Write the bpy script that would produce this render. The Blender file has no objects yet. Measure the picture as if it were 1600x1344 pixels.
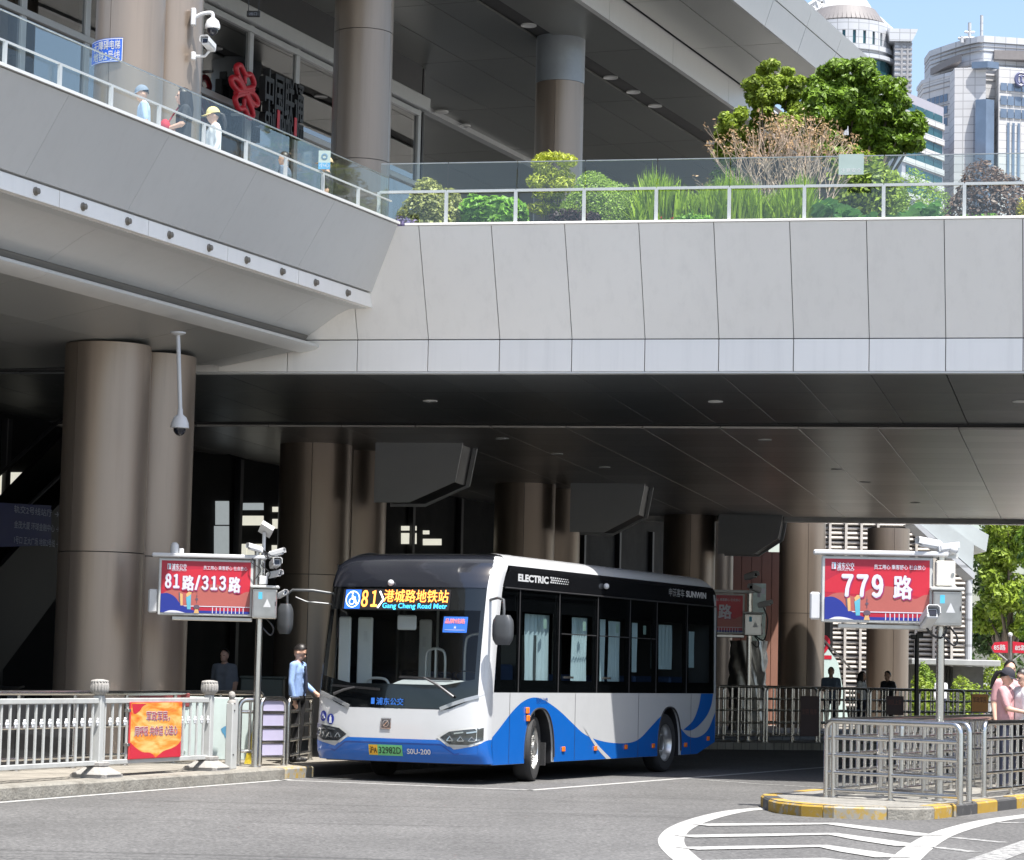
import bpy, bmesh, math, random
import numpy as np
from mathutils import Vector, Matrix
random.seed(7); RNG = np.random.default_rng(7)
sc = bpy.context.scene
COL = sc.collection
R = math.radians

# ------------------------------------------------------------------ camera
FPX = 4200.0                       # focal length for a picture 1600 px wide
CAMZ = 1.58
cam = bpy.data.cameras.new('camera'); cam_o = bpy.data.objects.new('camera', cam); COL.objects.link(cam_o)
cam.sensor_fit = 'HORIZONTAL'; cam.sensor_width = 36.0; cam.lens = 36.0 * FPX / 1600.0
cam.clip_start = 0.5; cam.clip_end = 6000
cam_o.matrix_world = Matrix.Translation((0, 0, CAMZ)) @ Matrix.Rotation(math.pi / 2 + math.atan(376 / FPX), 4, 'X') @ Matrix.Rotation(0.023, 4, 'Z')
sc.camera = cam_o

# ------------------------------------------------------------------ sky, sun, exposure
SUN = Vector((0.25, -0.34, 1.0)).normalized()          # direction towards the sun
w = bpy.data.worlds.new('World'); sc.world = w; w.use_nodes = True
nt = w.node_tree; nt.nodes.clear()
out = nt.nodes.new('ShaderNodeOutputWorld'); bg = nt.nodes.new('ShaderNodeBackground'); sky = nt.nodes.new('ShaderNodeTexSky')
sky.sky_type = 'NISHITA'; sky.sun_disc = False
sky.sun_elevation = math.asin(SUN.z); sky.sun_rotation = math.atan2(SUN.x, SUN.y)
sky.altitude = 10; sky.air_density = 1.0; sky.dust_density = 2.2; sky.ozone_density = 1.0
bg.inputs['Strength'].default_value = 0.12
nt.links.new(sky.outputs[0], bg.inputs['Color']); nt.links.new(bg.outputs[0], out.inputs['Surface'])
sl = bpy.data.lights.new('sun', 'SUN'); sl.energy = 4.8; sl.angle = R(0.53); sl.color = (1.0, 0.96, 0.9)
so = bpy.data.objects.new('sun', sl); COL.objects.link(so)
so.rotation_euler = SUN.to_track_quat('Z', 'Y').to_euler()
so.location = (20, -20, 60)
sc.view_settings.view_transform = 'Standard'; sc.view_settings.look = 'None'
sc.view_settings.gamma = 1.0; sc.view_settings.use_curve_mapping = False
sc.view_settings.exposure = 1.14
sc.cycles.max_bounces = 10; sc.cycles.diffuse_bounces = 5; sc.cycles.glossy_bounces = 4
sc.cycles.transparent_max_bounces = 24; sc.cycles.transmission_bounces = 6

# ------------------------------------------------------------------ layout helpers
CR = cam_o.matrix_world.to_3x3()
def ray(px, py): return CR @ Vector(((px - 800) / FPX, -(py - 672) / FPX, -1.0))
def atY(px, py, Y):
    d = ray(px, py); return Vector((0, 0, CAMZ)) + d * (Y / d.y)
def atZ(px, py, z):
    d = ray(px, py); return Vector((0, 0, CAMZ)) + d * ((z - CAMZ) / d.z)
ROT = lambda a: Matrix.Rotation(a, 4, 'Z')
AST = R(21.7); ABR = R(12.0); ABUS = R(24.0)

# ------------------------------------------------------------------ materials
MATS = {}
def _nodes(name):
    m = bpy.data.materials.new(name); m.use_nodes = True
    return m, m.node_tree, m.node_tree.nodes['Principled BSDF']
def mat(name, col, rough=0.5, metal=0.0, var=0.12, vscale=3.0, bump=0.0, bscale=40.0, spec=0.5, dirt=0.0, stretch=None, coat=0.0, emit=None, emit_s=0.0, island=0.0, coord='Object', objrand=0.0, streak=0.0):
    """principled material with uneven colour and gloss, optional fine relief and soft dirt"""
    if name in MATS: return MATS[name]
    m, t, b = _nodes(name); N = t.nodes; L = t.links
    b.inputs['Roughness'].default_value = rough; b.inputs['Metallic'].default_value = metal
    b.inputs['Specular IOR Level'].default_value = spec
    if coat: b.inputs['Coat Weight'].default_value = coat; b.inputs['Coat Roughness'].default_value = 0.06
    tc = N.new('ShaderNodeTexCoord'); src = tc.outputs[coord]
    if coord == 'World':
        pass
    if stretch:
        mp = N.new('ShaderNodeMapping'); mp.inputs['Scale'].default_value = stretch; L.new(src, mp.inputs[0]); src = mp.outputs[0]
    nz = N.new('ShaderNodeTexNoise'); nz.inputs['Scale'].default_value = vscale; nz.inputs['Detail'].default_value = 6; nz.inputs['Roughness'].default_value = 0.62
    L.new(src, nz.inputs['Vector'])
    mr = N.new('ShaderNodeMapRange'); mr.inputs['From Min'].default_value = 0.25; mr.inputs['From Max'].default_value = 0.75
    mr.inputs['To Min'].default_value = 1 - var; mr.inputs['To Max'].default_value = 1 + var
    L.new(nz.outputs['Fac'], mr.inputs['Value'])
    mx = N.new('ShaderNodeVectorMath'); mx.operation = 'SCALE'; mx.inputs[0].default_value = col[:3]
    L.new(mr.outputs[0], mx.inputs['Scale']); cout = mx.outputs[0]
    if objrand:
        oi = N.new('ShaderNodeObjectInfo'); m3 = N.new('ShaderNodeMapRange'); m3.inputs['To Min'].default_value = 1 - objrand; m3.inputs['To Max'].default_value = 1 + objrand; L.new(oi.outputs['Random'], m3.inputs['Value'])
        x3 = N.new('ShaderNodeVectorMath'); x3.operation = 'SCALE'; L.new(cout, x3.inputs[0]); L.new(m3.outputs[0], x3.inputs['Scale']); cout = x3.outputs[0]
    if streak:
        mp4 = N.new('ShaderNodeMapping'); mp4.inputs['Scale'].default_value = (5.0, 5.0, 0.22); L.new(tc.outputs['Object'], mp4.inputs[0])
        n4 = N.new('ShaderNodeTexNoise'); n4.inputs['Scale'].default_value = 1.3; n4.inputs['Detail'].default_value = 7; n4.inputs['Roughness'].default_value = 0.65; L.new(mp4.outputs[0], n4.inputs['Vector'])
        m4 = N.new('ShaderNodeMapRange'); m4.inputs['From Min'].default_value = 0.5; m4.inputs['From Max'].default_value = 0.78; m4.inputs['To Min'].default_value = 1.0; m4.inputs['To Max'].default_value = 1 - streak; L.new(n4.outputs['Fac'], m4.inputs['Value'])
        x4 = N.new('ShaderNodeVectorMath'); x4.operation = 'SCALE'; L.new(cout, x4.inputs[0]); L.new(m4.outputs[0], x4.inputs['Scale']); cout = x4.outputs[0]
    if island:
        gi = N.new('ShaderNodeNewGeometry'); m2 = N.new('ShaderNodeMapRange')
        m2.inputs['To Min'].default_value = 1 - island; m2.inputs['To Max'].default_value = 1 + island
        L.new(gi.outputs['Random Per Island'], m2.inputs['Value'])
        x2 = N.new('ShaderNodeVectorMath'); x2.operation = 'SCALE'; L.new(cout, x2.inputs[0]); L.new(m2.outputs[0], x2.inputs['Scale']); cout = x2.outputs[0]
    if dirt:
        n2 = N.new('ShaderNodeTexNoise'); n2.inputs['Scale'].default_value = vscale * 0.37; n2.inputs['Detail'].default_value = 8; n2.inputs['Roughness'].default_value = 0.7
        L.new(src, n2.inputs['Vector'])
        r2 = N.new('ShaderNodeMapRange'); r2.inputs['From Min'].default_value = 0.5; r2.inputs['From Max'].default_value = 0.75; r2.inputs['To Max'].default_value = dirt
        L.new(n2.outputs['Fac'], r2.inputs['Value'])
        mm = N.new('ShaderNodeMix'); mm.data_type = 'RGBA'; L.new(r2.outputs[0], mm.inputs['Factor']); L.new(cout, mm.inputs['A'])
        mm.inputs['B'].default_value = (0.09, 0.08, 0.065, 1); cout = mm.outputs['Result']
    L.new(cout, b.inputs['Base Color'])
    rr = N.new('ShaderNodeMapRange'); rr.inputs['To Min'].default_value = max(0.02, rough * 0.8); rr.inputs['To Max'].default_value = min(1, rough * 1.25)
    L.new(nz.outputs['Fac'], rr.inputs['Value']); L.new(rr.outputs[0], b.inputs['Roughness'])
    if bump:
        n3 = N.new('ShaderNodeTexNoise'); n3.inputs['Scale'].default_value = bscale; n3.inputs['Detail'].default_value = 4; L.new(src, n3.inputs['Vector'])
        bp = N.new('ShaderNodeBump'); bp.inputs['Strength'].default_value = bump; bp.inputs['Distance'].default_value = 0.02
        L.new(n3.outputs['Fac'], bp.inputs['Height']); L.new(bp.outputs[0], b.inputs['Normal'])
    if emit:
        b.inputs['Emission Color'].default_value = (*emit, 1); b.inputs['Emission Strength'].default_value = emit_s
    MATS[name] = m
    return m
def glass(name, tint, refl=1.0, ior=1.5, rough=0.0, base=0.0):
    """thin pane: clear tint plus mirror reflection growing towards grazing angles"""
    if name in MATS: return MATS[name]
    m = bpy.data.materials.new(name); m.use_nodes = True; t = m.node_tree; N = t.nodes; N.clear(); L = t.links
    o = N.new('ShaderNodeOutputMaterial'); mx = N.new('ShaderNodeMixShader'); tr = N.new('ShaderNodeBsdfTransparent'); gl = N.new('ShaderNodeBsdfGlossy')
    ge = N.new('ShaderNodeNewGeometry'); dt = N.new('ShaderNodeVectorMath'); dt.operation = 'DOT_PRODUCT'; L.new(ge.outputs['Incoming'], dt.inputs[0]); L.new(ge.outputs['Normal'], dt.inputs[1])
    ab = N.new('ShaderNodeMath'); ab.operation = 'ABSOLUTE'; L.new(dt.outputs['Value'], ab.inputs[0])
    om = N.new('ShaderNodeMath'); om.operation = 'SUBTRACT'; om.inputs[0].default_value = 1.0; L.new(ab.outputs[0], om.inputs[1])
    pw = N.new('ShaderNodeMath'); pw.operation = 'POWER'; pw.inputs[1].default_value = 5.0; L.new(om.outputs[0], pw.inputs[0])
    r0 = ((ior - 1) / (ior + 1)) ** 2
    fr = N.new('ShaderNodeMath'); fr.operation = 'MULTIPLY_ADD'; fr.inputs[1].default_value = 1 - r0; fr.inputs[2].default_value = r0; L.new(pw.outputs[0], fr.inputs[0])
    ma = N.new('ShaderNodeMath'); ma.operation = 'MULTIPLY_ADD'; ma.use_clamp = True; ma.inputs[1].default_value = refl; ma.inputs[2].default_value = base
    tr.inputs['Color'].default_value = (*tint, 1); gl.inputs['Roughness'].default_value = rough
    nz = N.new('ShaderNodeTexNoise'); nz.inputs['Scale'].default_value = 0.9; tc = N.new('ShaderNodeTexCoord'); bp = N.new('ShaderNodeBump')
    bp.inputs['Strength'].default_value = 0.03; bp.inputs['Distance'].default_value = 0.02
    L.new(tc.outputs['Object'], nz.inputs[0]); L.new(nz.outputs[0], bp.inputs['Height']); L.new(bp.outputs[0], gl.inputs['Normal'])
    L.new(fr.outputs[0], ma.inputs[0]); L.new(ma.outputs[0], mx.inputs[0]); L.new(tr.outputs[0], mx.inputs[1]); L.new(gl.outputs[0], mx.inputs[2]); L.new(mx.outputs[0], o.inputs[0])
    MATS[name] = m
    return m

# ------------------------------------------------------------------ mesh builder
ORG = {}
def root_of(o):
    while o.parent: o = o.parent
    return o
def thing(name, label, cat, frame=0.0, base=(0, 0, 0), org=(0, 0, 0), group=None, kind=None):
    """an Empty at base + Rz(frame) * org; its parts are given in frame coordinates about base"""
    o = bpy.data.objects.new(name, None); COL.objects.link(o); o.empty_display_size = 0.3
    o.location = Vector(base) + (ROT(frame) @ Vector(org)); o.rotation_euler = (0, 0, frame)
    ORG[o.name] = Vector(org)
    tag(o, label, cat, group, kind)
    return o
def tag(o, label=None, cat=None, group=None, kind=None):
    if label: o['label'] = label
    if cat: o['category'] = cat
    if group: o['group'] = group
    if kind: o['kind'] = kind
    return o
class MB:
    def __init__(s): s.v = []; s.f = []; s.m = []
    def add(s, vs, fs, mi=0):
        o = len(s.v); s.v.extend(tuple(v) for v in vs); s.f.extend(tuple(i + o for i in f) for f in fs); s.m.extend([mi] * len(fs)); return s
    def box(s, x0, x1, y0, y1, z0, z1, mi=0):
        vs = [(x, y, z) for z in (z0, z1) for y in (y0, y1) for x in (x0, x1)]
        return s.add(vs, [(0, 2, 3, 1), (4, 5, 7, 6), (0, 1, 5, 4), (2, 6, 7, 3), (0, 4, 6, 2), (1, 3, 7, 5)], mi)
    def cbox(s, x0, x1, y0, y1, z0, z1, c=0.01, mi=0):
        """box with chamfered edges"""
        vs = []; X = ((x0, x1), (y0, y1), (z0, z1))
        idx = {}
        for ix in (0, 1):
            for iy in (0, 1):
                for iz in (0, 1):
                    p = (X[0][ix], X[1][iy], X[2][iz]); sg = (1 if ix == 0 else -1, 1 if iy == 0 else -1, 1 if iz == 0 else -1)
                    for k in range(3):
                        q = list(p)
                        for j in range(3):
                            if j != k: q[j] += sg[j] * c
                        idx[(ix, iy, iz, k)] = len(vs); vs.append(tuple(q))
        fs = []
        for k in range(3):
            a, b = [j for j in range(3) if j != k]
            for e in (0, 1):
                ring = []
                for (ia, ib) in ((0, 0), (1, 0), (1, 1), (0, 1)):
                    t = [0, 0, 0]; t[k] = e; t[a] = ia; t[b] = ib; ring.append(idx[(*t, k)])
                fs.append(tuple(ring))
            for ia in (0, 1):
                for ib in (0, 1):
                    def g(e, kk):
                        t = [0, 0, 0]; t[k] = e; t[a] = ia; t[b] = ib; return idx[(*t, kk)]
                    fs.append((g(0, a), g(1, a), g(1, b), g(0, b)))
        for ix in (0, 1):
            for iy in (0, 1):
                for iz in (0, 1):
                    fs.append(tuple(idx[(ix, iy, iz, k)] for k in range(3)))
        return s.add(vs, fs, mi)
    def obox(s, c, size, M=None, mi=0):
        b = MB().box(-size[0] / 2, size[0] / 2, -size[1] / 2, size[1] / 2, -size[2] / 2, size[2] / 2)
        M = M or Matrix.Identity(3); c = Vector(c)
        return s.add([c + M @ Vector(v) for v in b.v], b.f, mi)
    def beam(s, p0, p1, wd, ht, mi=0, up=(0, 0, 1)):
        p0 = Vector(p0); p1 = Vector(p1); d = (p1 - p0); l = d.length; d.normalize()
        x = d.cross(Vector(up))
        if x.length < 1e-4: x = d.cross(Vector((0, 1, 0)))
        x.normalize(); z = x.cross(d)
        M = Matrix((x, d, z)).transposed()
        return s.obox((p0 + p1) / 2, (wd, l, ht), M, mi)
    def cyl(s, p0, p1, r0, r1=None, n=12, caps=True, mi=0):
        r1 = r0 if r1 is None else r1
        return s.tube([p0, p1], [r0, r1], n, caps, mi)
    def tube(s, pts, r, n=8, caps=True, mi=0):
        pts = [Vector(p) for p in pts]; k = len(pts)
        rs = r if isinstance(r, (list, tuple)) else [r] * k
        vs = []; prev = None
        for i, p in enumerate(pts):
            t = (pts[min(i + 1, k - 1)] - pts[max(i - 1, 0)]).normalized()
            if prev is None:
                x = t.cross(Vector((0, 0, 1)))
                if x.length < 1e-3: x = t.cross(Vector((0, 1, 0)))
                x.normalize()
            else:
                x = prev - t * prev.dot(t); x.normalize()
            prev = x; y = t.cross(x)
            for j in range(n):
                a = 2 * math.pi * j / n; vs.append(p + (x * math.cos(a) + y * math.sin(a)) * rs[i])
        fs = [(i * n + j, i * n + (j + 1) % n, (i + 1) * n + (j + 1) % n, (i + 1) * n + j) for i in range(k - 1) for j in range(n)]
        if caps: fs += [tuple(range(n - 1, -1, -1)), tuple(range((k - 1) * n, k * n))]
        return s.add(vs, fs, mi)
    def lathe(s, prof, c=(0, 0, 0), n=20, mi=0, M=None, cap=True):
        c = Vector(c); vs = []
        for (r, z) in prof:
            for j in range(n):
                a = 2 * math.pi * j / n; v = Vector((r * math.cos(a), r * math.sin(a), z)); vs.append(c + (M @ v if M else v))
        k = len(prof)
        fs = [(i * n + j, i * n + (j + 1) % n, (i + 1) * n + (j + 1) % n, (i + 1) * n + j) for i in range(k - 1) for j in range(n)]
        if cap: fs += [tuple(range(n - 1, -1, -1)), tuple(range((k - 1) * n, k * n))]
        return s.add(vs, fs, mi)
    def ball(s, c, r, n=14, m=8, mi=0, M=None):
        rr = r if isinstance(r, (tuple, list)) else (r, r, r); c = Vector(c); vs = []
        for i in range(m + 1):
            ph = math.pi * i / m
            for j in range(n):
                a = 2 * math.pi * j / n; v = Vector((rr[0] * math.sin(ph) * math.cos(a), rr[1] * math.sin(ph) * math.sin(a), rr[2] * math.cos(ph)))
                vs.append(c + (M @ v if M else v))
        fs = [(i * n + j, (i + 1) * n + j, (i + 1) * n + (j + 1) % n, i * n + (j + 1) % n) for i in range(m) for j in range(n)]
        return s.add(vs, fs, mi)
    def prism(s, poly, fn, h0, h1, mi=0):
        """poly in (a, b), swept from h0 to h1; fn(a, b, h) -> xyz"""
        n = len(poly); vs = [fn(a, b, h0) for a, b in poly] + [fn(a, b, h1) for a, b in poly]
        fs = [tuple(range(n)), tuple(range(2 * n - 1, n - 1, -1))] + [(i, n + i, n + (i + 1) % n, (i + 1) % n) for i in range(n)]
        return s.add(vs, fs, mi)
    def grid(s, fn, us, vs_, mi=0):
        nu, nv = len(us), len(vs_)
        vs = [fn(u, v) for v in vs_ for u in us]
        return s.add(vs, [(j * nu + i, j * nu + i + 1, (j + 1) * nu + i + 1, (j + 1) * nu + i) for j in range(nv - 1) for i in range(nu - 1)], mi)
    def mesh(s, name, mats, smooth=None, org=Vector((0, 0, 0)), fixn=True):
        me = bpy.data.meshes.new(name)
        me.from_pydata([tuple(Vector(v) - org) for v in s.v], [], s.f)
        for m in (mats if isinstance(mats, (list, tuple)) else [mats]): me.materials.append(m)
        if any(s.m): me.polygons.foreach_set('material_index', s.m)
        if fixn:
            bm = bmesh.new(); bm.from_mesh(me); bmesh.ops.remove_doubles(bm, verts=bm.verts, dist=1e-5)
            bmesh.ops.recalc_face_normals(bm, faces=bm.faces); bm.to_mesh(me); bm.free()
        if smooth:
            me.shade_smooth(); me.set_sharp_from_angle(angle=R(smooth))
        return me
    def build(s, name, mats, parent=None, smooth=None, label=None, kind=None, fixn=True):
        org = ORG[root_of(parent).name] if parent else Vector((0, 0, 0))
        o = bpy.data.objects.new(name, s.mesh(name, mats, smooth, org, fixn)); COL.objects.link(o); o.parent = parent
        if label: o['label'] = label
        if kind: o['kind'] = kind
        return o
def top(name, mb, mats, label, cat, base=None, group=None, kind=None, smooth=None, frame=0.0, framebase=(0, 0, 0)):
    """a thing that is one mesh: vertices in frame coordinates, origin put at base"""
    base = Vector(base) if base is not None else Vector((sum(v[0] for v in mb.v) / len(mb.v), sum(v[1] for v in mb.v) / len(mb.v), min(v[2] for v in mb.v)))
    o = bpy.data.objects.new(name, mb.mesh(name, mats, smooth, base)); COL.objects.link(o)
    o.location = Vector(framebase) + (ROT(frame) @ base); o.rotation_euler = (0, 0, frame)
    return tag(o, label, cat, group, kind)
def inst(me, name, parent, loc, rot=(0, 0, 0), scale=(1, 1, 1)):
    """another object sharing mesh data; loc in the root's frame coordinates"""
    o = bpy.data.objects.new(name, me); COL.objects.link(o); o.parent = parent
    o.location = Vector(loc) - (ORG[root_of(parent).name] if parent else Vector((0, 0, 0))); o.rotation_euler = rot; o.scale = scale
    return o
def struct(name, mb, mats, smooth=None, label=None, parent=None):
    o = mb.build(name, mats, parent, smooth); o['kind'] = 'structure'
    if label: o['label'] = label
    return o
def text_mb(body, size, M, bold=0.0, align='LEFT', extrude=0.0, width=None, spacing=1.0, mi=0):
    """lettering as flat mesh; M maps text plane (x right, y up, z out) to frame coordinates"""
    cu = bpy.data.curves.new('lettering', 'FONT'); cu.body = body; cu.size = size; cu.align_x = align; cu.align_y = 'BOTTOM_BASELINE'
    cu.offset = bold if all(ord(c_) < 0x2000 for c_ in body) else 0.0; cu.extrude = extrude; cu.resolution_u = 3; cu.space_character = spacing; cu.fill_mode = 'FRONT' if extrude == 0 else 'BOTH'
    o = bpy.data.objects.new('lettering', cu); COL.objects.link(o)
    dg = bpy.context.evaluated_depsgraph_get(); ev = o.evaluated_get(dg); me = ev.to_mesh()
    vs = [v.co.copy() for v in me.vertices]; fs = [tuple(p.vertices) for p in me.polygons]
    ev.to_mesh_clear(); bpy.data.objects.remove(o); bpy.data.curves.remove(cu)
    if width and vs:
        x0 = min(v.x for v in vs); x1 = max(v.x for v in vs); k = width / max(1e-6, x1 - x0)
        for v in vs: v.x = (v.x - x0) * k if align == 'LEFT' else ((v.x - (x0 + x1) / 2) * k)
    cu_cjk = any(ord(c_) >= 0x2000 for c_ in body)
    mb = MB(); mb.add([M @ v for v in vs], fs, mi)
    if bold and cu_cjk:
        for q, (dx, dy) in enumerate(((1, 0), (-1, 0), (0, 1), (0, -1), (.7, .7), (-.7, .7), (.7, -.7), (-.7, -.7))):
            mb.add([M @ (v + Vector((dx * bold, dy * bold, -.00025 * (q + 1)))) for v in vs], fs, mi)
    return mb
def plane_M(o, x, y):
    """matrix taking text plane to origin o, right x, up y"""
    x = Vector(x).normalized(); y = Vector(y).normalized(); z = x.cross(y)
    M = Matrix((x, y, z)).transposed().to_4x4(); M.translation = Vector(o); return M
def lerp(a, b, t): return a + (b - a) * t
def smoothpoly(pts, n=8, closed=False):
    """Catmull-Rom through points"""
    out = []; k = len(pts)
    rng = range(k) if closed else range(k - 1)
    for i in rng:
        P = [Vector(pts[(i + j) % k] if closed else pts[min(max(i + j, 0), k - 1)]) for j in (-1, 0, 1, 2)]
        for q in range(n):
            t = q / n
            out.append(0.5 * ((2 * P[1]) + (P[2] - P[0]) * t + (2 * P[0] - 5 * P[1] + 4 * P[2] - P[3]) * t * t + (3 * P[1] - P[0] - 3 * P[2] + P[3]) * t ** 3))
    if not closed: out.append(Vector(pts[-1]))
    return out

# ------------------------------------------------------------------ common materials
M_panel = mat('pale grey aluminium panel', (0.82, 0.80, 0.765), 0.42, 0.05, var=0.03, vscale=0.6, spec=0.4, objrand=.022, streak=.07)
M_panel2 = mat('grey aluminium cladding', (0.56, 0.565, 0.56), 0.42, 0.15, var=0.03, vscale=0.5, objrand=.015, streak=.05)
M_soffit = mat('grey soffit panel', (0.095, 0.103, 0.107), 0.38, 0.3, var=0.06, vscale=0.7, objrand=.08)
M_soffit_b = mat('brown grey soffit with plaza sheen', (0.44, 0.42, 0.40), 0.32, 0.3, var=0.08, vscale=0.9, stretch=(1, 4, 1), objrand=.12)  # base lightened to carry light reflected from the sunlit plaza
M_roofsof = mat('roof soffit panel', (0.22, 0.225, 0.21), 0.36, 0.3, var=0.05, vscale=0.5, objrand=.05)
M_joint = mat('dark joint', (0.05, 0.05, 0.05), 0.8, var=0.1)
M_colm = mat('bronze column cladding', (0.30, 0.245, 0.20), 0.36, 0.65, var=0.06, vscale=2.0, stretch=(1, 1, 0.15), objrand=.04, streak=.15)
M_dark = mat('dark granite', (0.02, 0.021, 0.024), 0.45, var=0.25, vscale=5)
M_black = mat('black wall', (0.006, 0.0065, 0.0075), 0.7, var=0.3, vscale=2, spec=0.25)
M_steel = mat('stainless steel tube', (0.58, 0.57, 0.55), 0.24, 1.0, var=0.08, vscale=6, stretch=(1, 1, 0.3))
M_steelb = mat('brushed steel box', (0.45, 0.44, 0.42), 0.34, 1.0, var=0.12, vscale=5)
M_white = mat('white enamel', (0.52, 0.53, 0.54), 0.35, var=0.05, vscale=8)
M_whited = mat('weathered white enamel', (0.48, 0.49, 0.48), 0.42, var=0.1, vscale=6, dirt=0.35)
M_pgrey = mat('pale grey fence paint', (0.40, 0.41, 0.40), 0.4, var=0.08, vscale=5, dirt=0.3)
M_stone = mat('carved white stone', (0.28, 0.27, 0.255), 0.75, var=0.12, vscale=9, bump=0.25, bscale=60, dirt=0.4)
M_blackp = mat('black plastic', (0.02, 0.02, 0.022), 0.35, var=0.2, vscale=10)
M_rubber = mat('tyre rubber', (0.026, 0.026, 0.027), 0.75, var=0.25, vscale=14, bump=0.2, bscale=80)
M_gframe = mat('grey window frame', (0.46, 0.47, 0.47), 0.4, 0.3, var=0.06)
G_clear = glass('clear railing glass', (0.94, 0.975, 0.96), 0.95, 1.52, base=0.004)
G_dark = glass('tinted facade glass', (0.16, 0.19, 0.20), 1.0, 1.9, base=0.25)

def asphalt():
    m, t, b = _nodes('asphalt'); N = t.nodes; L = t.links
    tc = N.new('ShaderNodeTexCoord'); src = tc.outputs['Object']
    n1 = N.new('ShaderNodeTexNoise'); n1.inputs['Scale'].default_value = 26; n1.inputs['Detail'].default_value = 5; n1.inputs['Roughness'].default_value = 0.7; L.new(src, n1.inputs[0])
    n2 = N.new('ShaderNodeTexNoise'); n2.inputs['Scale'].default_value = 0.35; n2.inputs['Detail'].default_value = 7; n2.inputs['Roughness'].default_value = 0.65; L.new(src, n2.inputs[0])
    vo = N.new('ShaderNodeTexVoronoi'); vo.inputs['Scale'].default_value = 30; L.new(src, vo.inputs['Vector'])
    r1 = N.new('ShaderNodeValToRGB'); r1.color_ramp.elements[0].position = 0.3; r1.color_ramp.elements[0].color = (0.052, 0.052, 0.053, 1)
    r1.color_ramp.elements[1].position = 0.72; r1.color_ramp.elements[1].color = (0.16, 0.158, 0.154, 1); L.new(n1.outputs['Fac'], r1.inputs[0])
    r2 = N.new('ShaderNodeMapRange'); r2.inputs['From Min'].default_value = 0.3; r2.inputs['From Max'].default_value = 0.7; r2.inputs['To Min'].default_value = 0.82; r2.inputs['To Max'].default_value = 1.12; L.new(n2.outputs['Fac'], r2.inputs['Value'])
    r3 = N.new('ShaderNodeMapRange'); r3.inputs['From Max'].default_value = 1.0; r3.inputs['To Min'].default_value = 0.7; r3.inputs['To Max'].default_value = 1.4; L.new(vo.outputs['Color'], r3.inputs['Value'])
    # tyre polish along the lane and thin sealed cracks
    mp = N.new('ShaderNodeMapping'); mp.inputs['Rotation'].default_value = (0, 0, R(22)); mp.inputs['Scale'].default_value = (0.55, 0.03, 1); L.new(src, mp.inputs[0])
    n4 = N.new('ShaderNodeTexNoise'); n4.inputs['Scale'].default_value = 1.2; n4.inputs['Detail'].default_value = 3; L.new(mp.outputs[0], n4.inputs[0])
    r4 = N.new('ShaderNodeMapRange'); r4.inputs['From Min'].default_value = 0.35; r4.inputs['From Max'].default_value = 0.65; r4.inputs['To Min'].default_value = 0.88; r4.inputs['To Max'].default_value = 1.06; L.new(n4.outputs['Fac'], r4.inputs['Value'])
    mp5 = N.new('ShaderNodeMapping'); mp5.inputs['Rotation'].default_value = (0, 0, R(12)); mp5.inputs['Scale'].default_value = (0.03, 1.0, 1); L.new(src, mp5.inputs[0])
    n5 = N.new('ShaderNodeTexNoise'); n5.inputs['Scale'].default_value = 0.28; n5.inputs['Detail'].default_value = 5; L.new(mp5.outputs[0], n5.inputs[0])
    m5 = N.new('ShaderNodeMath'); m5.operation = 'SUBTRACT'; m5.inputs[1].default_value = 0.5; L.new(n5.outputs['Fac'], m5.inputs[0])
    a5 = N.new('ShaderNodeMath'); a5.operation = 'ABSOLUTE'; L.new(m5.outputs[0], a5.inputs[0])
    r5 = N.new('ShaderNodeMapRange'); r5.inputs['From Min'].default_value = 0.0; r5.inputs['From Max'].default_value = 0.006; r5.inputs['To Min'].default_value = 0.6; r5.inputs['To Max'].default_value = 1.0; L.new(a5.outputs[0], r5.inputs['Value'])
    n6 = N.new('ShaderNodeTexNoise'); n6.inputs['Scale'].default_value = 1.7; n6.inputs['Detail'].default_value = 6; n6.inputs['Roughness'].default_value = 0.6; n6.inputs['Distortion'].default_value = 0.6; L.new(src, n6.inputs[0])
    r6 = N.new('ShaderNodeMapRange'); r6.inputs['From Min'].default_value = 0.6; r6.inputs['From Max'].default_value = 0.72; r6.inputs['To Min'].default_value = 1.0; r6.inputs['To Max'].default_value = 0.72; L.new(n6.outputs['Fac'], r6.inputs['Value'])
    c = r1.outputs[0]
    for r in (r2, r3, r4, r5, r6):
        x = N.new('ShaderNodeVectorMath'); x.operation = 'SCALE'; L.new(c, x.inputs[0]); L.new(r.outputs[0], x.inputs['Scale']); c = x.outputs[0]
    L.new(c, b.inputs['Base Color']); b.inputs['Roughness'].default_value = 0.82; b.inputs['Specular IOR Level'].default_value = 0.3
    bp = N.new('ShaderNodeBump'); bp.inputs['Strength'].default_value = 0.5; bp.inputs['Distance'].default_value = 0.006; L.new(n1.outputs['Fac'], bp.inputs['Height']); L.new(bp.outputs[0], b.inputs['Normal'])
    return m
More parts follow.
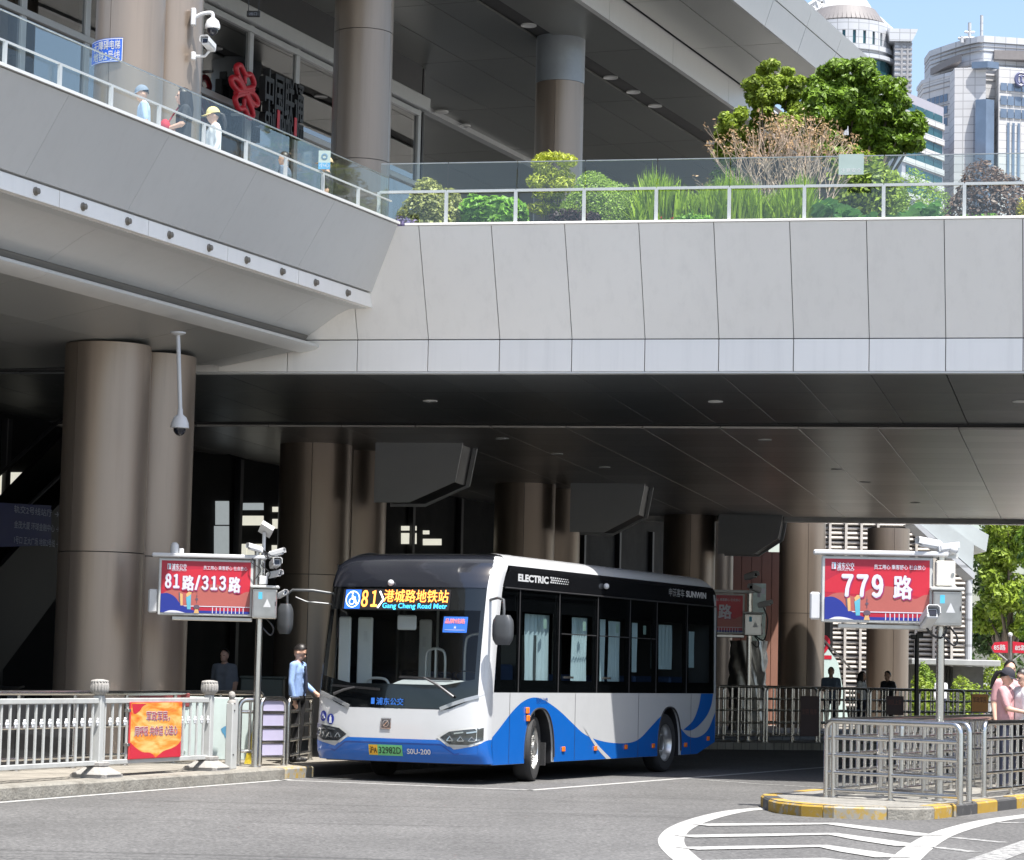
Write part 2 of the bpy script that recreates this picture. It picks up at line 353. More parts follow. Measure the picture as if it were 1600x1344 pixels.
def worn_paint(name, col, wear=0.5, under=(0.12, 0.12, 0.12), scale=9):
    m, t, b = _nodes(name); N = t.nodes; L = t.links
    tc = N.new('ShaderNodeTexCoord'); n1 = N.new('ShaderNodeTexNoise'); n1.inputs['Scale'].default_value = scale; n1.inputs['Detail'].default_value = 9; n1.inputs['Roughness'].default_value = 0.75
    L.new(tc.outputs['Object'], n1.inputs[0])
    r = N.new('ShaderNodeMapRange'); r.inputs['From Min'].default_value = wear; r.inputs['From Max'].default_value = wear + 0.09; L.new(n1.outputs['Fac'], r.inputs['Value'])
    n2 = N.new('ShaderNodeTexNoise'); n2.inputs['Scale'].default_value = 4; n2.inputs['Detail'].default_value = 5; L.new(tc.outputs['Object'], n2.inputs[0])
    s = N.new('ShaderNodeMapRange'); s.inputs['To Min'].default_value = 0.72; s.inputs['To Max'].default_value = 1.18; L.new(n2.outputs['Fac'], s.inputs['Value'])
    c = N.new('ShaderNodeVectorMath'); c.operation = 'SCALE'; c.inputs[0].default_value = col; L.new(s.outputs[0], c.inputs['Scale'])
    u = N.new('ShaderNodeVectorMath'); u.operation = 'SCALE'; u.inputs[0].default_value = under; L.new(s.outputs[0], u.inputs['Scale'])
    mx = N.new('ShaderNodeMix'); mx.data_type = 'RGBA'; L.new(r.outputs[0], mx.inputs['Factor']); L.new(c.outputs[0], mx.inputs['A']); L.new(u.outputs[0], mx.inputs['B'])
    L.new(mx.outputs['Result'], b.inputs['Base Color']); b.inputs['Roughness'].default_value = 0.75
    bp = N.new('ShaderNodeBump'); bp.inputs['Strength'].default_value = 0.4; bp.inputs['Distance'].default_value = 0.004; L.new(n1.outputs['Fac'], bp.inputs['Height']); L.new(bp.outputs[0], b.inputs['Normal'])
    return m
M_asph = asphalt()
M_mark = worn_paint('white road paint', (0.36, 0.36, 0.35), 0.53, (0.17, 0.17, 0.165), 12)
M_markw = worn_paint('worn white road paint', (0.34, 0.34, 0.33), 0.46, (0.13, 0.13, 0.13), 11)
M_kconc = mat('kerb concrete', (0.21, 0.20, 0.175), 0.85, var=0.25, vscale=7, bump=0.6, bscale=30, dirt=0.75)
M_kyel = worn_paint('worn yellow kerb paint', (0.36, 0.225, 0.03), 0.52, (0.28, 0.26, 0.22), 6)
M_kyelw = worn_paint('flaking yellow kerb paint', (0.36, 0.24, 0.05), 0.42, (0.27, 0.26, 0.23), 6)
M_kblk = worn_paint('worn black kerb paint', (0.05, 0.05, 0.052), 0.60, (0.22, 0.21, 0.19), 6)
def paving(name, col, sx, sy, rot=0.0):
    m, t, b = _nodes(name); N = t.nodes; L = t.links
    tc = N.new('ShaderNodeTexCoord'); mp = N.new('ShaderNodeMapping'); mp.inputs['Rotation'].default_value = (0, 0, rot); L.new(tc.outputs['Object'], mp.inputs[0])
    br = N.new('ShaderNodeTexBrick'); br.inputs['Scale'].default_value = 1.0; br.inputs['Brick Width'].default_value = sx; br.inputs['Row Height'].default_value = sy; br.inputs['Mortar Size'].default_value = 0.006
    br.inputs['Color1'].default_value = (*[c * 0.88 for c in col], 1); br.inputs['Color2'].default_value = (*[min(1, c * 1.1) for c in col], 1); br.inputs['Mortar'].default_value = (*[c * 0.4 for c in col], 1)
    L.new(mp.outputs[0], br.inputs['Vector'])
    nz = N.new('ShaderNodeTexNoise'); nz.inputs['Scale'].default_value = 2.2; nz.inputs['Detail'].default_value = 8; nz.inputs['Roughness'].default_value = 0.7; L.new(tc.outputs['Object'], nz.inputs[0])
    r = N.new('ShaderNodeMapRange'); r.inputs['From Min'].default_value = 0.3; r.inputs['From Max'].default_value = 0.7; r.inputs['To Min'].default_value = 0.7; r.inputs['To Max'].default_value = 1.15; L.new(nz.outputs['Fac'], r.inputs['Value'])
    x = N.new('ShaderNodeVectorMath'); x.operation = 'SCALE'; L.new(br.outputs['Color'], x.inputs[0]); L.new(r.outputs[0], x.inputs['Scale'])
    L.new(x.outputs[0], b.inputs['Base Color']); b.inputs['Roughness'].default_value = 0.8
    bp = N.new('ShaderNodeBump'); bp.inputs['Strength'].default_value = 0.5; bp.inputs['Distance'].default_value = 0.006; L.new(br.outputs['Fac'], bp.inputs['Height']); bp.invert = True; L.new(bp.outputs[0], b.inputs['Normal'])
    return m
M_pave = paving('beige pavement', (0.27, 0.25, 0.215), 0.4, 0.2, R(20))
M_pave2 = paving('grey paving slab', (0.23, 0.222, 0.20), 0.3, 0.15, R(25))

# ------------------------------------------------------------------ ground, road, markings
struct('ground', MB().box(-2500, 2500, -300, 5000, -0.5, -0.006), mat('far ground', (0.24, 0.235, 0.22), 0.9, var=0.2, vscale=0.02))
struct('road', MB().add([(-9, -30, 0), (40, -30, 0), (40, 130, 0), (-9, 130, 0)], [(0, 1, 2, 3)]), M_asph)
def strip(pts, wd, z):
    """flat painted strip along a ground polyline"""
    mb = MB(); n = len(pts); L_ = []; R_ = []
    for i, p in enumerate(pts):
        a = Vector(pts[max(0, i - 1)][:2]); b = Vector(pts[min(n - 1, i + 1)][:2]); d = (b - a).normalized(); nn = Vector((-d.y, d.x))
        wv = wd[i] if isinstance(wd, (list, tuple)) else wd
        q = Vector(p[:2]); L_.append((*(q + nn * wv / 2), z)); R_.append((*(q - nn * wv / 2), z))
    vs = L_ + R_
    return mb.add(vs, [(i, i + 1, n + i + 1, n + i) for i in range(n - 1)])
g = lambda x, y: atZ(x, y, 0)
def marking(label, pts, wd, m=None, z=0.004):
    o = struct('road_marking', strip(pts, wd, z), m or M_mark, label=label); return o
kd = Vector((0.3206, 0.9472, 0)); K0 = Vector((-5.61, 30.24, 0)); kn = Vector((-0.9472, 0.3206, 0))
def kpt(s, off=0.0, z=0.0): return K0 + kd * s + kn * off + Vector((0, 0, z))
marking('white edge line along the left kerb', [kpt(-25, -0.16), kpt(-8, -0.16), kpt(0, -0.15), kpt(7.9, -0.12)], 0.13)
marking('white stop line before the bus bay', [g(432, 1219), g(560, 1224), g(700, 1230), g(832, 1235)], 0.15)
bayd = Vector((math.sin(R(24)), math.cos(R(24)), 0)); B0 = g(832, 1235)
marking('white bay line beside the bus', [B0 + bayd * s for s in (-0.05, 4, 9, 16, 24)], 0.14)
marking('second thin bay line beyond the bus', [B0 + bayd * s + Vector((2.6, 0.5, 0)) for s in (14, 22, 40)], 0.12, M_markw)
marking('faint old line right of the bus bay', [g(1075, 1217), g(1180, 1225), g(1285, 1231)], 0.10, M_markw)
cl = [g(1202, 1263), g(1150, 1268), g(1102, 1279), g(1066, 1293), g(1050, 1308), g(1051, 1322), g(1066, 1338), g(1085, 1352), g(1110, 1370)]
marking('thick white curve round the hatched area', smoothpoly(cl, 6), 0.25)
cr = [g(1640, 1271), g(1560, 1281), g(1510, 1292), g(1470, 1305), g(1440, 1322), g(1412, 1346), g(1390, 1372)]
marking('white curve right of the hatched area', smoothpoly(cr, 6), 0.27)
for k, (a, b_, c) in enumerate([((1092, 1290), (1300, 1288), (1452, 1307)), ((1068, 1308), (1300, 1304), (1424, 1323)), ((1072, 1327), (1285, 1323), (1396, 1341)), ((1120, 1348), (1290, 1344), (1370, 1356))]):
    o = marking(['hatch stripe nearest the island', 'second hatch stripe from the island', 'third hatch stripe from the island', 'hatch stripe cut by the picture edge'][k], [g(*a), g(lerp(a[0], b_[0], .5), lerp(a[1], b_[1], .5)), g(*b_), g(lerp(b_[0], c[0], .5), lerp(b_[1], c[1], .5)), g(*c)], 0.36, z=0.0085)
for k, (a, b_) in enumerate([((1560, 1286), (1640, 1285)), ((1490, 1309), (1570, 1317)), ((1460, 1324), (1525, 1332)), ((1520, 1352), (1640, 1308))]):
    marking(['short worn stripe near the picture edge', 'worn stripe right of the white curve', 'worn stripe below its twin', 'long worn line in the bottom right corner'][k], [g(*a), g(*b_)], 0.16 if k < 3 else 0.3, M_markw)

# left pavement and kerb
struct('pavement', MB().prism([tuple((kpt(-30, 0.30))[:2]), tuple(kpt(70, 0.30)[:2]), (-40, 110), (-60, 110), (-60, -10), (-20, -10)], lambda a, b, h: (a, b, h), -0.05, 0.15), M_pave)
kerb = thing('kerb', None, None, -math.atan2(kd.x, kd.y), K0, (0, 0, 0), kind='structure')
s = -16.0; k = 0
while s < 50:
    ln = 1.0
    m = M_kconc
    if 7.62 < s + .5 < 8.1 + .5: pass
    if s >= 7.5: m = M_kblk if (k % 2) else M_kyelw
    if s >= 7.5 and k % 2 == 0 and s > 8: m = M_kblk
    mb = MB().cbox(-0.30 + random.uniform(-.004, .004), random.uniform(-.008, .004), s + 0.004, s + ln - 0.004, -0.02, 0.154 + random.uniform(-.004, .004), 0.022)
    mb.build('kerb_stone', m, kerb)
    s += ln; k += 1

# traffic island
ir = Vector((1.77, 3.53, 0)).normalized()
IA = Vector((3.16, 33.1, 0)); IC = Vector((4.86, 30.9, 0))
il = bayd
outl = [IA + il * 34, IA + il * 1.2, IA, Vector((3.14, 32.2, 0)), Vector((3.2, 31.5, 0)), Vector((3.42, 30.98, 0)), Vector((3.75, 30.7, 0)), Vector((4.2, 30.62, 0)), Vector((4.6, 30.68, 0)), IC, IC + ir * 36]
pl = [tuple(p[:2]) for p in outl]
struct('traffic_island', MB().prism(pl, lambda a, b, h: (a, b, h), -0.03, 0.145), M_pave2)
ik = thing('island_kerb', None, None, 0, (3.2, 31.5, 0), (0, 0, 0), kind='structure'); ORG[ik.name] = Vector((3.2, 31.5, 0)); ik.location = (3.2, 31.5, 0)
# resample the outline into kerb stones
path = [outl[0]] + [p for p in outl[1:]]
segs = []; acc = []
for a, b_ in zip(path[:-1], path[1:]):
    n = max(1, int((b_ - a).length / 0.12)); acc += [a.lerp(b_, i / n) for i in range(n)]
acc.append(path[-1])
i0 = 0; i = 0; stones = []
while i < len(acc) - 1:
    j = i; L_ = 0
    tgt = 0.8 if acc[i].y > 33.5 or acc[i].x > 4.9 else 0.62
    while j < len(acc) - 1 and L_ < tgt: L_ += (acc[j + 1] - acc[j]).length; j += 1
    stones.append(acc[i:j + 1]); i = j
front_i = [q for q, st in enumerate(stones) if st[0].y < 33.2 and st[0].x < 4.9]
for q, st in enumerate(stones):
    if len(st) < 2: continue
    mid = st[len(st) // 2]
    if mid.y > 60: continue
    n_ = []
    for z_ in range(len(st)):
        a = st[max(0, z_ - 1)]; b_ = st[min(len(st) - 1, z_ + 1)]; d = (b_ - a).normalized(); n_.append(Vector((d.y, -d.x, 0)))
    # outline runs clockwise or not: outward is to the right of travel
    o_ = [p + nn * -0.0 for p, nn in zip(st, n_)]
    out_ = [p - nn * -0.02 for p, nn in zip(st, n_)]; in_ = [p - nn * 0.16 for p, nn in zip(st, n_)]
    sh = 0.006; out_[0] = out_[0].lerp(out_[1], 0.05); out_[-1] = out_[-1].lerp(out_[-2], 0.05); in_[0] = in_[0].lerp(in_[1], 0.05); in_[-1] = in_[-1].lerp(in_[-2], 0.05)
    mb = MB(); n = len(st); h = 0.148 + random.uniform(-.003, .003)
    prof = [(out_, -0.02, 0), (out_, h - 0.03, 0), (out_, h, 0.03), (in_, h, 0), (in_, 0.05, 0)]
    vs = []
    for arr, z_, ins in prof:
        for p, nn in zip(arr, n_): vs.append((p.x - nn.x * ins, p.y - nn.y * ins, z_))
    fs = [(r_ * n + c_, r_ * n + c_ + 1, (r_ + 1) * n + c_ + 1, (r_ + 1) * n + c_) for r_ in range(4) for c_ in range(n - 1)]
    fs += [tuple(r_ * n for r_ in range(5)), tuple(r_ * n + n - 1 for r_ in range(4, -1, -1))]
    mb.add(vs, fs)
    fr = [M_kblk, M_kyel, M_kyel, M_kyelw, M_kconc, M_kyelw, M_kconc]
    if q in front_i: m = fr[min(len(fr) - 1, front_i.index(q))]
    else: m = (M_kyel, M_kblk)[q % 2]
    mb.build('kerb_stone', m, ik)

# ================================================================== station, elevated walkway, footbridge
FS = -AST; FB = -ABR
def st2w(u, v, z=0): return ROT(FS) @ Vector((u, v, z))
def w2st(p): return ROT(-FS) @ Vector(p)
def br2w(x, y, z=0): return ROT(FB) @ Vector((x, y, z))
def w2br(p): return ROT(-FB) @ Vector(p)
YB = 38.96
def ybr(z): return YB + 0.8 * min(1.0, max(0.0, (8.25 - z) / 1.65))
def vend(u, z): return (ybr(z) + u * math.sin(AST - ABR)) / math.cos(AST - ABR)

# ---- elevated walkway (left slab)
M_soffit_w = mat('walkway soffit panel', (0.33, 0.335, 0.325), 0.36, 0.3, var=0.05, vscale=0.6, objrand=.05)
M_soffit_g = mat('taupe groove trim', (0.26, 0.245, 0.225), 0.5, 0.1, var=0.06)
wk = thing('elevated_walkway', 'grey slab of the raised walkway with flared side and bolted band', 'walkway', FS, (0, 0, 0), (-20, 30, 6.5))
V0 = 10.0
def swept(prof, v0, v1, cap=True):
    """profile (u, z) swept along v; v1 None = cut against the footbridge face"""
    mb = MB(); n = len(prof)
    a = [(u, v0, z) for u, z in prof]; b = [(u, (vend(u, z) - 0.004 if v1 is None else min(v1, vend(u, z) - 0.004)), z) for u, z in prof]
    fs = [(i, (i + 1) % n, n + (i + 1) % n, n + i) for i in range(n)]
    if cap: fs += [tuple(range(n)), tuple(range(2 * n - 1, n - 1, -1))]
    return mb.add(a + b, fs)
v = V0; PL = 2.45; gap = 0.005
while v < 45:
    nxt = v + PL
    last = nxt > vend(-16.54, 8.25) - 0.6
    pf = [(-16.54, 8.25), (-17.11, 7.30), (-17.17, 7.30), (-16.60, 8.25)]
    swept(pf, v + gap / 2, None if last else nxt - gap / 2).build('fascia_panel', M_panel2, wk)
    if last: break
    v = nxt
# coping on the parapet, inner core, deck
swept([(-16.50, 8.262), (-16.50, 8.30), (-16.92, 8.30), (-16.92, 8.262)], V0, None).build('coping', M_panel2, wk)
swept([(-16.63, 8.24), (-17.20, 7.29), (-17.24, 7.06), (-27.4, 7.06), (-27.4, 7.62), (-17.1, 7.62), (-16.88, 8.24)], V0, None).build('deck', M_panel2, wk)
# the band with bolts
v = V0 + 0.4; bolt = MB().lathe([(0.055, 0), (0.055, .012), (.038, .02), (.038, .05), (.02, .058)], n=10, M=Matrix.Rotation(R(90), 3, 'Y')).mesh('bolt', mat('rusty bolt', (0.22, 0.2, 0.17), 0.6, 0.6, var=0.3, vscale=30), 40)
while True:
    nxt = v + 2.2; last = nxt > vend(-17.2, 7.2) - 0.4
    pf = [(-17.14, 7.275), (-17.14, 7.07), (-17.24, 7.07), (-17.24, 7.275)]
    b_ = swept(pf, v + .006, None if last else nxt - .006).build('band_panel', M_panel, wk)
    for q in (0.55, 1.65):
        if v + q < vend(-17.1, 7.2) - .3: inst(bolt, 'bolt', b_, (-17.14, v + q, 7.17))
    if last: break
    v = nxt
# curved soffit, beam strip, gently sloping soffit panels
cs = [(-17.2, 7.08), (-17.36, 7.075), (-17.52, 7.05), (-17.70, 6.975), (-17.88, 6.87), (-18.05, 6.77), (-18.22, 6.67)]
v = V0 + 0.3
while v < 44:
    e = None if v + 3.2 > vend(-17.2, 7.06) - .5 else v + 3.2 - .008
    swept(cs + [(-18.26, 6.72), (-17.88, 6.93), (-17.52, 7.09), (-17.2, 7.12)], v, e).build('curved_soffit_panel', M_panel2, wk, 40)
    if e is None: break
    v += 3.2
swept([(-18.225, 6.665), (-18.285, 6.60), (-18.36, 6.60), (-18.30, 6.72)], V0, None).build('shadow_groove', M_soffit_g, wk)
v = V0 + 1.1
while v < 44:
    e = None if v + 2.6 > vend(-18.1, 6.5) - .5 else v + 2.6 - .006
    swept([(-18.28, 6.595), (-18.06, 6.53), (-18.06, 6.49), (-18.12, 6.45), (-18.35, 6.40), (-18.40, 6.45), (-18.36, 6.59)], v, e).build('edge_beam', M_panel2, wk, 30)
    if e is None: break
    v += 2.6
SLP = [(-18.36, 6.405), (-19.62, 6.19), (-21.2, 6.165), (-23.2, 6.16), (-25.2, 6.16), (-27.0, 6.16)]
v = V0
while v < 42:
    for (u0, z0), (u1, z1) in zip(SLP[:-1], SLP[1:]):
        e = min(v + 2.4 - .012, vend(u1, 6.2) - .004)
        if e - v < .3: continue
        swept([(u0 - .006, z0), (u1 + .006, z1), (u1 + .006, z1 + .05), (u0 - .006, z0 + .05)], v, e).build('soffit_panel', M_soffit_w, wk)
    v += 2.4
swept([(-18.45, 6.48), (-19.62, 6.26), (-27.3, 6.23), (-27.3, 7.03), (-18.45, 7.03)], V0, None).build('soffit_backing', M_joint, wk)

# ---- footbridge
fb = thing('footbridge', 'pale panelled footbridge crossing over the bus lane', 'bridge', FB, (0, 0, 0), (-4, 42, 6.1))
PW = 1.12
xc = -10.13
x = xc - 0.2 - 3 * PW; xr = 42.0
seam0 = w2br(atZ(655, 352, 8.25)).x
xs = [seam0 + PW * k for k in range(-14, 46)]
XSTEP = min(a for a in xs if a > -14.3)
for a, b_ in zip(xs[:-1], xs[1:]):
    x0, x1 = a + .006, b_ - .006
    if b_ > xc - 1.2:
        mb = MB(); th = .05
        vs = [(x0, YB, 8.235), (x1, YB, 8.235), (x1, YB + .8, 6.612), (x0, YB + .8, 6.612)]
        vs += [(p[0], p[1] + th, p[2]) for p in vs]
        mb.add(vs, [(0, 1, 2, 3), (7, 6, 5, 4), (0, 4, 5, 1), (1, 5, 6, 2), (2, 6, 7, 3), (3, 7, 4, 0)])
        mb.build('fascia_panel', M_panel, fb)
    if a > XSTEP - .01: MB().cbox(x0, x1, YB + .79, YB + .85, 6.115, 6.595, .004).build('band_panel', M_panel, fb)
MB().cbox(xc + .12, xr, YB - .02, YB + .35, 8.24, 8.275, .006).build('coping', M_panel, fb)
MB().prism([(YB + .045, 8.23), (YB + .845, 6.6), (YB + .845, 6.12), (YB + 9.0, 6.12), (YB + 9.0, 8.0), (YB + .36, 8.0), (YB + .36, 8.23)], lambda a, b, h: (h, a, b), XSTEP + .01, xr).build('deck', M_joint, fb)
MB().box(-27, XSTEP - .06, YB + .9, YB + 9.0, 6.145, 7.4).build('deck', M_joint, fb)
MB().box(XSTEP + .01, xr, YB + .80, YB + .98, 6.085, 6.112).build('drip_edge', M_panel2, fb)
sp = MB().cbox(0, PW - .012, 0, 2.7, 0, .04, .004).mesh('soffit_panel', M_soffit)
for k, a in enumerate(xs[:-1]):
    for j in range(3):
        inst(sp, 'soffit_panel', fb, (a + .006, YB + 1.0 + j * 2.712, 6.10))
SX2 = 1.42
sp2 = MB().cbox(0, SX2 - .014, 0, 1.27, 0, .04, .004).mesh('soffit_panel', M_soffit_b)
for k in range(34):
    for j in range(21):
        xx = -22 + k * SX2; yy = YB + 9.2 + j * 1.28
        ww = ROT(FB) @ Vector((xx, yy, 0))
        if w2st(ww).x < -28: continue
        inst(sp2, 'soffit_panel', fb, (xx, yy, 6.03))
MB().box(-24, xr + 6, YB + 9.02, YB + 36.2, 6.075, 6.5).build('soffit_backing', M_joint, fb)
MB().cbox(-24, xr + 6, YB + 36.1, YB + 36.5, 5.9, 7.2, .01).build('rear_fascia', M_panel, fb)
lm = MB().lathe([(.0, .0), (.10, .0), (.125, -.012), (.125, .01)], n=18, cap=False).mesh('downlight', mat('white light ring', (.75, .75, .73), .4, var=.03), 40)
for px, py in ((672, 627), (1118, 628), (1594, 628)):
    p = w2br(atZ(px, py, 6.09)); inst(lm, 'downlight', fb, (p.x, p.y, 6.096))
for px, py in ((785, 685), (1195, 687), (870, 709), (1308, 733), (1352, 753), (1430, 785), (945, 730)):
    p = w2br(atZ(px, py, 6.03)); inst(lm, 'downlight', fb, (p.x, p.y, 6.028))

# ---- station building: columns, roof, glazed facade, dark ground-floor walls
sb = thing('station_building', 'large station hall with bronze columns, glazed front and overhanging soffit roof', 'building', FS, (0, 0, 0), (-26, 50, 0))
def clad(r, h, a0, a1, n=10, t=.03):
    mb = MB(); vs = []; 
    for z in (0, h):
        for rr in (r, r - t):
            for i in range(n + 1):
                a = lerp(a0, a1, i / n); vs.append((rr * math.cos(a), rr * math.sin(a), z))
    k = n + 1; fs = []
    for i in range(n):
        fs += [(i, i + 1, 2 * k + i + 1, 2 * k + i), (k + i, 3 * k + i, 3 * k + i + 1, k + i + 1), (i, k + i, k + i + 1, i + 1), (2 * k + i, 2 * k + i + 1, 3 * k + i + 1, 3 * k + i)]
    fs += [(0, 2 * k, 3 * k, k), (n, k + n, 3 * k + n, 2 * k + n)]
    return mb.add(vs, fs)
CLAD = {}
def column(x, y, r, z0, joints, rot=0.0, parent=sb, cap=None):
    p = w2st((x, y, 0))
    core = MB().cyl((p.x, p.y, z0), (p.x, p.y, joints[-1]), r - .035, n=28).build('column', M_joint, parent, 50)
    zz = [z0] + joints
    for a, b_ in zip(zz[:-1], zz[1:]):
        for k in range(3):
            key = (round(r, 3), round(b_ - a, 3))
            if key not in CLAD: CLAD[key] = clad(r, b_ - a - .014, .008, 2 * math.pi / 3 - .008, 14).mesh('cladding_panel', M_colm, 40)
            inst(CLAD[key], 'cladding_panel', core, (p.x, p.y, a + .007), (0, 0, rot + k * 2 * math.pi / 3))
    return core
def pair(x, y, r, gapd, z0, joints, rot=.3):
    column(x, y, r, z0, joints, rot); column(x + math.sin(AST) * gapd, y + math.cos(AST) * gapd, r, z0, joints, rot + .1)
# lower columns (pairs), tops at the soffits
LOW = [3.14, 6.17]
pair(-5.91, 38.98, .625, 1.36, .15, LOW, R(-105))
for (x, y) in ((-3.95, 54.2), (0.35, 64.3), (5.05, 75.4)):
    pair(x, y, .73, 1.75, .15, [3.4, 6.04], R(-70))
column(8.42, 77.2, .66, .15, [3.4, 6.02], R(-60)); column(11.2, 79.4, .62, .15, [3.4, 6.02], R(-60))
# upper columns
UP = [8.9 + 3.3 * k for k in range(3)] + [17.0]
pair(-5.78, 39.1, .51, 1.15, 7.1, [8.6, 12.4, 17.0], R(-95))
column(-3.25, 54.6, .61, 7.1, [11.9, 14.6, 17.0], R(-120)); column(0.98, 64.8, .59, 7.1, [9.7, 12.9, 15.9], R(-80))
MB().cyl(w2st((.98, 64.8, 15.9)), w2st((.98, 64.8, 17.05)), .60, n=32).build('column_head', mat('blue grey column head', (.30, .33, .36), .45, .3, var=.1, vscale=3), sb, 50)
# roof soffits
def roof_panels(us, z, v0, v1, dv, m, th=.05):
    for a, b_ in zip(us[:-1], us[1:]):
        vv = v0
        while vv < v1 - .1:
            e = min(vv + dv, v1)
            MB().box(a + .015, b_ - .015, vv + .015, e - .015, z, z + th).build('roof_soffit_panel', m, sb)
            vv = e
roof_panels([-40, -37.4, -34.8, -32.2, -29.7, -27.8, -26.2, -24.7, -23.55], 17.0, 34, 88, 5.6, M_roofsof)
roof_panels([-23.05, -21.35], 17.0, 34, 76, 5.6, M_roofsof)
MB().box(-40, -21.3, 34, 88.2, 17.07, 17.9).build('roof_deck', M_joint, sb)
dl = MB().lathe([(0, 0), (.15, 0), (.19, -.02), (.19, .02)], n=18, cap=False).mesh('roof_downlight', mat('white light ring', (.75, .75, .73)), 40)
for px, py in ((848, 40), (955, 123), (983, 146), (1010, 168), (1080, 226)):
    p = w2st(atZ(px, py, 17.0)); inst(dl, 'roof_downlight', sb, (-23.3, p.y, 17.03))
for px, py in ((656, 150), (690, 171), (725, 193), (816, 249)):
    p = w2st(atZ(px, py, 17.0)); inst(dl, 'roof_downlight', sb, (p.x, p.y, 16.93))
MB().box(-29.55, -29.3, 34, 87, 16.86, 17.0).build('light_trough', M_gframe, sb)
MB().box(-23.5, -23.1, 34, 80, 17.045, 17.062).build('light_slot', M_joint, sb)
# drop beam between the inner and the outer soffit, then the outer soffit and edge panels
vv = 30.0
while vv < 72:
    MB().box(-21.3, -21.16, vv + .01, vv + 4.79, 16.95, 17.66).build('drop_beam_panel', M_panel2, sb); vv += 4.8
roof_panels([-21.1, -19.85, -18.6], 17.66, 30, 70.5, 5.0, mat('outer roof soffit panel', (.40, .405, .385), .38, .25, var=.05, vscale=.6))
vv = 30.0
while vv < 70:
    mb = MB(); a, b_ = vv + .015, vv + 3.0 - .015
    mb.add([(-18.58, a, 17.62), (-18.36, a, 18.28), (-18.36, b_, 18.28), (-18.58, b_, 17.62), (-18.68, a, 17.64), (-18.46, a, 18.28), (-18.46, b_, 18.28), (-18.68, b_, 17.64)], [(0, 1, 2, 3), (7, 6, 5, 4), (0, 4, 5, 1), (1, 5, 6, 2), (2, 6, 7, 3), (3, 7, 4, 0)])
    mb.build('roof_edge_panel', M_panel2, sb)
    mb = MB(); mb.add([(-18.34, a, 18.30), (-18.18, a, 18.78), (-18.18, b_, 18.78), (-18.34, b_, 18.30), (-18.45, a, 18.30), (-18.3, a, 18.80), (-18.3, b_, 18.80), (-18.45, b_, 18.30)], [(0, 1, 2, 3), (7, 6, 5, 4), (0, 4, 5, 1), (1, 5, 6, 2), (2, 6, 7, 3), (3, 7, 4, 0)])
    mb.build('roof_edge_panel', M_panel2, sb)
    vv += 3.0
MB().prism([(-21.15, 17.72), (-18.75, 17.75), (-18.5, 18.26), (-18.35, 18.79), (-21.2, 18.79)], lambda a, b, h: (a, h, b), 30, 70.4).build('roof_deck', M_joint, sb)
# glazed facade along the deck
UF = -27.55
zs = [7.1, 9.2, 11.6, 13.9, 15.75]
vs_ = [34 + 2.35 * k for k in range(13)]
for a in vs_:
    MB().cbox(UF - .12, UF + .06, a - .09, a + .09, 7.1, 16.0, .01).build('mullion', M_gframe, sb)
for z in zs[1:]:
    MB().cbox(UF - .10, UF + .09, vs_[0], vs_[-1], z - .07, z + .07, .01).build('transom', M_gframe, sb)
MB().cbox(UF - .15, UF + .22, vs_[0], vs_[-1] + .3, 15.85, 16.2, .02).build('transom', M_gframe, sb)
for a, b_ in zip(vs_[:-1], vs_[1:]):
    for z0, z1 in zip(zs[:-1], zs[1:]):
        t = random.uniform(-.012, .012)
        MB().add([(UF + t, a + .09, z0 + .07), (UF - t, b_ - .09, z0 + .07), (UF - t, b_ - .09, z1 - .07), (UF + t, a + .09, z1 - .07)], [(0, 1, 2, 3)]).build('pane', G_dark, sb)
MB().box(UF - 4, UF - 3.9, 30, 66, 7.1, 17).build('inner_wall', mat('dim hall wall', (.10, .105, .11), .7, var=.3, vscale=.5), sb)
MB().box(UF - .1, UF + .1, vs_[0], vs_[-1], 16.2, 17.05).build('wall_head', M_dark, sb)
MB().box(-34, UF + .0, vs_[-1] + .3, vs_[-1] + .4, 7.1, 17.0).build('return_wall', M_dark, sb)
MB().box(-40, -26.5, 88.2, 88.6, 6.0, 17).build('end_wall', mat('grey end wall', (.06, .065, .07), .6, var=.2, vscale=.6), sb)
# deck of the hall behind the walkway / bridge
MB().prism([(-27.4, 38.5), (-20.6, 38.9), (-20.6, 88), (-40, 88), (-40, 38.5)], lambda a, b, h: (a, b, h), 7.45, 7.6).build('hall_floor', M_dark, sb)
# ground-floor walls in the shade under the hall; the last is added out of view
MB().box(-27.4, -27.0, 14, 93, .1, 7.0).build('ground_floor_and_added_wall', M_black, sb)
MB().box(-27.0, -24.7, 93, 93.4, .1, 6.0).build('ground_floor_and_added_wall', M_black, sb)
q_ = [w2st(br2w(x_, y_)) for x_, y_ in ((0.2, 66), (60, 66), (60, 66.4), (0.2, 66.4))]; MB().prism([(p.x, p.y) for p in q_], lambda a, b, h: (a, b, h), .1, 6.0).build('ground_floor_and_added_wall', M_black, sb)  # added dark wall outside the view, darkens what the bus windows reflect
for vv in np.arange(30, 92, 3.1):
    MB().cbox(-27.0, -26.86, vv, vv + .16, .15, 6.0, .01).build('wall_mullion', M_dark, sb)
M_dayglow = mat('daylight glow pane', (.55, .52, .42), .6, var=.25, vscale=1.2, stretch=(1, 1, 3), emit=(.80, .78, .66), emit_s=.42)  # emission stands in for daylight seen through the panes
M_dayglowg = mat('grey daylight glow pane', (.3, .33, .34), .5, var=.25, vscale=1.2, stretch=(1, 1, 3), emit=(.36, .40, .41), emit_s=.4)
def wallpx(px, py, u=-26.95):
    d = ray(px, py); o = Vector((0, 0, CAMZ)); n = ROT(FS) @ Vector((1, 0, 0)); t = (Vector(st2w(u, 0)) - o).dot(n) / d.dot(n); return w2st(o + d * t)
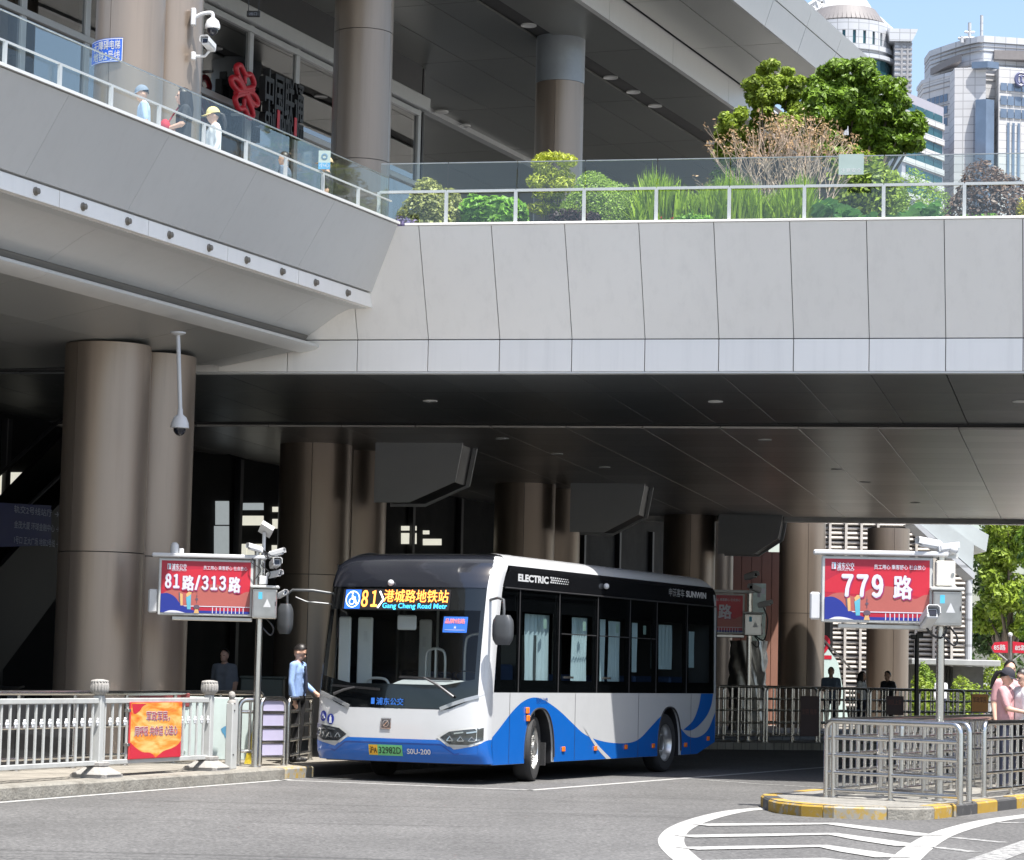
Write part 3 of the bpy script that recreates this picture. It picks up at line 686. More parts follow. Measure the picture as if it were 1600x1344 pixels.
def wallquad(name, m, pxs, u=-26.95, parent=sb):
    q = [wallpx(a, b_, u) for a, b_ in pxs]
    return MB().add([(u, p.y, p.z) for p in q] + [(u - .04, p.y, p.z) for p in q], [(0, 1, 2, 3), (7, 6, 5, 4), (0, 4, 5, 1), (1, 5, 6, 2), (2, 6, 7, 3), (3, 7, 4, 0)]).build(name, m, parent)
for x0, x1, y0, y1, mm in ((339, 358, 783, 820, M_dayglowg), (374, 412, 786, 797, M_dayglowg), (374, 412, 806, 821, M_dayglow), (428, 440, 792, 800, M_dayglow), (428, 440, 811, 826, M_dayglow), (372, 385, 850, 872, M_dayglow), (386, 412, 850, 872, M_dayglow), (427, 440, 852, 872, M_dayglow), (337, 358, 822, 872, M_dayglowg),
                           (629, 651, 822, 829, M_dayglow), (629, 651, 833, 850, M_dayglow), (663, 671, 829, 835, M_dayglow), (663, 690, 842, 852, M_dayglow), (0, 48, 738, 785, M_dayglow)):
    wallquad('daylight_glow_pane', mm, [(x0, y1), (x1, y1), (x1, y0), (x0, y0)])
# navy direction board, text dim in the shade
q = wallquad('direction_board', mat('navy sign', (.012, .02, .09), .4, var=.1), [(-30, 856), (80, 852), (80, 790), (-30, 784)], -24.7)
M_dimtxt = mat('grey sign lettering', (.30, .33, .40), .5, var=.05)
for body, px, py, wd in (('轨交2号线站厅 →', 22, 800, 1.0), ('金茂大厦 环球金融中心 →', 22, 824, 1.0), ('1号口 正大广场 地铁2号线 →', 22, 848, 1.0)):
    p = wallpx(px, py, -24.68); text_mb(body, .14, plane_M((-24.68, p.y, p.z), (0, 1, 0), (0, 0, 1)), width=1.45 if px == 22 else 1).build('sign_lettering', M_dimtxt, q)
# escalator seen in the gloom at the left
es = thing('escalator', 'dark escalator rising in the shade behind the left columns', 'escalator', FS, (0, 0, 0), (-25.5, 36, 0.15))
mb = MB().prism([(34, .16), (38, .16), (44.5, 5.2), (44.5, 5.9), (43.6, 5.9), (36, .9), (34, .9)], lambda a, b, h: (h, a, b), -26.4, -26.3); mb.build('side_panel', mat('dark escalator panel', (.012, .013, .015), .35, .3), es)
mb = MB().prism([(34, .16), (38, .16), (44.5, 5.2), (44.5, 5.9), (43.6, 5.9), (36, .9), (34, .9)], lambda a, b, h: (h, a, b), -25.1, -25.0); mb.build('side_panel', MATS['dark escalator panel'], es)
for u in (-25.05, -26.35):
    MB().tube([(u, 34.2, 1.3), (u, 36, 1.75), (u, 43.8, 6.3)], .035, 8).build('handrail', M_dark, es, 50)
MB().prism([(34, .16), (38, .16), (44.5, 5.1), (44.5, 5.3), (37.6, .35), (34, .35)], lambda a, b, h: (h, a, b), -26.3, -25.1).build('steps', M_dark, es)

# haunch boxes fixed to the column pairs
M_haunch = mat('grey haunch cladding', (.36, .37, .375), .45, .05, var=.06, vscale=1.5)
for k, (pts, Y, lab) in enumerate([
        ([(587, 684), (730, 686), (717, 755), (642, 786), (584, 785)], 53.2, 'largest grey cut-corner ceiling box beside the second column pair'),
        ([(892, 747), (1012, 748), (1002, 805), (945, 833), (890, 831)], 63.4, 'dark cut-corner ceiling box beside the third column pair'),
        ([(1123, 794), (1226, 794), (1218, 842), (1178, 867), (1122, 865)], 74.4, 'farthest dark cut-corner ceiling box above the far bus platform')]):
    P = [w2br(atY(a, b_, Y)) for a, b_ in pts]; y0 = P[0].y
    for p in P[:2]: p.z = 6.045
    o = thing('ceiling_box', lab, 'ceiling box', FB, (0, 0, 0), (P[4].x, y0, P[4].z), 'cut-corner boxes under the bridge')
    poly = [(p.x, p.z) for p in P]
    MB().prism(poly, lambda a, b, h: (a, h, b), y0, y0 + .06).build('front_plate', M_haunch, o)
    MB().prism(poly, lambda a, b, h: (a, h, b), y0 + 1.3, y0 + 1.36).build('back_plate', M_haunch, o)
    cx = sum(a for a, b_ in poly) / 5; cz = sum(b_ for a, b_ in poly) / 5
    ins = [(cx + (a - cx) * .9, cz + (b_ - cz) * (.9 if b_ < 6 else .97)) for a, b_ in poly]
    MB().prism(ins, lambda a, b, h: (a, h, b), y0 + .06, y0 + 1.3).build('core', M_dark, o)

# ---- glass balustrades
M_railp = mat('grey rail paint', (.42, .44, .44), .35, .3, var=.06)
def balustrade(root, pts, zb, zr, zt, post=.05, rw=.04):
    """glass panes on posts along a list of frame points"""
    for a, b_ in zip(pts[:-1], pts[1:]):
        a = Vector(a); b_ = Vector(b_); d = (b_ - a); L_ = d.length; d.normalize(); n = Vector((d.y, -d.x, 0))
        p0 = a + d * .008; p1 = b_ - d * .008
        t = .012
        vs = []
        for s_ in (-1, 1):
            for p, z in ((p0, zb + .02), (p1, zb + .02), (p1, zt), (p0, zt)): vs.append(Vector((p.x, p.y, z)) + n * t / 2 * s_)
        MB().add(vs, [(0, 1, 2, 3), (7, 6, 5, 4), (0, 4, 5, 1), (1, 5, 6, 2), (2, 6, 7, 3), (3, 7, 4, 0)]).build('glass_pane', G_clear, root)
        MB().beam(Vector((p0.x, p0.y, zt + .008)), Vector((p1.x, p1.y, zt + .008)), .02, .014).build('edge_trim', M_steelb, root)
        MB().beam(Vector((p0.x, p0.y, zr)) + n * .06, Vector((p1.x, p1.y, zr)) + n * .06, rw, rw).build('rail', M_railp, root)
        MB().beam(Vector((a.x, a.y, zb)) + n * .06, Vector((a.x, a.y, zr)) + n * .06, post, .05, up=(d.x, d.y, 0)).build('post', M_railp, root)
bb = thing('glass_balustrade', 'clear glass balustrade with white rail in front of the bridge plants', 'balustrade', FB, (0, 0, 0), (-5, YB + .2, 8.275))
pxs = [573, 674, 790, 903, 1021, 1139, 1259, 1384, 1510, 1640]
pp = []
for a in pxs: pp.append((w2br(atY(a, 345, 39.3)).x, YB + .2, 0))
pp = [(pp[0][0] - .12, YB + .2, 0)] + pp[1:]
balustrade(bb, pp + [(pp[-1][0] + 1.2, YB + .2, 0), (pp[-1][0] + 2.4, YB + .2, 0)], 8.275, 8.78, 9.22)
wb = thing('glass_balustrade', 'clear glass balustrade along the raised walkway in front of walking people', 'balustrade', FS, (0, 0, 0), (-16.72, 35, 8.3))
vw = [vend(-16.72, 8.3) + .05 - 1.2 * k for k in range(14)][::-1]
balustrade(wb, [(-16.72, v_, 0) for v_ in vw], 8.3, 8.62, 8.98, .035, .022)

# ================================================================== the bus
BB = Vector((-0.2, 37.4, 0)); W = 2.65; LB = 9.25; FBU = -ABUS
bus = thing('city_bus', 'white and blue electric city bus with black curved front, route 81', 'bus', FBU, BB, (-W / 2, LB / 2, 0))
M_bwhite = mat('white bus paint', (.49, .50, .51), .22, var=.02, vscale=3, coat=.5, spec=.4, dirt=.06)
M_bblue = mat('blue bus paint', (.008, .115, .45), .2, var=.03, vscale=3, coat=.5, spec=.4, dirt=.05)
M_bblack = mat('gloss black panel', (.008, .0085, .01), .08, var=.1, vscale=3, spec=.5, coat=.3)
M_dome = mat('black front dome', (.011, .0125, .018), .14, var=.08, vscale=2, coat=1.0)
M_trim = mat('dark trim', (.03, .03, .032), .5)
M_inner = mat('bus inner lining', (.48, .49, .50), .6)
M_innerd = mat('bus dark lining', (.10, .10, .105), .6)
M_curt = mat('pale blue curtain', (.62, .76, .82), .85, var=.08, vscale=20, stretch=(1, 1, .1))
M_orange = mat('amber marker lens', (.75, .18, .02), .25, var=.1)
G_ws = glass('windscreen glass', (.80, .84, .83), .8, 1.5, base=.0)
G_side = glass('tinted bus glass', (.55, .60, .60), .9, 1.5, base=.01)
PROF = [(.28, -.27), (.40, -.345), (.55, -.37), (.80, -.36), (1.05, -.345), (1.35, -.32), (1.8, -.255), (2.3, -.165), (2.68, -.085), (2.8, -.045), (2.92, .02), (3.02, .10), (3.10, .20), (3.17, .36), (3.21, .56), (3.235, .9)]
def yf(z):
    if z <= PROF[0][0]: return PROF[0][1]
    for (z0, a), (z1, b_) in zip(PROF[:-1], PROF[1:]):
        if z <= z1: return lerp(a, b_, (z - z0) / (z1 - z0))
    return PROF[-1][1]
ZC = 2.98; RC = .255
def wz(z):
    """half width of the body at height z"""
    w_ = W / 2
    if z > 1.27: w_ -= (z - 1.27) * .012
    if z > ZC:
        t = min(1, (z - ZC) / RC); w_ -= .34 * (1 - math.sqrt(max(0, 1 - t * t)))
    return w_
DF = .40; PF = 3.4
def plan(a): return DF * (1 - max(0.0, 1 - abs(a) ** PF) ** (1 / PF))
def S(x, z, off=0.0):
    """point of the front skin: x from -W to 0, height z, lifted by off"""
    a = max(-1, min(1, (x + W / 2) / wz(z)))
    return Vector((-W / 2 + a * wz(z), yf(z) + plan(a) - off, z))
def Sa(a, z, off=0.0):
    return Vector((-W / 2 + a * wz(z), yf(z) + plan(a) - off, z)) + Vector((off * max(0, abs(a) - .8) * 4 * (1 if a > 0 else -1), 0, 0))
def arange_(a0, a1, n): return [lerp(a0, a1, i / n) for i in range(n + 1)]
# angular spacing that follows the rounded corners
def aset(a0, a1, n=40):
    out = []
    for i in range(n + 1):
        t = lerp(-1, 1, i / n); a = math.copysign(1 - (1 - abs(t)) ** 2.0, t) if abs(t) > .0 else 0
        out.append(lerp(a0, a1, (a + 1) / 2))
    return out
def patch(name, m, a0, a1, zlo, zhi, nz=10, off=0.0, na=40, smooth=50, parent=bus, mi=0):
    """piece of the front skin between two height curves zlo(a), zhi(a)"""
    us = aset(a0, a1, na); mb = MB()
    mb.grid(lambda a, t: Sa(a, lerp(zlo(a), zhi(a), t), off), us, arange_(0, 1, nz))
    return mb.build(name, m, parent, smooth)
c = lambda v: (lambda a: v)
XA = lambda x: (x + W / 2) / (W / 2)
AP = .915                                   # where the white pillar starts on the visible corner
def mask_lo(a):                            # lower border of the black mask
    x = a
    t = abs(x)
    return 1.02 + (0.0 if t < .62 else (t - .62) * .62)
def blue_top(a):
    t = abs(a)
    if t < .56: return .605
    if t < .70: return lerp(.605, .475, (t - .56) / .14)
    return lerp(.475, .56, (t - .70) / .30)
patch('front_panel', M_bwhite, -1, 1, lambda a: blue_top(a) - .004, lambda a: mask_lo(a) if abs(a) < .9 else lerp(mask_lo(.9), 1.27, (abs(a) - .9) / .1), 8)
bp_ = patch('bumper', M_bblue, -1, 1, c(.285), blue_top, 8, .006)
patch('bumper_crease', mat('dark blue bus paint', (.008, .06, .28), .25, coat=.4), -.75, .75, lambda a: blue_top(a) - .075, lambda a: blue_top(a) - .055, 2, .012, parent=bp_)
patch('front_mask', M_bblack, -1, AP, lambda a: mask_lo(a) + .004, lambda a: 1.36 + .12 * max(0, abs(a) - .55) / .45, 6, -.012)
patch('front_dome', M_dome, -1, AP + .004, c(2.72), c(3.232), 16, 0, 60)
patch('pillar', M_bwhite, AP, 1, lambda a: mask_lo(.9) if a < .9 else lerp(mask_lo(.9), 1.27, (a - .9) / .1), c(3.232), 34, .003, 20)
ws = patch('windscreen', G_ws, -.985, AP - .004, lambda a: mask_lo(a) + .02, c(2.716), 14, .0, 44)
patch('frit_band', M_bblack, -1, AP, c(2.40), c(2.72), 4, -.014)
patch('frit_band', M_bblack, -1, -.955, c(1.3), c(2.42), 10, -.014, 6)
patch('frit_band', M_bblack, .875, AP, c(1.3), c(2.42), 10, -.014, 6)
# display behind the glass
M_ledb = mat('black display face', (.008, .008, .009), .6)
disp = MB().box(-2.32, -.65, .02, .06, 2.39, 2.68).build('route_display', M_ledb, bus)
def led(name, rgb, s): return mat(name, rgb, .5, emit=rgb, emit_s=s)
L_or = led('amber LED', (1.0, .33, .06), 1.1); L_bl = led('cyan LED', (.05, .45, .95), .9); L_wh = led('white LED', (.85, .9, 1.0), .9); L_wb = led('blue LED panel', (.02, .11, .55), .55)
# the display sits just in front of the frit, under the glass
ZF = lambda x, z: S(x, z).y - .010
def ftext(body, size, x, z, m, name, parent, bold=0, width=None, align='LEFT', off=.012):
    mb = text_mb(body, size, plane_M((0, 0, 0), (1, 0, 0), (0, 0, 1)), bold, align, width=width, spacing=.7 if '８' in body else 1.0)
    mb.v = [tuple(S(x + v_[0], z + v_[2], off - v_[1])) for v_ in mb.v]
    return mb.build(name, m, parent)
def fquad(x0, x1, z0, z1, m, name, parent, off=.012, n=6, th=0):
    mb = MB(); mb.grid(lambda x, z: S(x, z, off), arange_(x0, x1, n), arange_(z0, z1, 3)); return mb.build(name, m, parent, 50)
ld = disp
fquad(-2.32, -.62, 2.395, 2.685, M_ledb, 'display_face', ld, .0035, 16)
fquad(-2.28, -2.02, 2.405, 2.675, L_wb, 'display_symbol_panel', ld, .0055)
def ring_mb(cx, cz, r0, r1, off, n=24):
    mb = MB(); vs = []
    for k in range(n):
        a = 2 * math.pi * k / n
        vs += [S(cx + r0 * math.cos(a), cz + r0 * math.sin(a), off), S(cx + r1 * math.cos(a), cz + r1 * math.sin(a), off)]
    return mb.add(vs, [(2 * k, 2 * k + 1, (2 * k + 3) % (2 * n), (2 * k + 2) % (2 * n)) for k in range(n)])
def wheelchair(cx, cz, s, off):
    """wheelchair symbol"""
    mb = ring_mb(cx - .06 * s, cz - .12 * s, .13 * s, .18 * s, off)
    for pts in ([(-.05, .22), (-.03, .0), (.14, .0), (.22, -.24), (.32, -.20)], [(-.04, .10), (.14, .10)]):
        q = [S(cx + a * s, cz + b_ * s, off) for a, b_ in pts]
        for p0, p1 in zip(q[:-1], q[1:]): mb.beam(p0, p1, .05 * s, .05 * s, up=(0, 1, 0))
    h = MB(); vs = [S(cx + (-.06 + .055 * math.cos(k)) * s, cz + (.31 + .055 * math.sin(k)) * s, off) for k in np.linspace(0, 2 * math.pi, 12, endpoint=False)]
    mb.add(vs, [tuple(range(12))]); return mb
m_ = ring_mb(-2.15, 2.54, .105, .118, .007); w_ = wheelchair(-2.145, 2.54, .27, .007); m_.add(w_.v, w_.f); m_.build('display_symbol', L_wh, ld)
ftext('８１', .30, -2.0, 2.44, L_or, 'display_number', ld, .006, .25, off=.0055)
mb = MB()
for (a, b_) in (((-1.72, 2.655), (-1.65, 2.54)), ((-1.65, 2.54), (-1.73, 2.42))): mb.beam(S(*a, .006), S(*b_, .006), .022, .012, up=(0, 1, 0))
mb.build('display_arrow', L_wh, ld)
ftext('港城路地铁站', .19, -1.65, 2.52, L_or, 'display_lettering', ld, .0015, 1.0, off=.0055)
ftext('Gang Cheng Road Metr', .10, -1.655, 2.42, L_bl, 'display_lettering', ld, .001, 1.0, off=.0055)
# front lettering, plate, badge, discs
M_blueletter = mat('blue lettering', (.03, .15, .55), .4, emit=None)
ftext('浦东公交', .105, -1.60, 1.075, M_blueletter, 'operator_lettering', bus, .002, .42, off=.016)
fquad(-1.685, -1.63, 1.075, 1.16, M_blueletter, 'operator_emblem', bus, .014, 2)
bdg = fquad(-1.515, -1.355, .735, .885, mat('chrome badge', (.62, .62, .63), .2, 1.0), 'badge', bus, .014, 3)
fquad(-1.50, -1.37, .75, .87, mat('badge field', (.12, .12, .125), .3, .6), 'badge_field', bdg, .017, 3)
mb = ring_mb(-1.435, .81, .036, .05, .02); mb.beam(S(-1.47, .77, .02), S(-1.40, .85, .02), .014, .006, up=(0, 1, 0)); mb.build('badge_letter', MATS['chrome badge'], bdg)
pl_ = fquad(-1.695, -1.17, .365, .515, mat('green plate', (.16, .52, .20), .4, var=.05), 'number_plate', bus, .016, 4)
fquad(-1.69, -1.555, .37, .51, mat('amber plate', (.80, .42, .03), .4, var=.05), 'plate_field', pl_, .019, 2)
M_ink = mat('black ink', (.01, .01, .01), .5)
ftext('沪A', .105, -1.675, .40, M_ink, 'plate_lettering', pl_, .0015, .11, off=.022); ftext('32982D', .13, -1.535, .395, M_ink, 'plate_lettering', pl_, .001, .345, off=.022)
ftext('S0U-200', .10, -1.10, .40, M_white, 'fleet_number', bus, .002, .36, off=.016)
for x, z, kind in ((-2.475, .885, 0), (-2.335, .845, 1)):
    d_ = fquad(x - .001, x + .001, z, z + .001, M_blueletter, 'front_disc', bus)
    vs = [S(x + .062 * math.cos(k), z + .075 * math.sin(k), .012) for k in np.linspace(0, 2 * math.pi, 24, endpoint=False)]
    bpy.data.meshes.remove(d_.data)
    d_ = MB().add(vs, [tuple(range(24))]).build('front_disc', mat('navy disc', (.015, .03, .25), .4), bus)
    if kind == 0: wheelchair(x, z, .13, .016).build('disc_symbol', M_white, d_)
    else:
        mb = MB(); vs = [S(x + .011 * math.cos(k), z + .042 + .013 * math.sin(k), .016) for k in np.linspace(0, 2 * math.pi, 10, endpoint=False)]; mb.add(vs, [tuple(range(10))])
        mb.beam(S(x, z + .03, .016), S(x, z - .01, .016), .03, .006, up=(0, 1, 0)); mb.beam(S(x - .008, z - .01, .016), S(x - .014, z - .055, .016), .014, .006, up=(0, 1, 0)); mb.beam(S(x + .008, z - .01, .016), S(x + .014, z - .055, .016), .014, .006, up=(0, 1, 0))
        mb.build('disc_symbol', M_white, d_)
# headlights
M_lens = mat('headlamp chrome', (.55, .56, .58), .12, .9); M_hlb = mat('headlamp housing', (.03, .032, .035), .2)
G_lens = glass('headlamp lens', (.9, .93, .95), 1.0, 1.45, base=.03)
for sgn in (1, -1):
    ctr = lambda x: x if sgn > 0 else -W - x
    poly = [(-.60, .645), (-.47, .725), (-.03, .785), (-.03, .62), (-.20, .548), (-.46, .548)]
    def lay(poly, off):
        vs = []; n = len(poly); P = []
        for i in range(n):
            for t in (0, .25, .5, .75): P.append((lerp(poly[i][0], poly[(i + 1) % n][0], t), lerp(poly[i][1], poly[(i + 1) % n][1], t)))
        cx = sum(p[0] for p in P) / len(P); cz = sum(p[1] for p in P) / len(P); mb = MB()
        rings = [[(cx + (a - cx) * k, cz + (b_ - cz) * k) for a, b_ in P] for k in (1, .66, .33)]
        vs = [S(ctr(a), b_, off) for r_ in rings for a, b_ in r_] + [S(ctr(cx), cz, off)]; m = len(P)
        fs = [(r_ * m + i, r_ * m + (i + 1) % m, (r_ + 1) * m + (i + 1) % m, (r_ + 1) * m + i) for r_ in range(2) for i in range(m)] + [(2 * m + i, 2 * m + (i + 1) % m, 3 * m) for i in range(m)]
        return mb.add(vs, fs)
    rim = lay([(-.66, .645), (-.49, .748), (.0, .812), (.0, .60), (-.17, .522), (-.49, .522)] if sgn > 0 else [(-.66, .645), (-.49, .748), (-.01, .812), (-.01, .60), (-.17, .522), (-.49, .522)], .008).build('headlight', M_whited, bus, 50)
    lay(poly, .012).build('housing', M_hlb, rim, 50)
    for k in range(3):
        x0 = -.50 + k * .15
        mb = MB()
        for a, b_ in (((x0, .60), (x0 + .045, .66)), ((x0 + .045, .66), (x0 + .09, .60)), ((x0, .60), (x0 + .09, .60))): mb.beam(S(ctr(a[0]), a[1], .018), S(ctr(b_[0]), b_[1], .018), .013, .012, up=(0, 1, 0))
        mb.build('lamp_element', M_lens, rim)
    for k in range(2):
        mb = MB(); x0 = -.40 + k * .17; mb.beam(S(ctr(x0), .70 + .01 * k, .016), S(ctr(x0 + .13), .72 + .012 * k, .016), .02, .01, up=(0, 1, 0)); mb.build('lamp_element', M_lens, rim)
    lay(poly, .026).build('lens', G_lens, rim, 50)
    # slim day lamp strip below the windscreen corner
    mb = MB(); pts = [(-.62, 1.03), (-.45, 1.10), (-.28, 1.16), (-.10, 1.215)]
    for p0, p1 in zip(pts[:-1], pts[1:]): mb.beam(S(ctr(p0[0]), p0[1], .012), S(ctr(p1[0]), p1[1], .012), .05, .02, up=(0, 1, 0))
    mb.build('day_lamp', mat('grey lamp strip', (.35, .36, .37), .2, .4), bus)
# wipers
for (pv, tip, mid) in (((-.42, 1.20), (-1.35, 1.44), (-.88, 1.46)), ((-2.28, 1.20), (-1.35, 1.29), (-1.95, 1.30))):
    mb = MB().tube([S(*pv, .05), S(lerp(pv[0], mid[0], .5), lerp(pv[1], mid[1], .6), .06), S(*mid, .045)], [.022, .018, .012], 8)
    a = mb.build('wiper', mat('wiper arm', (.10, .10, .105), .35, .5), bus, 50)
    MB().beam(S(mid[0] - .38, mid[1] + (.0 if pv[0] > -1 else .02), .035), S(mid[0] + .40, mid[1] - .02, .035), .018, .03).build('wiper_blade', M_blackp, a)
# front camera on the dome and stickers
MB().ball(S(-1.56, 2.775, .03), .045).build('front_camera', M_white, bus, 50)
st = fquad(-.68, -.33, 2.09, 2.31, mat('blue sticker', (.03, .14, .60), .4), 'windscreen_sticker', bus, .008, 4)
ftext('品牌线路', .075, -.655, 2.22, mat('pink lettering', (.75, .25, .28), .5), 'sticker_lettering', st, .002, .29, off=.012)
ftext('★', .06, -.53, 2.14, M_white, 'sticker_lettering', st, .0, off=.012)
MB().beam(S(-.65, 2.125, .012), S(-.36, 2.125, .012), .008, .004, up=(0, 1, 0)).build('sticker_line', M_white, st)

# ---- side (visible): lower skin with wheel arches, livery, black glass band, cove
def side_y0(z): return yf(z) + DF
ARCH = [(1.71, .54), (7.04, .54)]
def lower_outline(z0, z1, off):
    pts = [(side_y0(z1), z1)]
    for zz in (1.05, .8, .55, .4): 
        if z0 < zz < z1: pts.append((side_y0(zz), zz))
    pts.append((side_y0(z0), z0))
    for cy, rr in ARCH:
        n = 18
        for i in range(n + 1):
            a = math.pi - math.pi * i / n
            y = cy + rr * math.copysign(abs(math.cos(a)) ** .8, math.cos(a)); z = .34 + .71 * math.sin(a) ** .9
            pts.append((y, max(z0, z if 0 < i < n else z0)))
    pts += [(8.35, z0), (LB - .02, .46), (LB, .6), (LB, z1)]
    return pts
sx = lambda z: wz(z) - W / 2
M_side = lambda a, b, h: (h, a, b)
MB().prism(lower_outline(.27, 1.272, 0), M_side, -.04, 0).build('side_panel', M_bwhite, bus)
wave = [(-.14, .56), (.26, .76), (.71, 1.0), (1.1, 1.15), (1.5, 1.205), (1.92, 1.15), (2.43, 1.01), (2.95, .82), (3.37, .67), (3.86, .575), (4.49, .515), (5.21, .50), (5.7, .56), (6.19, .74), (6.69, .92), (7.05, .95), (7.31, .85), (7.59, .69), (7.96, .565), (8.42, .55), (8.88, .67), (9.24, .97)]
wv = smoothpoly([(a, b_, 0) for a, b_ in wave], 5)
def wave_z(y):
    for p, q in zip(wv[:-1], wv[1:]):
        if p.x <= y <= q.x: return lerp(p.y, q.y, (y - p.x) / max(1e-6, q.x - p.x))
    return wave[-1][1] if y > 9 else wave[0][1]
def arch_z(y):
    for cy, rr in ARCH:
        if abs(y - cy) < rr:
            cc = (abs(y - cy) / rr) ** (1 / .8); a = math.acos(min(1, cc)); return .34 + .71 * math.sin(a) ** .9 if cc < .999 else .27
    return .27
ys = sorted(set([round(v_, 3) for v_ in list(np.arange(.05, LB - .005, .045)) + [cy + s_ * rr for cy, rr in ARCH for s_ in (-1, 1)]]))
def low_z(y):
    b_ = .272
    if y > 8.35: b_ = lerp(.272, .46, min(1, (y - 8.35) / .88))
    return max(b_, arch_z(y))
mb = MB()
for a, b_ in zip(ys[:-1], ys[1:]):
    z0a, z0b, z1a, z1b = low_z(a + 1e-3), low_z(b_ - 1e-3), wave_z(a), wave_z(b_)
    if z1a <= z0a + .003 or z1b <= z0b + .003: continue
    if side_y0(.5) > b_: continue
    mb.add([(.003, a, z0a), (.003, b_, z0b), (.003, b_, z1b), (.003, a, z1a)], [(0, 1, 2, 3)])
mb.build('livery_wave', M_bblue, bus)
# blue round the corner up to the bumper
mb = MB(); mb.grid(lambda a, t: Sa(a, lerp(.286, lerp(blue_top(.93), .62, (a - .93) / .07), t), .008), aset(.93, 1, 10), arange_(0, 1, 4)); mb.build('livery_corner', M_bblue, bus, 50)
mb = MB(); mb.add([(.003, side_y0(.3), .286), (.003, .06, .275), (.003, .06, .66), (.003, side_y0(.62), .62)], [(0, 1, 2, 3)]); mb.build('livery_corner', M_bblue, bus)
sw = smoothpoly([(3.32, .80, 0), (3.62, .655, 0), (3.98, .475, 0), (4.5, .272, 0)], 6); sw2 = smoothpoly([(4.30, .272, 0), (3.88, .455, 0), (3.56, .645, 0), (3.32, .80, 0)], 6)
MB().add([(.006, p.x, p.y) for p in sw + sw2[:-1]], [tuple(range(len(sw) + len(sw2) - 1))]).build('livery_stripe', M_bwhite, bus)
cr_ = smoothpoly([(8.50, 1.27, 0), (8.38, 1.04, 0), (8.12, .82, 0), (7.68, .68, 0)], 6); cr2 = smoothpoly([(7.68, .68, 0), (8.05, .665, 0), (8.42, .745, 0), (8.80, .90, 0), (9.02, 1.08, 0), (9.10, 1.27, 0)], 6)
MB().add([(.006, p.x, p.y) for p in cr_ + cr2[1:]], [tuple(range(len(cr_) + len(cr2) - 1))]).build('livery_crescent', M_bblue, bus)
# wheels, arch liners
M_rim = mat('wheel alloy', (.55, .55, .54), .3, .9, var=.15, vscale=12, dirt=.3)
def wheel(cy, steer, cx=-.19, rear=False, side=1):
    Rw = .475; root_ = None
    MM = Matrix.Rotation(steer, 3, 'Z') @ Matrix.Rotation(R(90) * side, 3, 'Y')
    cpt = Vector((cx, cy, Rw))
    def L_(prof, n=36):
        return MB().lathe(prof, cpt, n, M=MM, cap=False)
    tyre = L_([(.30, -.12), (.36, -.135), (.44, -.13), (.468, -.10), (.475, -.05), (.475, .05), (.468, .10), (.44, .132), (.37, .138), (.305, .122), (.30, .10)]).build('wheel', M_rubber, bus, 40)
    if not rear:
        L_([(.30, .12), (.292, .10), (.28, .06), (.21, .045), (.20, .055), (.12, .06), (.115, .13), (.09, .145), (.0, .15)]).build('rim', M_rim, tyre, 40)
        mb = MB(); hb = MB()
        for k in range(10):
            a = 2 * math.pi * k / 10
            p = cpt + MM @ Vector((.165 * math.cos(a), .165 * math.sin(a), .055)); q = cpt + MM @ Vector((.165 * math.cos(a), .165 * math.sin(a), .115)); mb.cyl(p, q, .018, n=6)
            a += .31; p = cpt + MM @ Vector((.245 * math.cos(a), .245 * math.sin(a), .051)); q = cpt + MM @ Vector((.245 * math.cos(a), .245 * math.sin(a), .057)); hb.cyl(p, q, .03, n=12)
        mb.build('wheel_nuts', M_rim, tyre); hb.build('rim_holes', M_blackp, tyre)
    else:
        L_([(.30, .12), (.285, .10), (.27, .0), (.20, -.06), (.19, -.02), (.12, -.01), (.11, .06), (.0, .07)]).build('rim', M_rim, tyre, 40)
        mb = MB()
        for k in range(10):
            a = 2 * math.pi * k / 10; p = cpt + MM @ Vector((.155 * math.cos(a), .155 * math.sin(a), -.02)); q = cpt + MM @ Vector((.155 * math.cos(a), .155 * math.sin(a), .04)); mb.cyl(p, q, .016, n=6)
        mb.build('wheel_nuts', M_rim, tyre)
    return tyre
wheel(1.68, R(13)); wheel(7.04, 0, rear=True); wheel(1.68, R(13), -W + .19, side=-1); wheel(7.04, 0, -W + .19, True, -1)
for cy, rr in ARCH:
    for (xa, xb) in ((-.55, -.0405), (-W + .05, -W + .6)):
        mb = MB(); n = 16; pts = []
        for i in range(n + 1):
            a = math.pi - math.pi * i / n; pts.append((cy + (rr + .0) * math.copysign(abs(math.cos(a)) ** .8, math.cos(a)), .34 + .71 * math.sin(a) ** .9 if 0 < i < n else .25))
        mb.add([(xb, y, z) for y, z in pts] + [(xa, y, z) for y, z in pts], [(i, i + 1, n + 2 + i, n + 1 + i) for i in range(n)] + [tuple(range(n + 1, 2 * n + 2))] if xa > -1 else [(i, i + 1, n + 2 + i, n + 1 + i) for i in range(n)] + [tuple(range(n + 1))])
        mb.build('wheel_arch_liner', M_blackp, bus, 50)
for y_ in (.62, 3.02, 5.62, 8.02): MB().box(.0062, .0078, y_, y_ + .006, .28, 1.27).build('panel_seam', M_trim, bus)
# arch rim lip
for cy, rr in ARCH:
    pts = []
    for i in range(25):
        a = math.pi - math.pi * i / 24; pts.append((.004, cy + rr * math.copysign(abs(math.cos(a)) ** .8, math.cos(a)), .34 + .71 * math.sin(a) ** .9))
    MB().tube(pts, .014, 6).build('arch_lip', M_trim, bus, 50)
MB().box(-.45, -.06, 2.06, 2.10, .22, .55).build('mud_flap', M_rubber, bus)
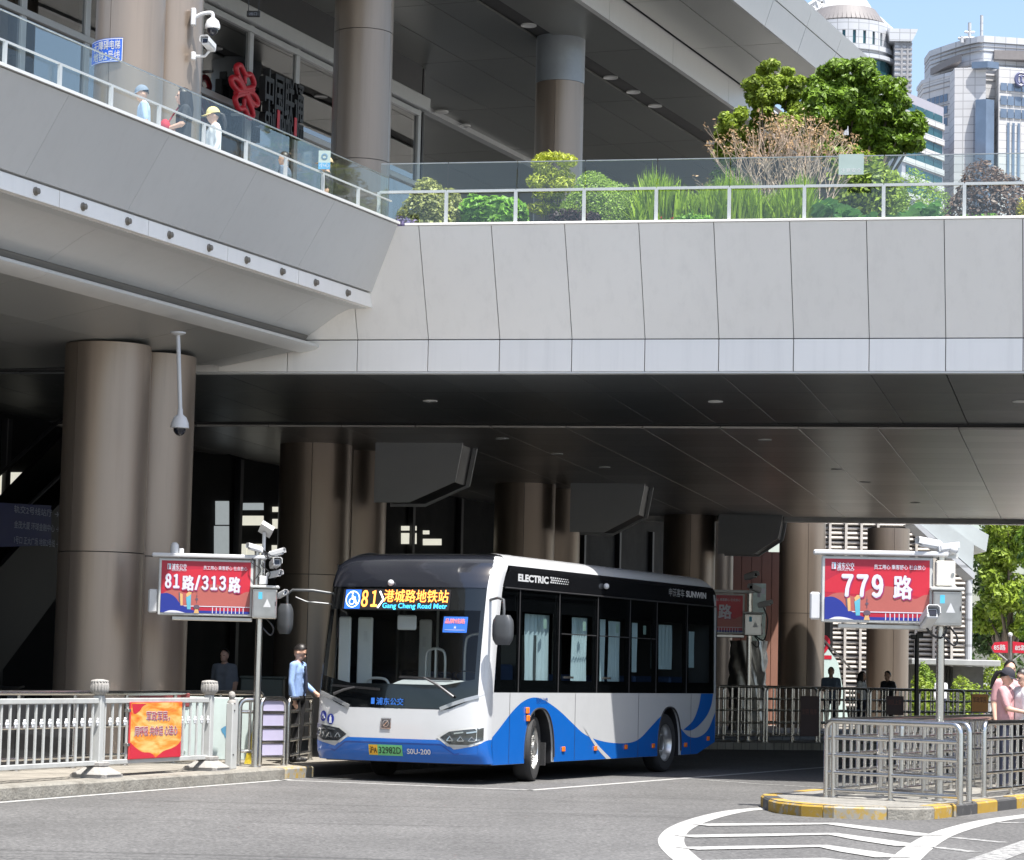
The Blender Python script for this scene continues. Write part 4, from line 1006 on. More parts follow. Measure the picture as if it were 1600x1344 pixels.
# glass band
ZS, ZT = 1.275, 2.74
divs = [None, .92, 2.37, 3.87, 5.21, 6.39, 7.80, LB]
for i, (a, b_) in enumerate(zip(divs[:-1], divs[1:])):
    mb = MB(); y0 = lambda z: (side_y0(z) + .03 if a is None else a + .007)
    zl = arange_(ZS, ZT, 6)
    vs = [(sx(z) - .004, y0(z), z) for z in zl] + [(sx(z) - .004, b_ - .007, z) for z in zl]
    mb.add(vs, [(k, 7 + k, 8 + k, k + 1) for k in range(6)])
    wdw = mb.build('side_window', G_side, bus)
    # black printed border behind the glass with the clear opening left free
    ya = (side_y0(2.0) + .12) if a is None else a; yb = b_
    mg = .16; oz0, oz1 = 1.45, 2.42
    if i == 0: mg = .05
    if i == len(divs) - 2: yb -= .12
    m2 = MB()
    def q2(y0_, y1_, z0_, z1_): m2.add([(sx(z0_) - .02, y0_, z0_), (sx(z0_) - .02, y1_, z0_), (sx(z1_) - .02, y1_, z1_), (sx(z1_) - .02, y0_, z1_)], [(0, 1, 2, 3)])
    q2(ya - .25 if a is None else a, yb + (.12 if i == len(divs) - 2 else 0), ZS, oz0); q2(ya - .1 if a is None else a, yb + (.12 if i == len(divs) - 2 else 0), oz1, ZT + .01); q2(ya - .12 if a is None else a, ya + mg, oz0, oz1); q2(yb - mg, yb + (.12 if i == len(divs) - 2 else 0), oz0, oz1)
    m2.build('window_border', M_bblack, wdw)
    if i in (2, 3, 4):
        MB().box(-.008, .004, a + .1, yb - .06, 2.13, 2.145).build('window_rail', M_trim, wdw)
    MB().box(-.004, .002, b_ - .012, b_ + .012, ZS, ZT).build('window_seal', M_trim, wdw)
    if i in (0, 1, 2, 3, 4):
        MB().box(-.0235, -.0215, yb - .55, yb - .43, 2.20, 2.34).build('window_label', mat('pale green label', (.45, .62, .55), .5), wdw)
    if i in (2, 3):
        MB().beam((.004, a + .2, 1.50), (.004, a + .55, 1.50), .012, .03).build('window_catch', M_steelb, wdw)
mb = MB(); zl = arange_(ZT + .004, 3.06, 8)
vs = [(sx(z) + .001, side_y0(min(z, 3.0)) + .03 + max(0, z - 2.9) * .5, z) for z in zl] + [(sx(z) + .001, LB - .02 - max(0, z - 2.95) * 1.2, z) for z in zl]
mb.add(vs, [(k, 9 + k, 10 + k, k + 1) for k in range(8)]); mb.build('side_header', M_bblack, bus, 50)
MB().tube([(.006, side_y0(ZT) + .05, ZT), (.006, LB - .05, ZT)], .012, 6).build('rain_channel', M_trim, bus)
# white cove and roof
mb = MB(); zl = arange_(3.058, 3.235, 8)
def rowy(z): return side_y0(z) if z < 3.2 else side_y0(3.2)
vs = [(sx(z), rowy(z) * .5 + .2, z) for z in zl] + [(sx(z), LB - .16 - (z - 3.05) * 1.6, z) for z in zl]
n = 9
mb.add(vs, [(k, n + k, n + k + 1, k + 1) for k in range(8)]); mb.build('roof_cove', M_bwhite, bus, 60)
mb = MB(); vs = [(-W - sx(z), rowy(z) * .5 + .2, z) for z in zl] + [(-W - sx(z), LB - .16 - (z - 3.05) * 1.6, z) for z in zl]
mb.add(vs, [(k, n + k, n + k + 1, k + 1) for k in range(8)]); mb.build('roof_cove', M_bwhite, bus, 60)
xr_ = sx(3.235)
MB().box(-W - xr_, xr_, .96, LB - .46, 3.19, 3.230).build('roof', M_bwhite, bus)
# white hoop at the rear end, rear body
mb = MB(); zl = arange_(1.272, 3.06, 14)
mb.add([(sx(z) + .002, LB - .10 - max(0, z - 2.7) ** 2 * .9, z) for z in zl] + [(sx(z) + .002, LB + .02 - max(0, z - 2.6) ** 2 * .9, z) for z in zl], [(k, 15 + k, 16 + k, k + 1) for k in range(14)]); mb.build('rear_pillar', M_bwhite, bus, 50)
MB().box(-W + .02, -.02, LB - .06, LB, .46, 2.95).build('rear_panel', M_bwhite, bus)
MB().box(-W, -W + .04, .1, LB, .27, 1.27).build('side_panel', M_bwhite, bus)
MB().box(-W + .01, -W + .03, .35, LB, 1.27, 3.05).build('side_glazing', M_bblack, bus)
# underside and interior
MB().box(-W + .05, -.05, .1, 1.15, .26, .33).build('chassis', M_blackp, bus); MB().box(-W + .7, -.7, 1.1, LB - .8, .24, .36).build('chassis', M_blackp, bus); MB().box(-W + .05, -.05, 2.3, 6.45, .27, .36).build('chassis', M_blackp, bus)
MB().box(-W + .6, -.6, -.12, LB - .1, .37, .40).build('floor', M_innerd, bus)
for xa, xb in ((-W + .06, -W + .59), (-.59, -.06)):
    for ya, yb in ((.1, 1.1), (2.35, 6.4), (7.7, LB - .1)): MB().box(xa, xb, ya, yb, .37, .40).build('floor', M_innerd, bus)
MB().box(-W + .06, -.06, .3, LB - .1, 2.72, 2.76).build('ceiling', M_inner, bus)
MB().box(-W + .06, -.06, LB - .2, LB - .12, .4, 2.72).build('rear_lining', M_innerd, bus)
MB().box(-W + .05, -W + .08, .5, LB - .2, 1.08, 1.35).build('inner_lining', M_innerd, bus); MB().box(-.08, -.05, .5, LB - .2, 1.08, 1.35).build('inner_lining', M_innerd, bus)
M_dash = mat('grey dashboard', (.36, .38, .40), .5, var=.06)
mb = MB(); mb.grid(lambda x, t: Vector((x, lerp(S(x, 1.36).y + .05, .62 - .2 * (x / W + .3) ** 2, t), 1.36 + .10 * math.sin(t * 2.4) - .05 * t)), arange_(-1.4, -.08, 10), arange_(0, 1, 6)); db = mb.build('dashboard', M_dash, bus, 50)
MB().box(-1.4, -.1, .55, .6, .4, 1.36).build('dash_front', M_innerd, db)
M_door = mat('grey door lining', (.58, .60, .60), .5, var=.05)
for x0, x1, y in ((-2.57, -2.38, .30), (-2.36, -2.12, .48), (-1.92, -1.72, 1.6)):
    MB().cbox(x0, x1, y, y + .05, .45, 2.30, .02).build('inner_door_panel', M_door, bus)
MB().box(-2.25, -2.19, .47, .475, 1.95, 2.10).build('door_notice', M_white, bus); MB().box(-1.85, -1.79, 1.592, 1.597, 1.9, 2.05).build('door_notice', M_white, bus)
M_hoop = mat('grab rail', (.62, .63, .62), .3, .3)
for x0, x1, z0, z1, y in ((-1.45, -1.15, 1.3, 1.86, .9), (-2.15, -1.75, 1.3, 1.42, .35)):
    pts = smoothpoly([(x0, y, z0), (x0, y, z1 - .1), (x0 + .08, y, z1), (x1 - .08, y, z1), (x1, y, z1 - .1), (x1, y, z0)], 4)
    MB().tube(pts, .02, 8).build('grab_rail', M_hoop, bus, 50)
MB().cyl((-1.30, .9, 1.3), (-1.30, .9, 1.86), .018, n=8).build('grab_rail', M_hoop, bus)
MB().tube(smoothpoly([(-1.02, 1.3, 1.2), (-1.02, 1.3, 1.9), (-.92, 1.3, 2.08), (-.5, 1.3, 2.1)], 5), .02, 8).build('grab_rail', M_hoop, bus, 50)
MB().lathe([(.21, -.012), (.225, 0), (.21, .012), (.198, 0), (.21, -.012)], (-.62, .62, 1.46), 28, M=Matrix.Rotation(R(-28), 3, 'X'), cap=False).build('steering_wheel', M_blackp, bus, 50)
MB().cbox(-1.55, -1.25, .12, .16, 2.12, 2.33, .02).build('interior_mirror', M_white, bus)
seat = MB().cbox(-.21, .21, -.2, .22, .42, .52, .03).cbox(-.21, .21, .2, .27, .5, 1.12, .03).mesh('seat', mat('blue seat fabric', (.05, .09, .2), .8, var=.1))
for y in (1.35,): inst(seat, 'driver_seat', bus, (-.6, y, .55))
for y in (3.1, 4.0, 4.9, 5.8, 6.6, 7.4, 8.2):
    for x in (-.42, -.9, -1.95, -2.4): inst(seat, 'passenger_seat', bus, (x, y, .42))
MB().box(-.98, -.1, 1.72, 1.76, .4, 2.1).build('driver_partition', mat('smoky partition', (.10, .11, .115), .3), bus)
MB().box(-2.3, -2.27, 3.0, 3.03, .4, 2.7).cyl((-1.3, 3.2, .4), (-1.3, 3.2, 2.72), .02, n=8).cyl((-1.3, 5.2, .4), (-1.3, 5.2, 2.72), .02, n=8).build('stanchions', M_hoop, bus)
def curtain(y0, y1, z0, z1, x=-.14):
    mb = MB(); n = 26
    mb.grid(lambda y, z: Vector((x + .018 * math.sin((y - y0) / (y1 - y0) * 38 + z * .6) * (.5 + .5 * (z1 - z)), y + .015 * math.sin(z * 5 + y * 9), z)), arange_(y0, y1, 60), arange_(z0, z1, 6)); return mb.build('curtain', M_curt, bus, 60)
for a in ((1.40, 2.28, 1.40, 2.40), (3.14, 3.74, 1.40, 2.40), (4.02, 4.48, 1.40, 2.40), (4.62, 5.10, 1.40, 2.38), (6.46, 7.42, 1.66, 2.38), (8.0, 8.5, 1.7, 2.3), (5.55, 5.85, 1.6, 2.38)): curtain(*a)
# marker lamps, header lettering, side camera
for y, z in ((1.23, 1.02), (1.25, .91)): MB().cbox(0, .03, y - .05, y + .05, z - .045, z + .045, .01).build('marker_lamp', M_orange, bus)
for y, z in ((2.59, .45), (3.84, .44), (5.1, .44), (6.29, .44), (7.78, .43), (8.87, .52)): MB().cbox(0.004, .022, y - .055, y + .055, z - .035, z + .035, .006).build('marker_lamp', M_orange, bus)
def stext(body, size, y, z, m, name, bold=0, width=None, off=.005):
    mb = text_mb(body, size, plane_M((0, 0, 0), (0, 1, 0), (0, 0, 1)), bold, width=width)
    mb.v = [(sx(z + v_[2]) + off, y + v_[1], z + v_[2]) for v_ in mb.v]
    return mb.build(name, m, bus)
stext('ELECTRIC', .135, .86, 2.855, M_white, 'side_lettering', .006, 1.1)
mb = MB()
for k in range(9):
    for j in range(3):
        y = 2.02 + k * .08 + (.03 if j == 1 else 0); z = 2.865 + j * .034; s_ = .030 * (1 - k * .06); mb.box(.0062 + sx(z), .0082 + sx(z), y, y + s_ * 1.8, z, z + s_ * .8)
mb.build('side_dot_pattern', M_white, bus)
stext('申沃客车', .14, 6.95, 2.86, M_white, 'side_lettering', .002, .72); stext('SUNWIN', .135, 7.75, 2.865, M_white, 'side_lettering', .005, .98)
stext('浦东公交', .09, 1.56, 1.125, M_blueletter, 'side_small_lettering', .002, .42)
MB().ball((.02, 4.13, 2.90), .045).build('side_camera', M_white, bus, 50)
# mirrors
def mirror(name, arm, box, parent=bus):
    a = MB().tube(arm, .02, 8).build(name, mat('mirror arm', (.10, .105, .11), .4, .3), parent, 50)
    x0, x1, y0, y1, z0, z1 = box
    mb = MB(); n = 14; m = 6
    vs = []
    for i in range(m + 1):
        t = i / m; z = lerp(z0, z1, t); k = 1 - .35 * abs(2 * t - 1) ** 4
        for j in range(n):
            q = 2 * math.pi * j / n; vs.append((lerp(x0, x1, .5 + .5 * k * math.copysign(abs(math.cos(q)) ** .6, math.cos(q))), lerp(y0, y1, .5 + .5 * k * math.copysign(abs(math.sin(q)) ** .6, math.sin(q))), z))
    fs = [(i * n + j, i * n + (j + 1) % n, (i + 1) * n + (j + 1) % n, (i + 1) * n + j) for i in range(m) for j in range(n)] + [tuple(range(n)), tuple(range(m * n, m * n + n))]
    mb.add(vs, fs); mb.build('mirror_housing', mat('dark grey mirror housing', (.055, .06, .066), .4, var=.1), a, 50)
    return a
mirror('mirror', [(-.13, .10, 2.55), (.10, -.08, 2.58), (.24, -.20, 2.55), (.26, -.22, 2.42), (.26, -.22, 2.3)], (.10, .40, -.30, -.14, 1.93, 2.34))
mirror('mirror', [(-2.60, .22, 2.62), (-2.85, .0, 2.66), (-3.12, -.10, 2.66), (-3.19, -.12, 2.60), (-3.19, -.12, 2.45)], (-3.32, -3.10, -.22, -.04, 2.03, 2.46))
MB().tube([(-2.60, .22, 2.47), (-2.95, .0, 2.50), (-3.08, -.08, 2.56)], .012, 6).build('mirror_strut', MATS['mirror arm'], bus, 50)

# ================================================================== route signs
M_red = mat('red print', (.36, .013, .035), .4, var=.06, vscale=3)
M_red2 = mat('bright red print', (.46, .016, .035), .4, var=.04)
M_pinkr = mat('dusty pink print', (.36, .095, .08), .4, var=.05)
M_navy = mat('navy print', (.012, .025, .22), .4, var=.05)
M_ochre = mat('ochre print', (.55, .34, .14), .45); M_teal = mat('teal print', (.10, .36, .46), .45); M_greyp = mat('dark print', (.10, .07, .10), .45)
M_letter = mat('white sign lettering', (.56, .56, .64), .45, var=.02)
M_shadowl = mat('letter edge', (.28, .02, .10), .5)
M_camg = mat('camera lens', (.01, .012, .02), .08)
def bullet_camera(root, p, yaw, pitch=R(-12), s=1.0, name='camera'):
    """box camera with sunshield; p is the centre in frame coordinates; looks along local -y turned by yaw"""
    MM = Matrix.Rotation(yaw, 3, 'Z') @ Matrix.Rotation(pitch, 3, 'X'); p = Vector(p)
    def tr(mb): mb.v = [tuple(p + MM @ (Vector(v_) * s)) for v_ in mb.v]; return mb
    c_ = tr(MB().cbox(-.055, .055, -.14, .14, -.05, .05, .012)).build(name, M_white, root)
    tr(MB().prism([(-.066, -.02), (-.066, .045), (-.045, .066), (.045, .066), (.066, .045), (.066, -.02), (.06, -.02), (.06, .04), (.042, .06), (-.042, .06), (-.06, .04), (-.06, -.02)], lambda a, b, h: (a, h, b), -.19, .10)).build('sunshield', M_white, c_)
    tr(MB().cbox(-.035, .035, -.150, -.139, -.03, .03, .004)).build('lens_glass', M_camg, c_)
    return c_
def route_sign(base, yaw, label, lines, nshift=0.0, left=True):
    """steel pole with a printed route board on its left, cabinet and cameras; board faces local -y"""
    o = thing('route_sign', label, 'bus sign', yaw, base, (0, 0, 0), 'bus route signs on steel poles')
    MB().lathe([(.052, 0), (.05, .1), (.05, 2.93)], n=18).build('pole', M_steel, o, 50)
    MB().lathe([(.09, 0), (.09, .012), (.055, .02)], n=18).build('base_plate', M_steelb, o, 50)
    x0, x1, z0, z1 = -1.43, -.10, 2.10, 2.90
    bd = MB().cbox(x0, x1, -.06, .06, z0, z1, .012).build('board', M_whited, o)
    MB().cbox(x0 - .10, x1 + .18, -.11, .11, z1 + .012, z1 + .07, .015).build('rain_hood', M_white, o)
    MB().cbox(x0 + .2, x1, -.03, .03, z0 - .07, z0 - .01, .01).build('lower_rail', M_steelb, o)
    MB().cbox(x0 - .135, x0 - .002, -.03, .03, z0 + .03, z0 + .36, .02).build('side_tab', M_white, o)
    def lay(poly, m, name, d): return MB().add([(a, -.06 - d, b_) for a, b_ in poly], [tuple(range(len(poly)))]).build(name, m, bd)
    X0, X1, Z0, Z1 = x0 + .04, x1 - .04, z0 + .035, z1 - .035; ww = X1 - X0; hh = Z1 - Z0
    P = lambda a, b_: (X0 + a * ww, Z0 + b_ * hh)
    lay([P(0, 0), P(1, 0), P(1, 1), P(0, 1)], M_red, 'print', .002)
    sm = lambda pts: [P(q.x, q.y) for q in smoothpoly([(a, b_, 0) for a, b_ in pts], 5)]
    lay(sm([(0, .62), (.2, .80), (.5, .86), (.8, .90), (1, 1)]) + [P(1, .35)] + sm([(1, .35), (.7, .45), (.3, .42), (0, .45)]), M_red2, 'print_swoosh', .003)
    lay(sm([(0, .34), (.08, .42), (.18, .44), (.30, .38), (.45, .52), (.60, .56), (.75, .50), (.85, .36), (.94, .42), (1, .44)]) + [P(1, .13), P(0, .13)], M_pinkr, 'print_hills', .004)
    lay([P(0, 0), P(1, 0), P(1, .05), P(0, .05)], M_navy, 'print_river', .005)
    lay([P(.2, .125), P(1, .125), P(1, .14), P(.2, .14)], M_letter, 'print_line', .006)
    lay(sm([(0, .36), (.08, .37), (.16, .30), (.22, .18), (.30, .10), (.40, .03)]) + [P(.4, 0), P(0, 0)], M_navy, 'print_wave', .0075)
    lay(sm([(.04, .0), (.10, .04), (.18, .04), (.28, .0)]), M_letter, 'print_foam', .009)
    lay([P(.225, .14), P(.25, .14), P(.245, .36), P(.215, .38)], M_ochre, 'print_tower', .008); lay([P(.205, .25), P(.225, .14), P(.215, .38), P(.20, .4)], M_greyp, 'print_tower', .008)
    lay([P(.30, .07), P(.34, .07), P(.34, .38), P(.31, .36), P(.285, .30)], M_teal, 'print_tower', .009); lay([P(.29, .30), P(.34, .36), P(.345, .40), P(.31, .41), P(.285, .36)], M_ochre, 'print_tower_top', .0095)
    cx = .405
    lay([P(cx - .004, .2), P(cx + .004, .2), P(cx + .001, .40), P(cx - .001, .40)], M_greyp, 'print_spire', .0075)
    for r_, zc in ((.035, .115), (.016, .27), (.008, .33)): lay([P(cx + r_ * math.cos(k), zc + r_ * 1.3 * math.sin(k)) for k in np.linspace(0, 2 * math.pi, 14, endpoint=False)], M_greyp, 'print_sphere', .0085)
    lay([P(cx - .03, .0), P(cx + .03, .0), P(cx + .012, .1), P(cx - .012, .1)], M_ochre, 'print_base', .0085)
    for k in range(9): lay([P(.58 + k * .043, .0), P(.588 + k * .043, .0), P(.588 + k * .043, .115), P(.58 + k * .043, .115)], M_letter, 'print_pier', .0085)
    T = lambda body, size, a, b_, wd, bold, m=M_letter, d=.011, nm='sign_lettering': text_mb(body, size, plane_M((P(a, b_)[0], -.06 - d, P(a, b_)[1]), (1, 0, 0), (0, 0, 1)), bold, width=wd * ww, spacing=.62 if any(0xff10 <= ord(q_) <= 0xff19 for q_ in body) else 1.0).build(nm, m, bd)
    T('浦东公交', .095, .115, .83, .165, .0008); lay([P(.065, .83), P(.105, .83), P(.105, .94), P(.065, .94)], M_letter, 'sign_emblem', .010)
    lay([P(.073, .84), P(.083, .84), P(.083, .92), P(.073, .92)], M_red, 'sign_emblem_mark', .012); lay([P(.090, .86), P(.099, .86), P(.099, .935), P(.090, .935)], M_teal, 'sign_emblem_mark', .012)
    T('PUDONG PUBLIC TRANSIT', .022, .115, .80, .165, 0)
    T('员工用心 乘客舒心 社会放心', .06, .47, .845, .49, .0004)
    for body, size, a, b_, wd, bold in lines:
        T(body, size, a + .006, b_ - .012, wd, bold + .007, M_shadowl, .0105, 'lettering_edge'); T(body, size, a, b_, wd, bold, M_letter, .0125)
    # cabinet, mast head and cameras
    cab = MB().cbox(-.11, .24, -.16, .14, 2.08, 2.50, .012).build('cabinet', M_steelb, o)
    MB().cbox(-.14, .27, -.19, .17, 2.505, 2.545, .012).build('cabinet_lid', M_whited, cab)
    MB().cbox(-.085, .215, -.168, -.161, 2.11, 2.47, .003).build('cabinet_door', M_steelb, cab)
    MB().add([(.05, -.170, 2.24), (.16, -.170, 2.24), (.105, -.170, 2.36)], [(0, 1, 2)]).build('warning_triangle', M_white, cab)
    MB().box(-.02, .035, -.1705, -.1695, 2.35, 2.45).build('cabinet_label', mat('cyan label', (.08, .42, .62), .5), cab)
    MB().cbox(.215, .225, -.18, -.162, 2.26, 2.32, .003).build('cabinet_catch', M_blackp, cab)
    MB().tube(smoothpoly([(.10, .0, 2.08), (.20, .02, 1.95), (.16, .02, 1.85), (.05, .0, 1.95)], 5), .012, 6).build('cable', M_blackp, o, 50)
    return o
RL = [('81路/313路', .24, .06, .44, .88, .007)]
R7 = [('７７９', .34, .17, .39, .38, .013), ('路', .30, .66, .39, .17, .008)]
s1 = route_sign(Vector((-3.50, 38.0, .15)), R(4), 'steel pole sign with red 81 and 313 route board left of the bus', [('８１', .25, .05, .48, .15, .009), ('路', .22, .24, .46, .125, .008), ('/', .27, .375, .46, .065, .009), ('３１３', .25, .46, .46, .26, .009), ('路', .23, .76, .44, .125, .008)])
s2 = route_sign(Vector((5.20, 32.35, .15)), R(-5), 'steel pole sign with red 779 route board on the traffic island', R7)
# extra gear on the left sign
MB().cyl((.03, 0, 2.5), (.03, 0, 3.30), .025, n=8).build('mast', M_white, s1)
MB().obox((.06, -.02, 3.34), (.19, .32, .06), Matrix.Rotation(R(30), 3, 'Y') @ Matrix.Rotation(R(-20), 3, 'X')).build('flat_antenna', M_white, s1)
bullet_camera(s1, (-.08, -.1, 3.06), R(-60), s=.75); bullet_camera(s1, (.20, -.16, 2.85), R(12), R(-8), 1.0); bullet_camera(s1, (.20, -.05, 3.0), R(70), R(-15), .75); bullet_camera(s1, (.18, -.10, 2.70), R(55), R(-10), .75); bullet_camera(s1, (.30, -.1, 2.42), R(40), R(-20), .6)
MB().cyl((-.06, -.06, 2.55), (-.06, -.06, 3.02), .035, n=10).build('camera_bracket', M_steelb, s1, 50); MB().cbox(-.02, .1, -.12, -.02, 2.56, 2.68, .01).build('junction_box', M_white, s1)
for k in range(5):
    a = random.uniform(-.1, .2); MB().tube(smoothpoly([(a, -.08, 2.6 + .02 * k), (a + .08, -.14, 2.72 + .05 * k), (a - .06, -.12, 2.85 + .03 * k), (.02, -.06, 3.05)], 5), .007, 5).build('cable', M_blackp, s1)
MB().lathe([(.06, 0), (.062, .05), (.055, .12), (.03, .15), (0, .155)], (-1.22, 0, 2.97), 14).build('dome_unit', M_white, s1, 50)
MB().cbox(-1.16, -1.09, -.04, .04, 2.97, 3.04, .01).build('dome_bracket', M_white, s1)
# extra gear on the right sign
MB().cbox(-.07, .16, -.13, .10, 2.56, 2.86, .015).build('control_box', mat('cream box', (.62, .60, .54), .45, dirt=.2), s2)
MB().cyl((.13, -.14, 2.70), (.13, -.11, 2.70), .02, n=8).build('box_knob', M_steelb, s2)
bullet_camera(s2, (-.16, -.28, 2.16), R(12), R(-22), 1.25); bullet_camera(s2, (-.13, -.06, 3.06), R(-70), R(-8), .95); bullet_camera(s2, (.06, -.06, 3.02), R(100), R(-8), .8)
MB().beam((-.10, 0, 2.92), (.2, 0, 2.92), .05, .05).build('camera_bracket', M_whited, s2)
MB().ball((.14, -.06, 3.0), .06).build('dome_unit', M_white, s2, 50)
MB().tube(smoothpoly([(-.2, -.2, 2.1), (-.12, -.12, 1.98), (.0, -.06, 1.94), (.06, -.05, 2.02), (.05, -.05, 2.1)], 5), .014, 6).build('cable', M_blackp, s2, 50)
MB().tube(smoothpoly([(.0, .0, 2.6), (.14, -.12, 2.56), (.17, -.05, 2.5), (.08, 0, 2.48)], 5), .02, 6).build('cable', M_whited, s2, 50)
# far sign behind the bus
p3 = atZ(1168, 1158, .15); s3 = route_sign(Vector((p3.x, p3.y, .15)), R(0), 'steel pole sign with red route board in the shade behind the bus', [('路', .30, .62, .40, .2, .008)])
s3.scale = (1.12,) * 3
bullet_camera(s3, (.0, -.1, 3.25), R(40), s=1.0); bullet_camera(s3, (.1, -.1, 3.0), R(-40), s=1.0); bullet_camera(s3, (.28, -.1, 2.7), R(60), s=.9)
MB().tube(smoothpoly([(.1, 0, 2.1), (.3, 0, 2.0), (.36, 0, 2.4), (.25, 0, 2.7)], 5), .015, 6).build('cable', M_blackp, s3)

# ================================================================== kerbside fence at the left
fe = thing('kerbside_fence', 'pale grey metal fence with slim bars and carved post caps along the kerb', 'fence', -math.atan2(kd.x, kd.y), K0, (-.45, 3.2, .15))
XF = -.45
def fline(px, py=1150):
    d = ray(px, py); o = Vector((0, 0, CAMZ)); n = -kn; t = (K0 + kn * .45 - o).dot(n) / d.dot(n); p = o + d * t; return (p - K0).dot(kd)
sp1, sp2 = fline(153), fline(325); gapf = sp2 - sp1; sp0 = sp1 - gapf; posts = [sp0 - gapf, sp0, sp1, sp2]
capm = MB(); 
capm.lathe([(.055, 0), (.085, .02), (.105, .06), (.11, .13), (.10, .17), (.085, .19), (.04, .20), (0, .20)], n=16)
for k in range(16):
    a = 2 * math.pi * k / 16; capm.ball((.100 * math.cos(a), .100 * math.sin(a), .10), (.02, .02, .07), 6, 5)
    capm.ball((.092 * math.cos(a + .2), .092 * math.sin(a + .2), .17), (.022, .022, .02), 6, 4)
capmesh = capm.mesh('post_cap', M_stone, 50)
footm = MB().prism([(-.24, -.24), (.24, -.24), (.24, .24), (-.24, .24)], lambda a, b, h: (a * (1 - .0 * h), b, h), 0, .045)
vs = []
for (r_, z) in ((.25, .045), (.24, .06), (.13, .13), (.11, .14), (.125, .15), (.125, .185), (.105, .195)):
    ch = r_ * .25
    vs.append([(r_, -r_ + ch, z), (r_, r_ - ch, z), (r_ - ch, r_, z), (-r_ + ch, r_, z), (-r_, r_ - ch, z), (-r_, -r_ + ch, z), (-r_ + ch, -r_, z), (r_ - ch, -r_, z)])
footm.add([p for r_ in vs for p in r_], [(i * 8 + j, i * 8 + (j + 1) % 8, (i + 1) * 8 + (j + 1) % 8, (i + 1) * 8 + j) for i in range(len(vs) - 1) for j in range(8)] + [tuple(range((len(vs) - 1) * 8, len(vs) * 8))])
footmesh = footm.mesh('post_foot', M_stone)
rosm = MB()
for k in range(6):
    a = 2 * math.pi * k / 6; rosm.ball((0, .026 * math.cos(a), .034 * math.sin(a)), (.012, .02, .026), 8, 5)
rosm.ball((0, 0, 0), (.02, .018, .018), 8, 5); rosmesh = rosm.mesh('rosette', M_white, 50)
barmesh = MB().cbox(-.014, .014, -.016, .016, .36 + .0, 1.06, .004).mesh('bar', M_pgrey)
for i, s_ in enumerate(posts):
    if i > 0 or True:
        MB().cbox(XF - .055, XF + .055, s_ - .055, s_ + .055, .32, 1.16, .01).build('post', M_pgrey, fe); inst(capmesh, 'post_cap', fe, (XF, s_, 1.16)); inst(footmesh, 'post_foot', fe, (XF, s_, .15))
for a, b_ in zip(posts[:-1], posts[1:]):
    MB().cbox(XF - .03, XF + .03, a + .056, b_ - .056, 1.06, 1.125, .008).build('rail', M_pgrey, fe); MB().cbox(XF - .03, XF + .03, a + .056, b_ - .056, .30, .36, .008).build('rail', M_pgrey, fe)
    n = 15
    for k in range(n):
        y = lerp(a, b_, (k + .8) / (n + .6)); inst(barmesh, 'bar', fe, (XF, y, 0))
        inst(rosmesh, 'rosette', fe, (XF + .02, y + .11, .83))
# orange notice hung on the fence
nq0, nq1 = fline(197), fline(278)
no = thing('fence_notice', 'orange and red slogan board hung on the pale kerbside fence', 'notice board', -math.atan2(kd.x, kd.y), K0, (XF, (nq0 + nq1) / 2, .36))
X_ = XF + .05; na, nb, nz0, nz1 = nq0, nq1, .355, 1.075
nbd = MB().cbox(X_ - .02, X_, na, nb, nz0, nz1, .004).build('board', mat('red board edge', (.5, .03, .04), .5), no)
def sunset():
    m, t, b = _nodes('orange slogan print'); N = t.nodes; L = t.links
    tc = N.new('ShaderNodeTexCoord'); mp = N.new('ShaderNodeMapping'); mp.inputs['Scale'].default_value = (1, 2.0, 4.0); L.new(tc.outputs['Generated'], mp.inputs[0])
    nz = N.new('ShaderNodeTexNoise'); nz.inputs['Scale'].default_value = 1.6; nz.inputs['Detail'].default_value = 5; nz.inputs['Distortion'].default_value = .8; L.new(mp.outputs[0], nz.inputs[0])
    r_ = N.new('ShaderNodeValToRGB'); e = r_.color_ramp.elements; e[0].position = .3; e[0].color = (.60, .09, .012, 1); e[1].position = .62; e[1].color = (.66, .44, .15, 1); x = e.new(.45); x.color = (.66, .24, .03, 1)
    L.new(nz.outputs['Fac'], r_.inputs[0]); L.new(r_.outputs[0], b.inputs['Base Color']); b.inputs['Roughness'].default_value = .45; return m
Q = lambda a, b_, d: (X_ + d, lerp(na, nb, a), lerp(nz0, nz1, b_))
MB().add([Q(.01, .01, .002), Q(.99, .01, .002), Q(.99, .99, .002), Q(.01, .99, .002)], [(0, 1, 2, 3)]).build('print', sunset(), nbd)
sm2 = lambda pts, d: [Q(q.x, q.y, d) for q in smoothpoly([(a, b_, 0) for a, b_ in pts], 5)]
for pts in ([(.01, .30), (.12, .20), (.25, .12), (.4, .10), (.5, .01)], [(.5, .01), (.65, .12), (.8, .16), (.92, .22), (.99, .30)]):
    q = sm2(pts, .004); q += [Q(.5, .01, .004) if pts[0][0] < .4 else Q(.99, .01, .004), Q(.01, .01, .004) if pts[0][0] < .4 else Q(.5, .0105, .004)]
    MB().add(q[:-1] if pts[0][0] > .4 else [p for i_, p in enumerate(q) if i_ != len(q) - 2], [tuple(range(len(q) - 1))]).build('print_ribbon', M_red2, nbd)
MB().add(sm2([(.02, .97), (.06, .80), (.16, .84), (.22, .92), (.30, .97)], .004), [tuple(range(21))]).build('print_flower', M_red2, nbd)
for body, a, b_, wd in (('军政军民，', .30, .68, .45), ('同呼吸 共命运 心连心', .09, .42, .82)):
    for d, bo, m in ((.006, .008, M_white), (.008, .001, M_red)):
        text_mb(body, .13, plane_M(Q(a, b_, d), (0, 1, 0), (0, 0, 1)), bo, width=wd * (nb - na)).build('lettering', m, nbd)
for z in (.52, .95): MB().cbox(X_ - .06, X_ - .0, na - .05, na + .02, z, z + .04, .004).build('clamp', M_steelb, no)

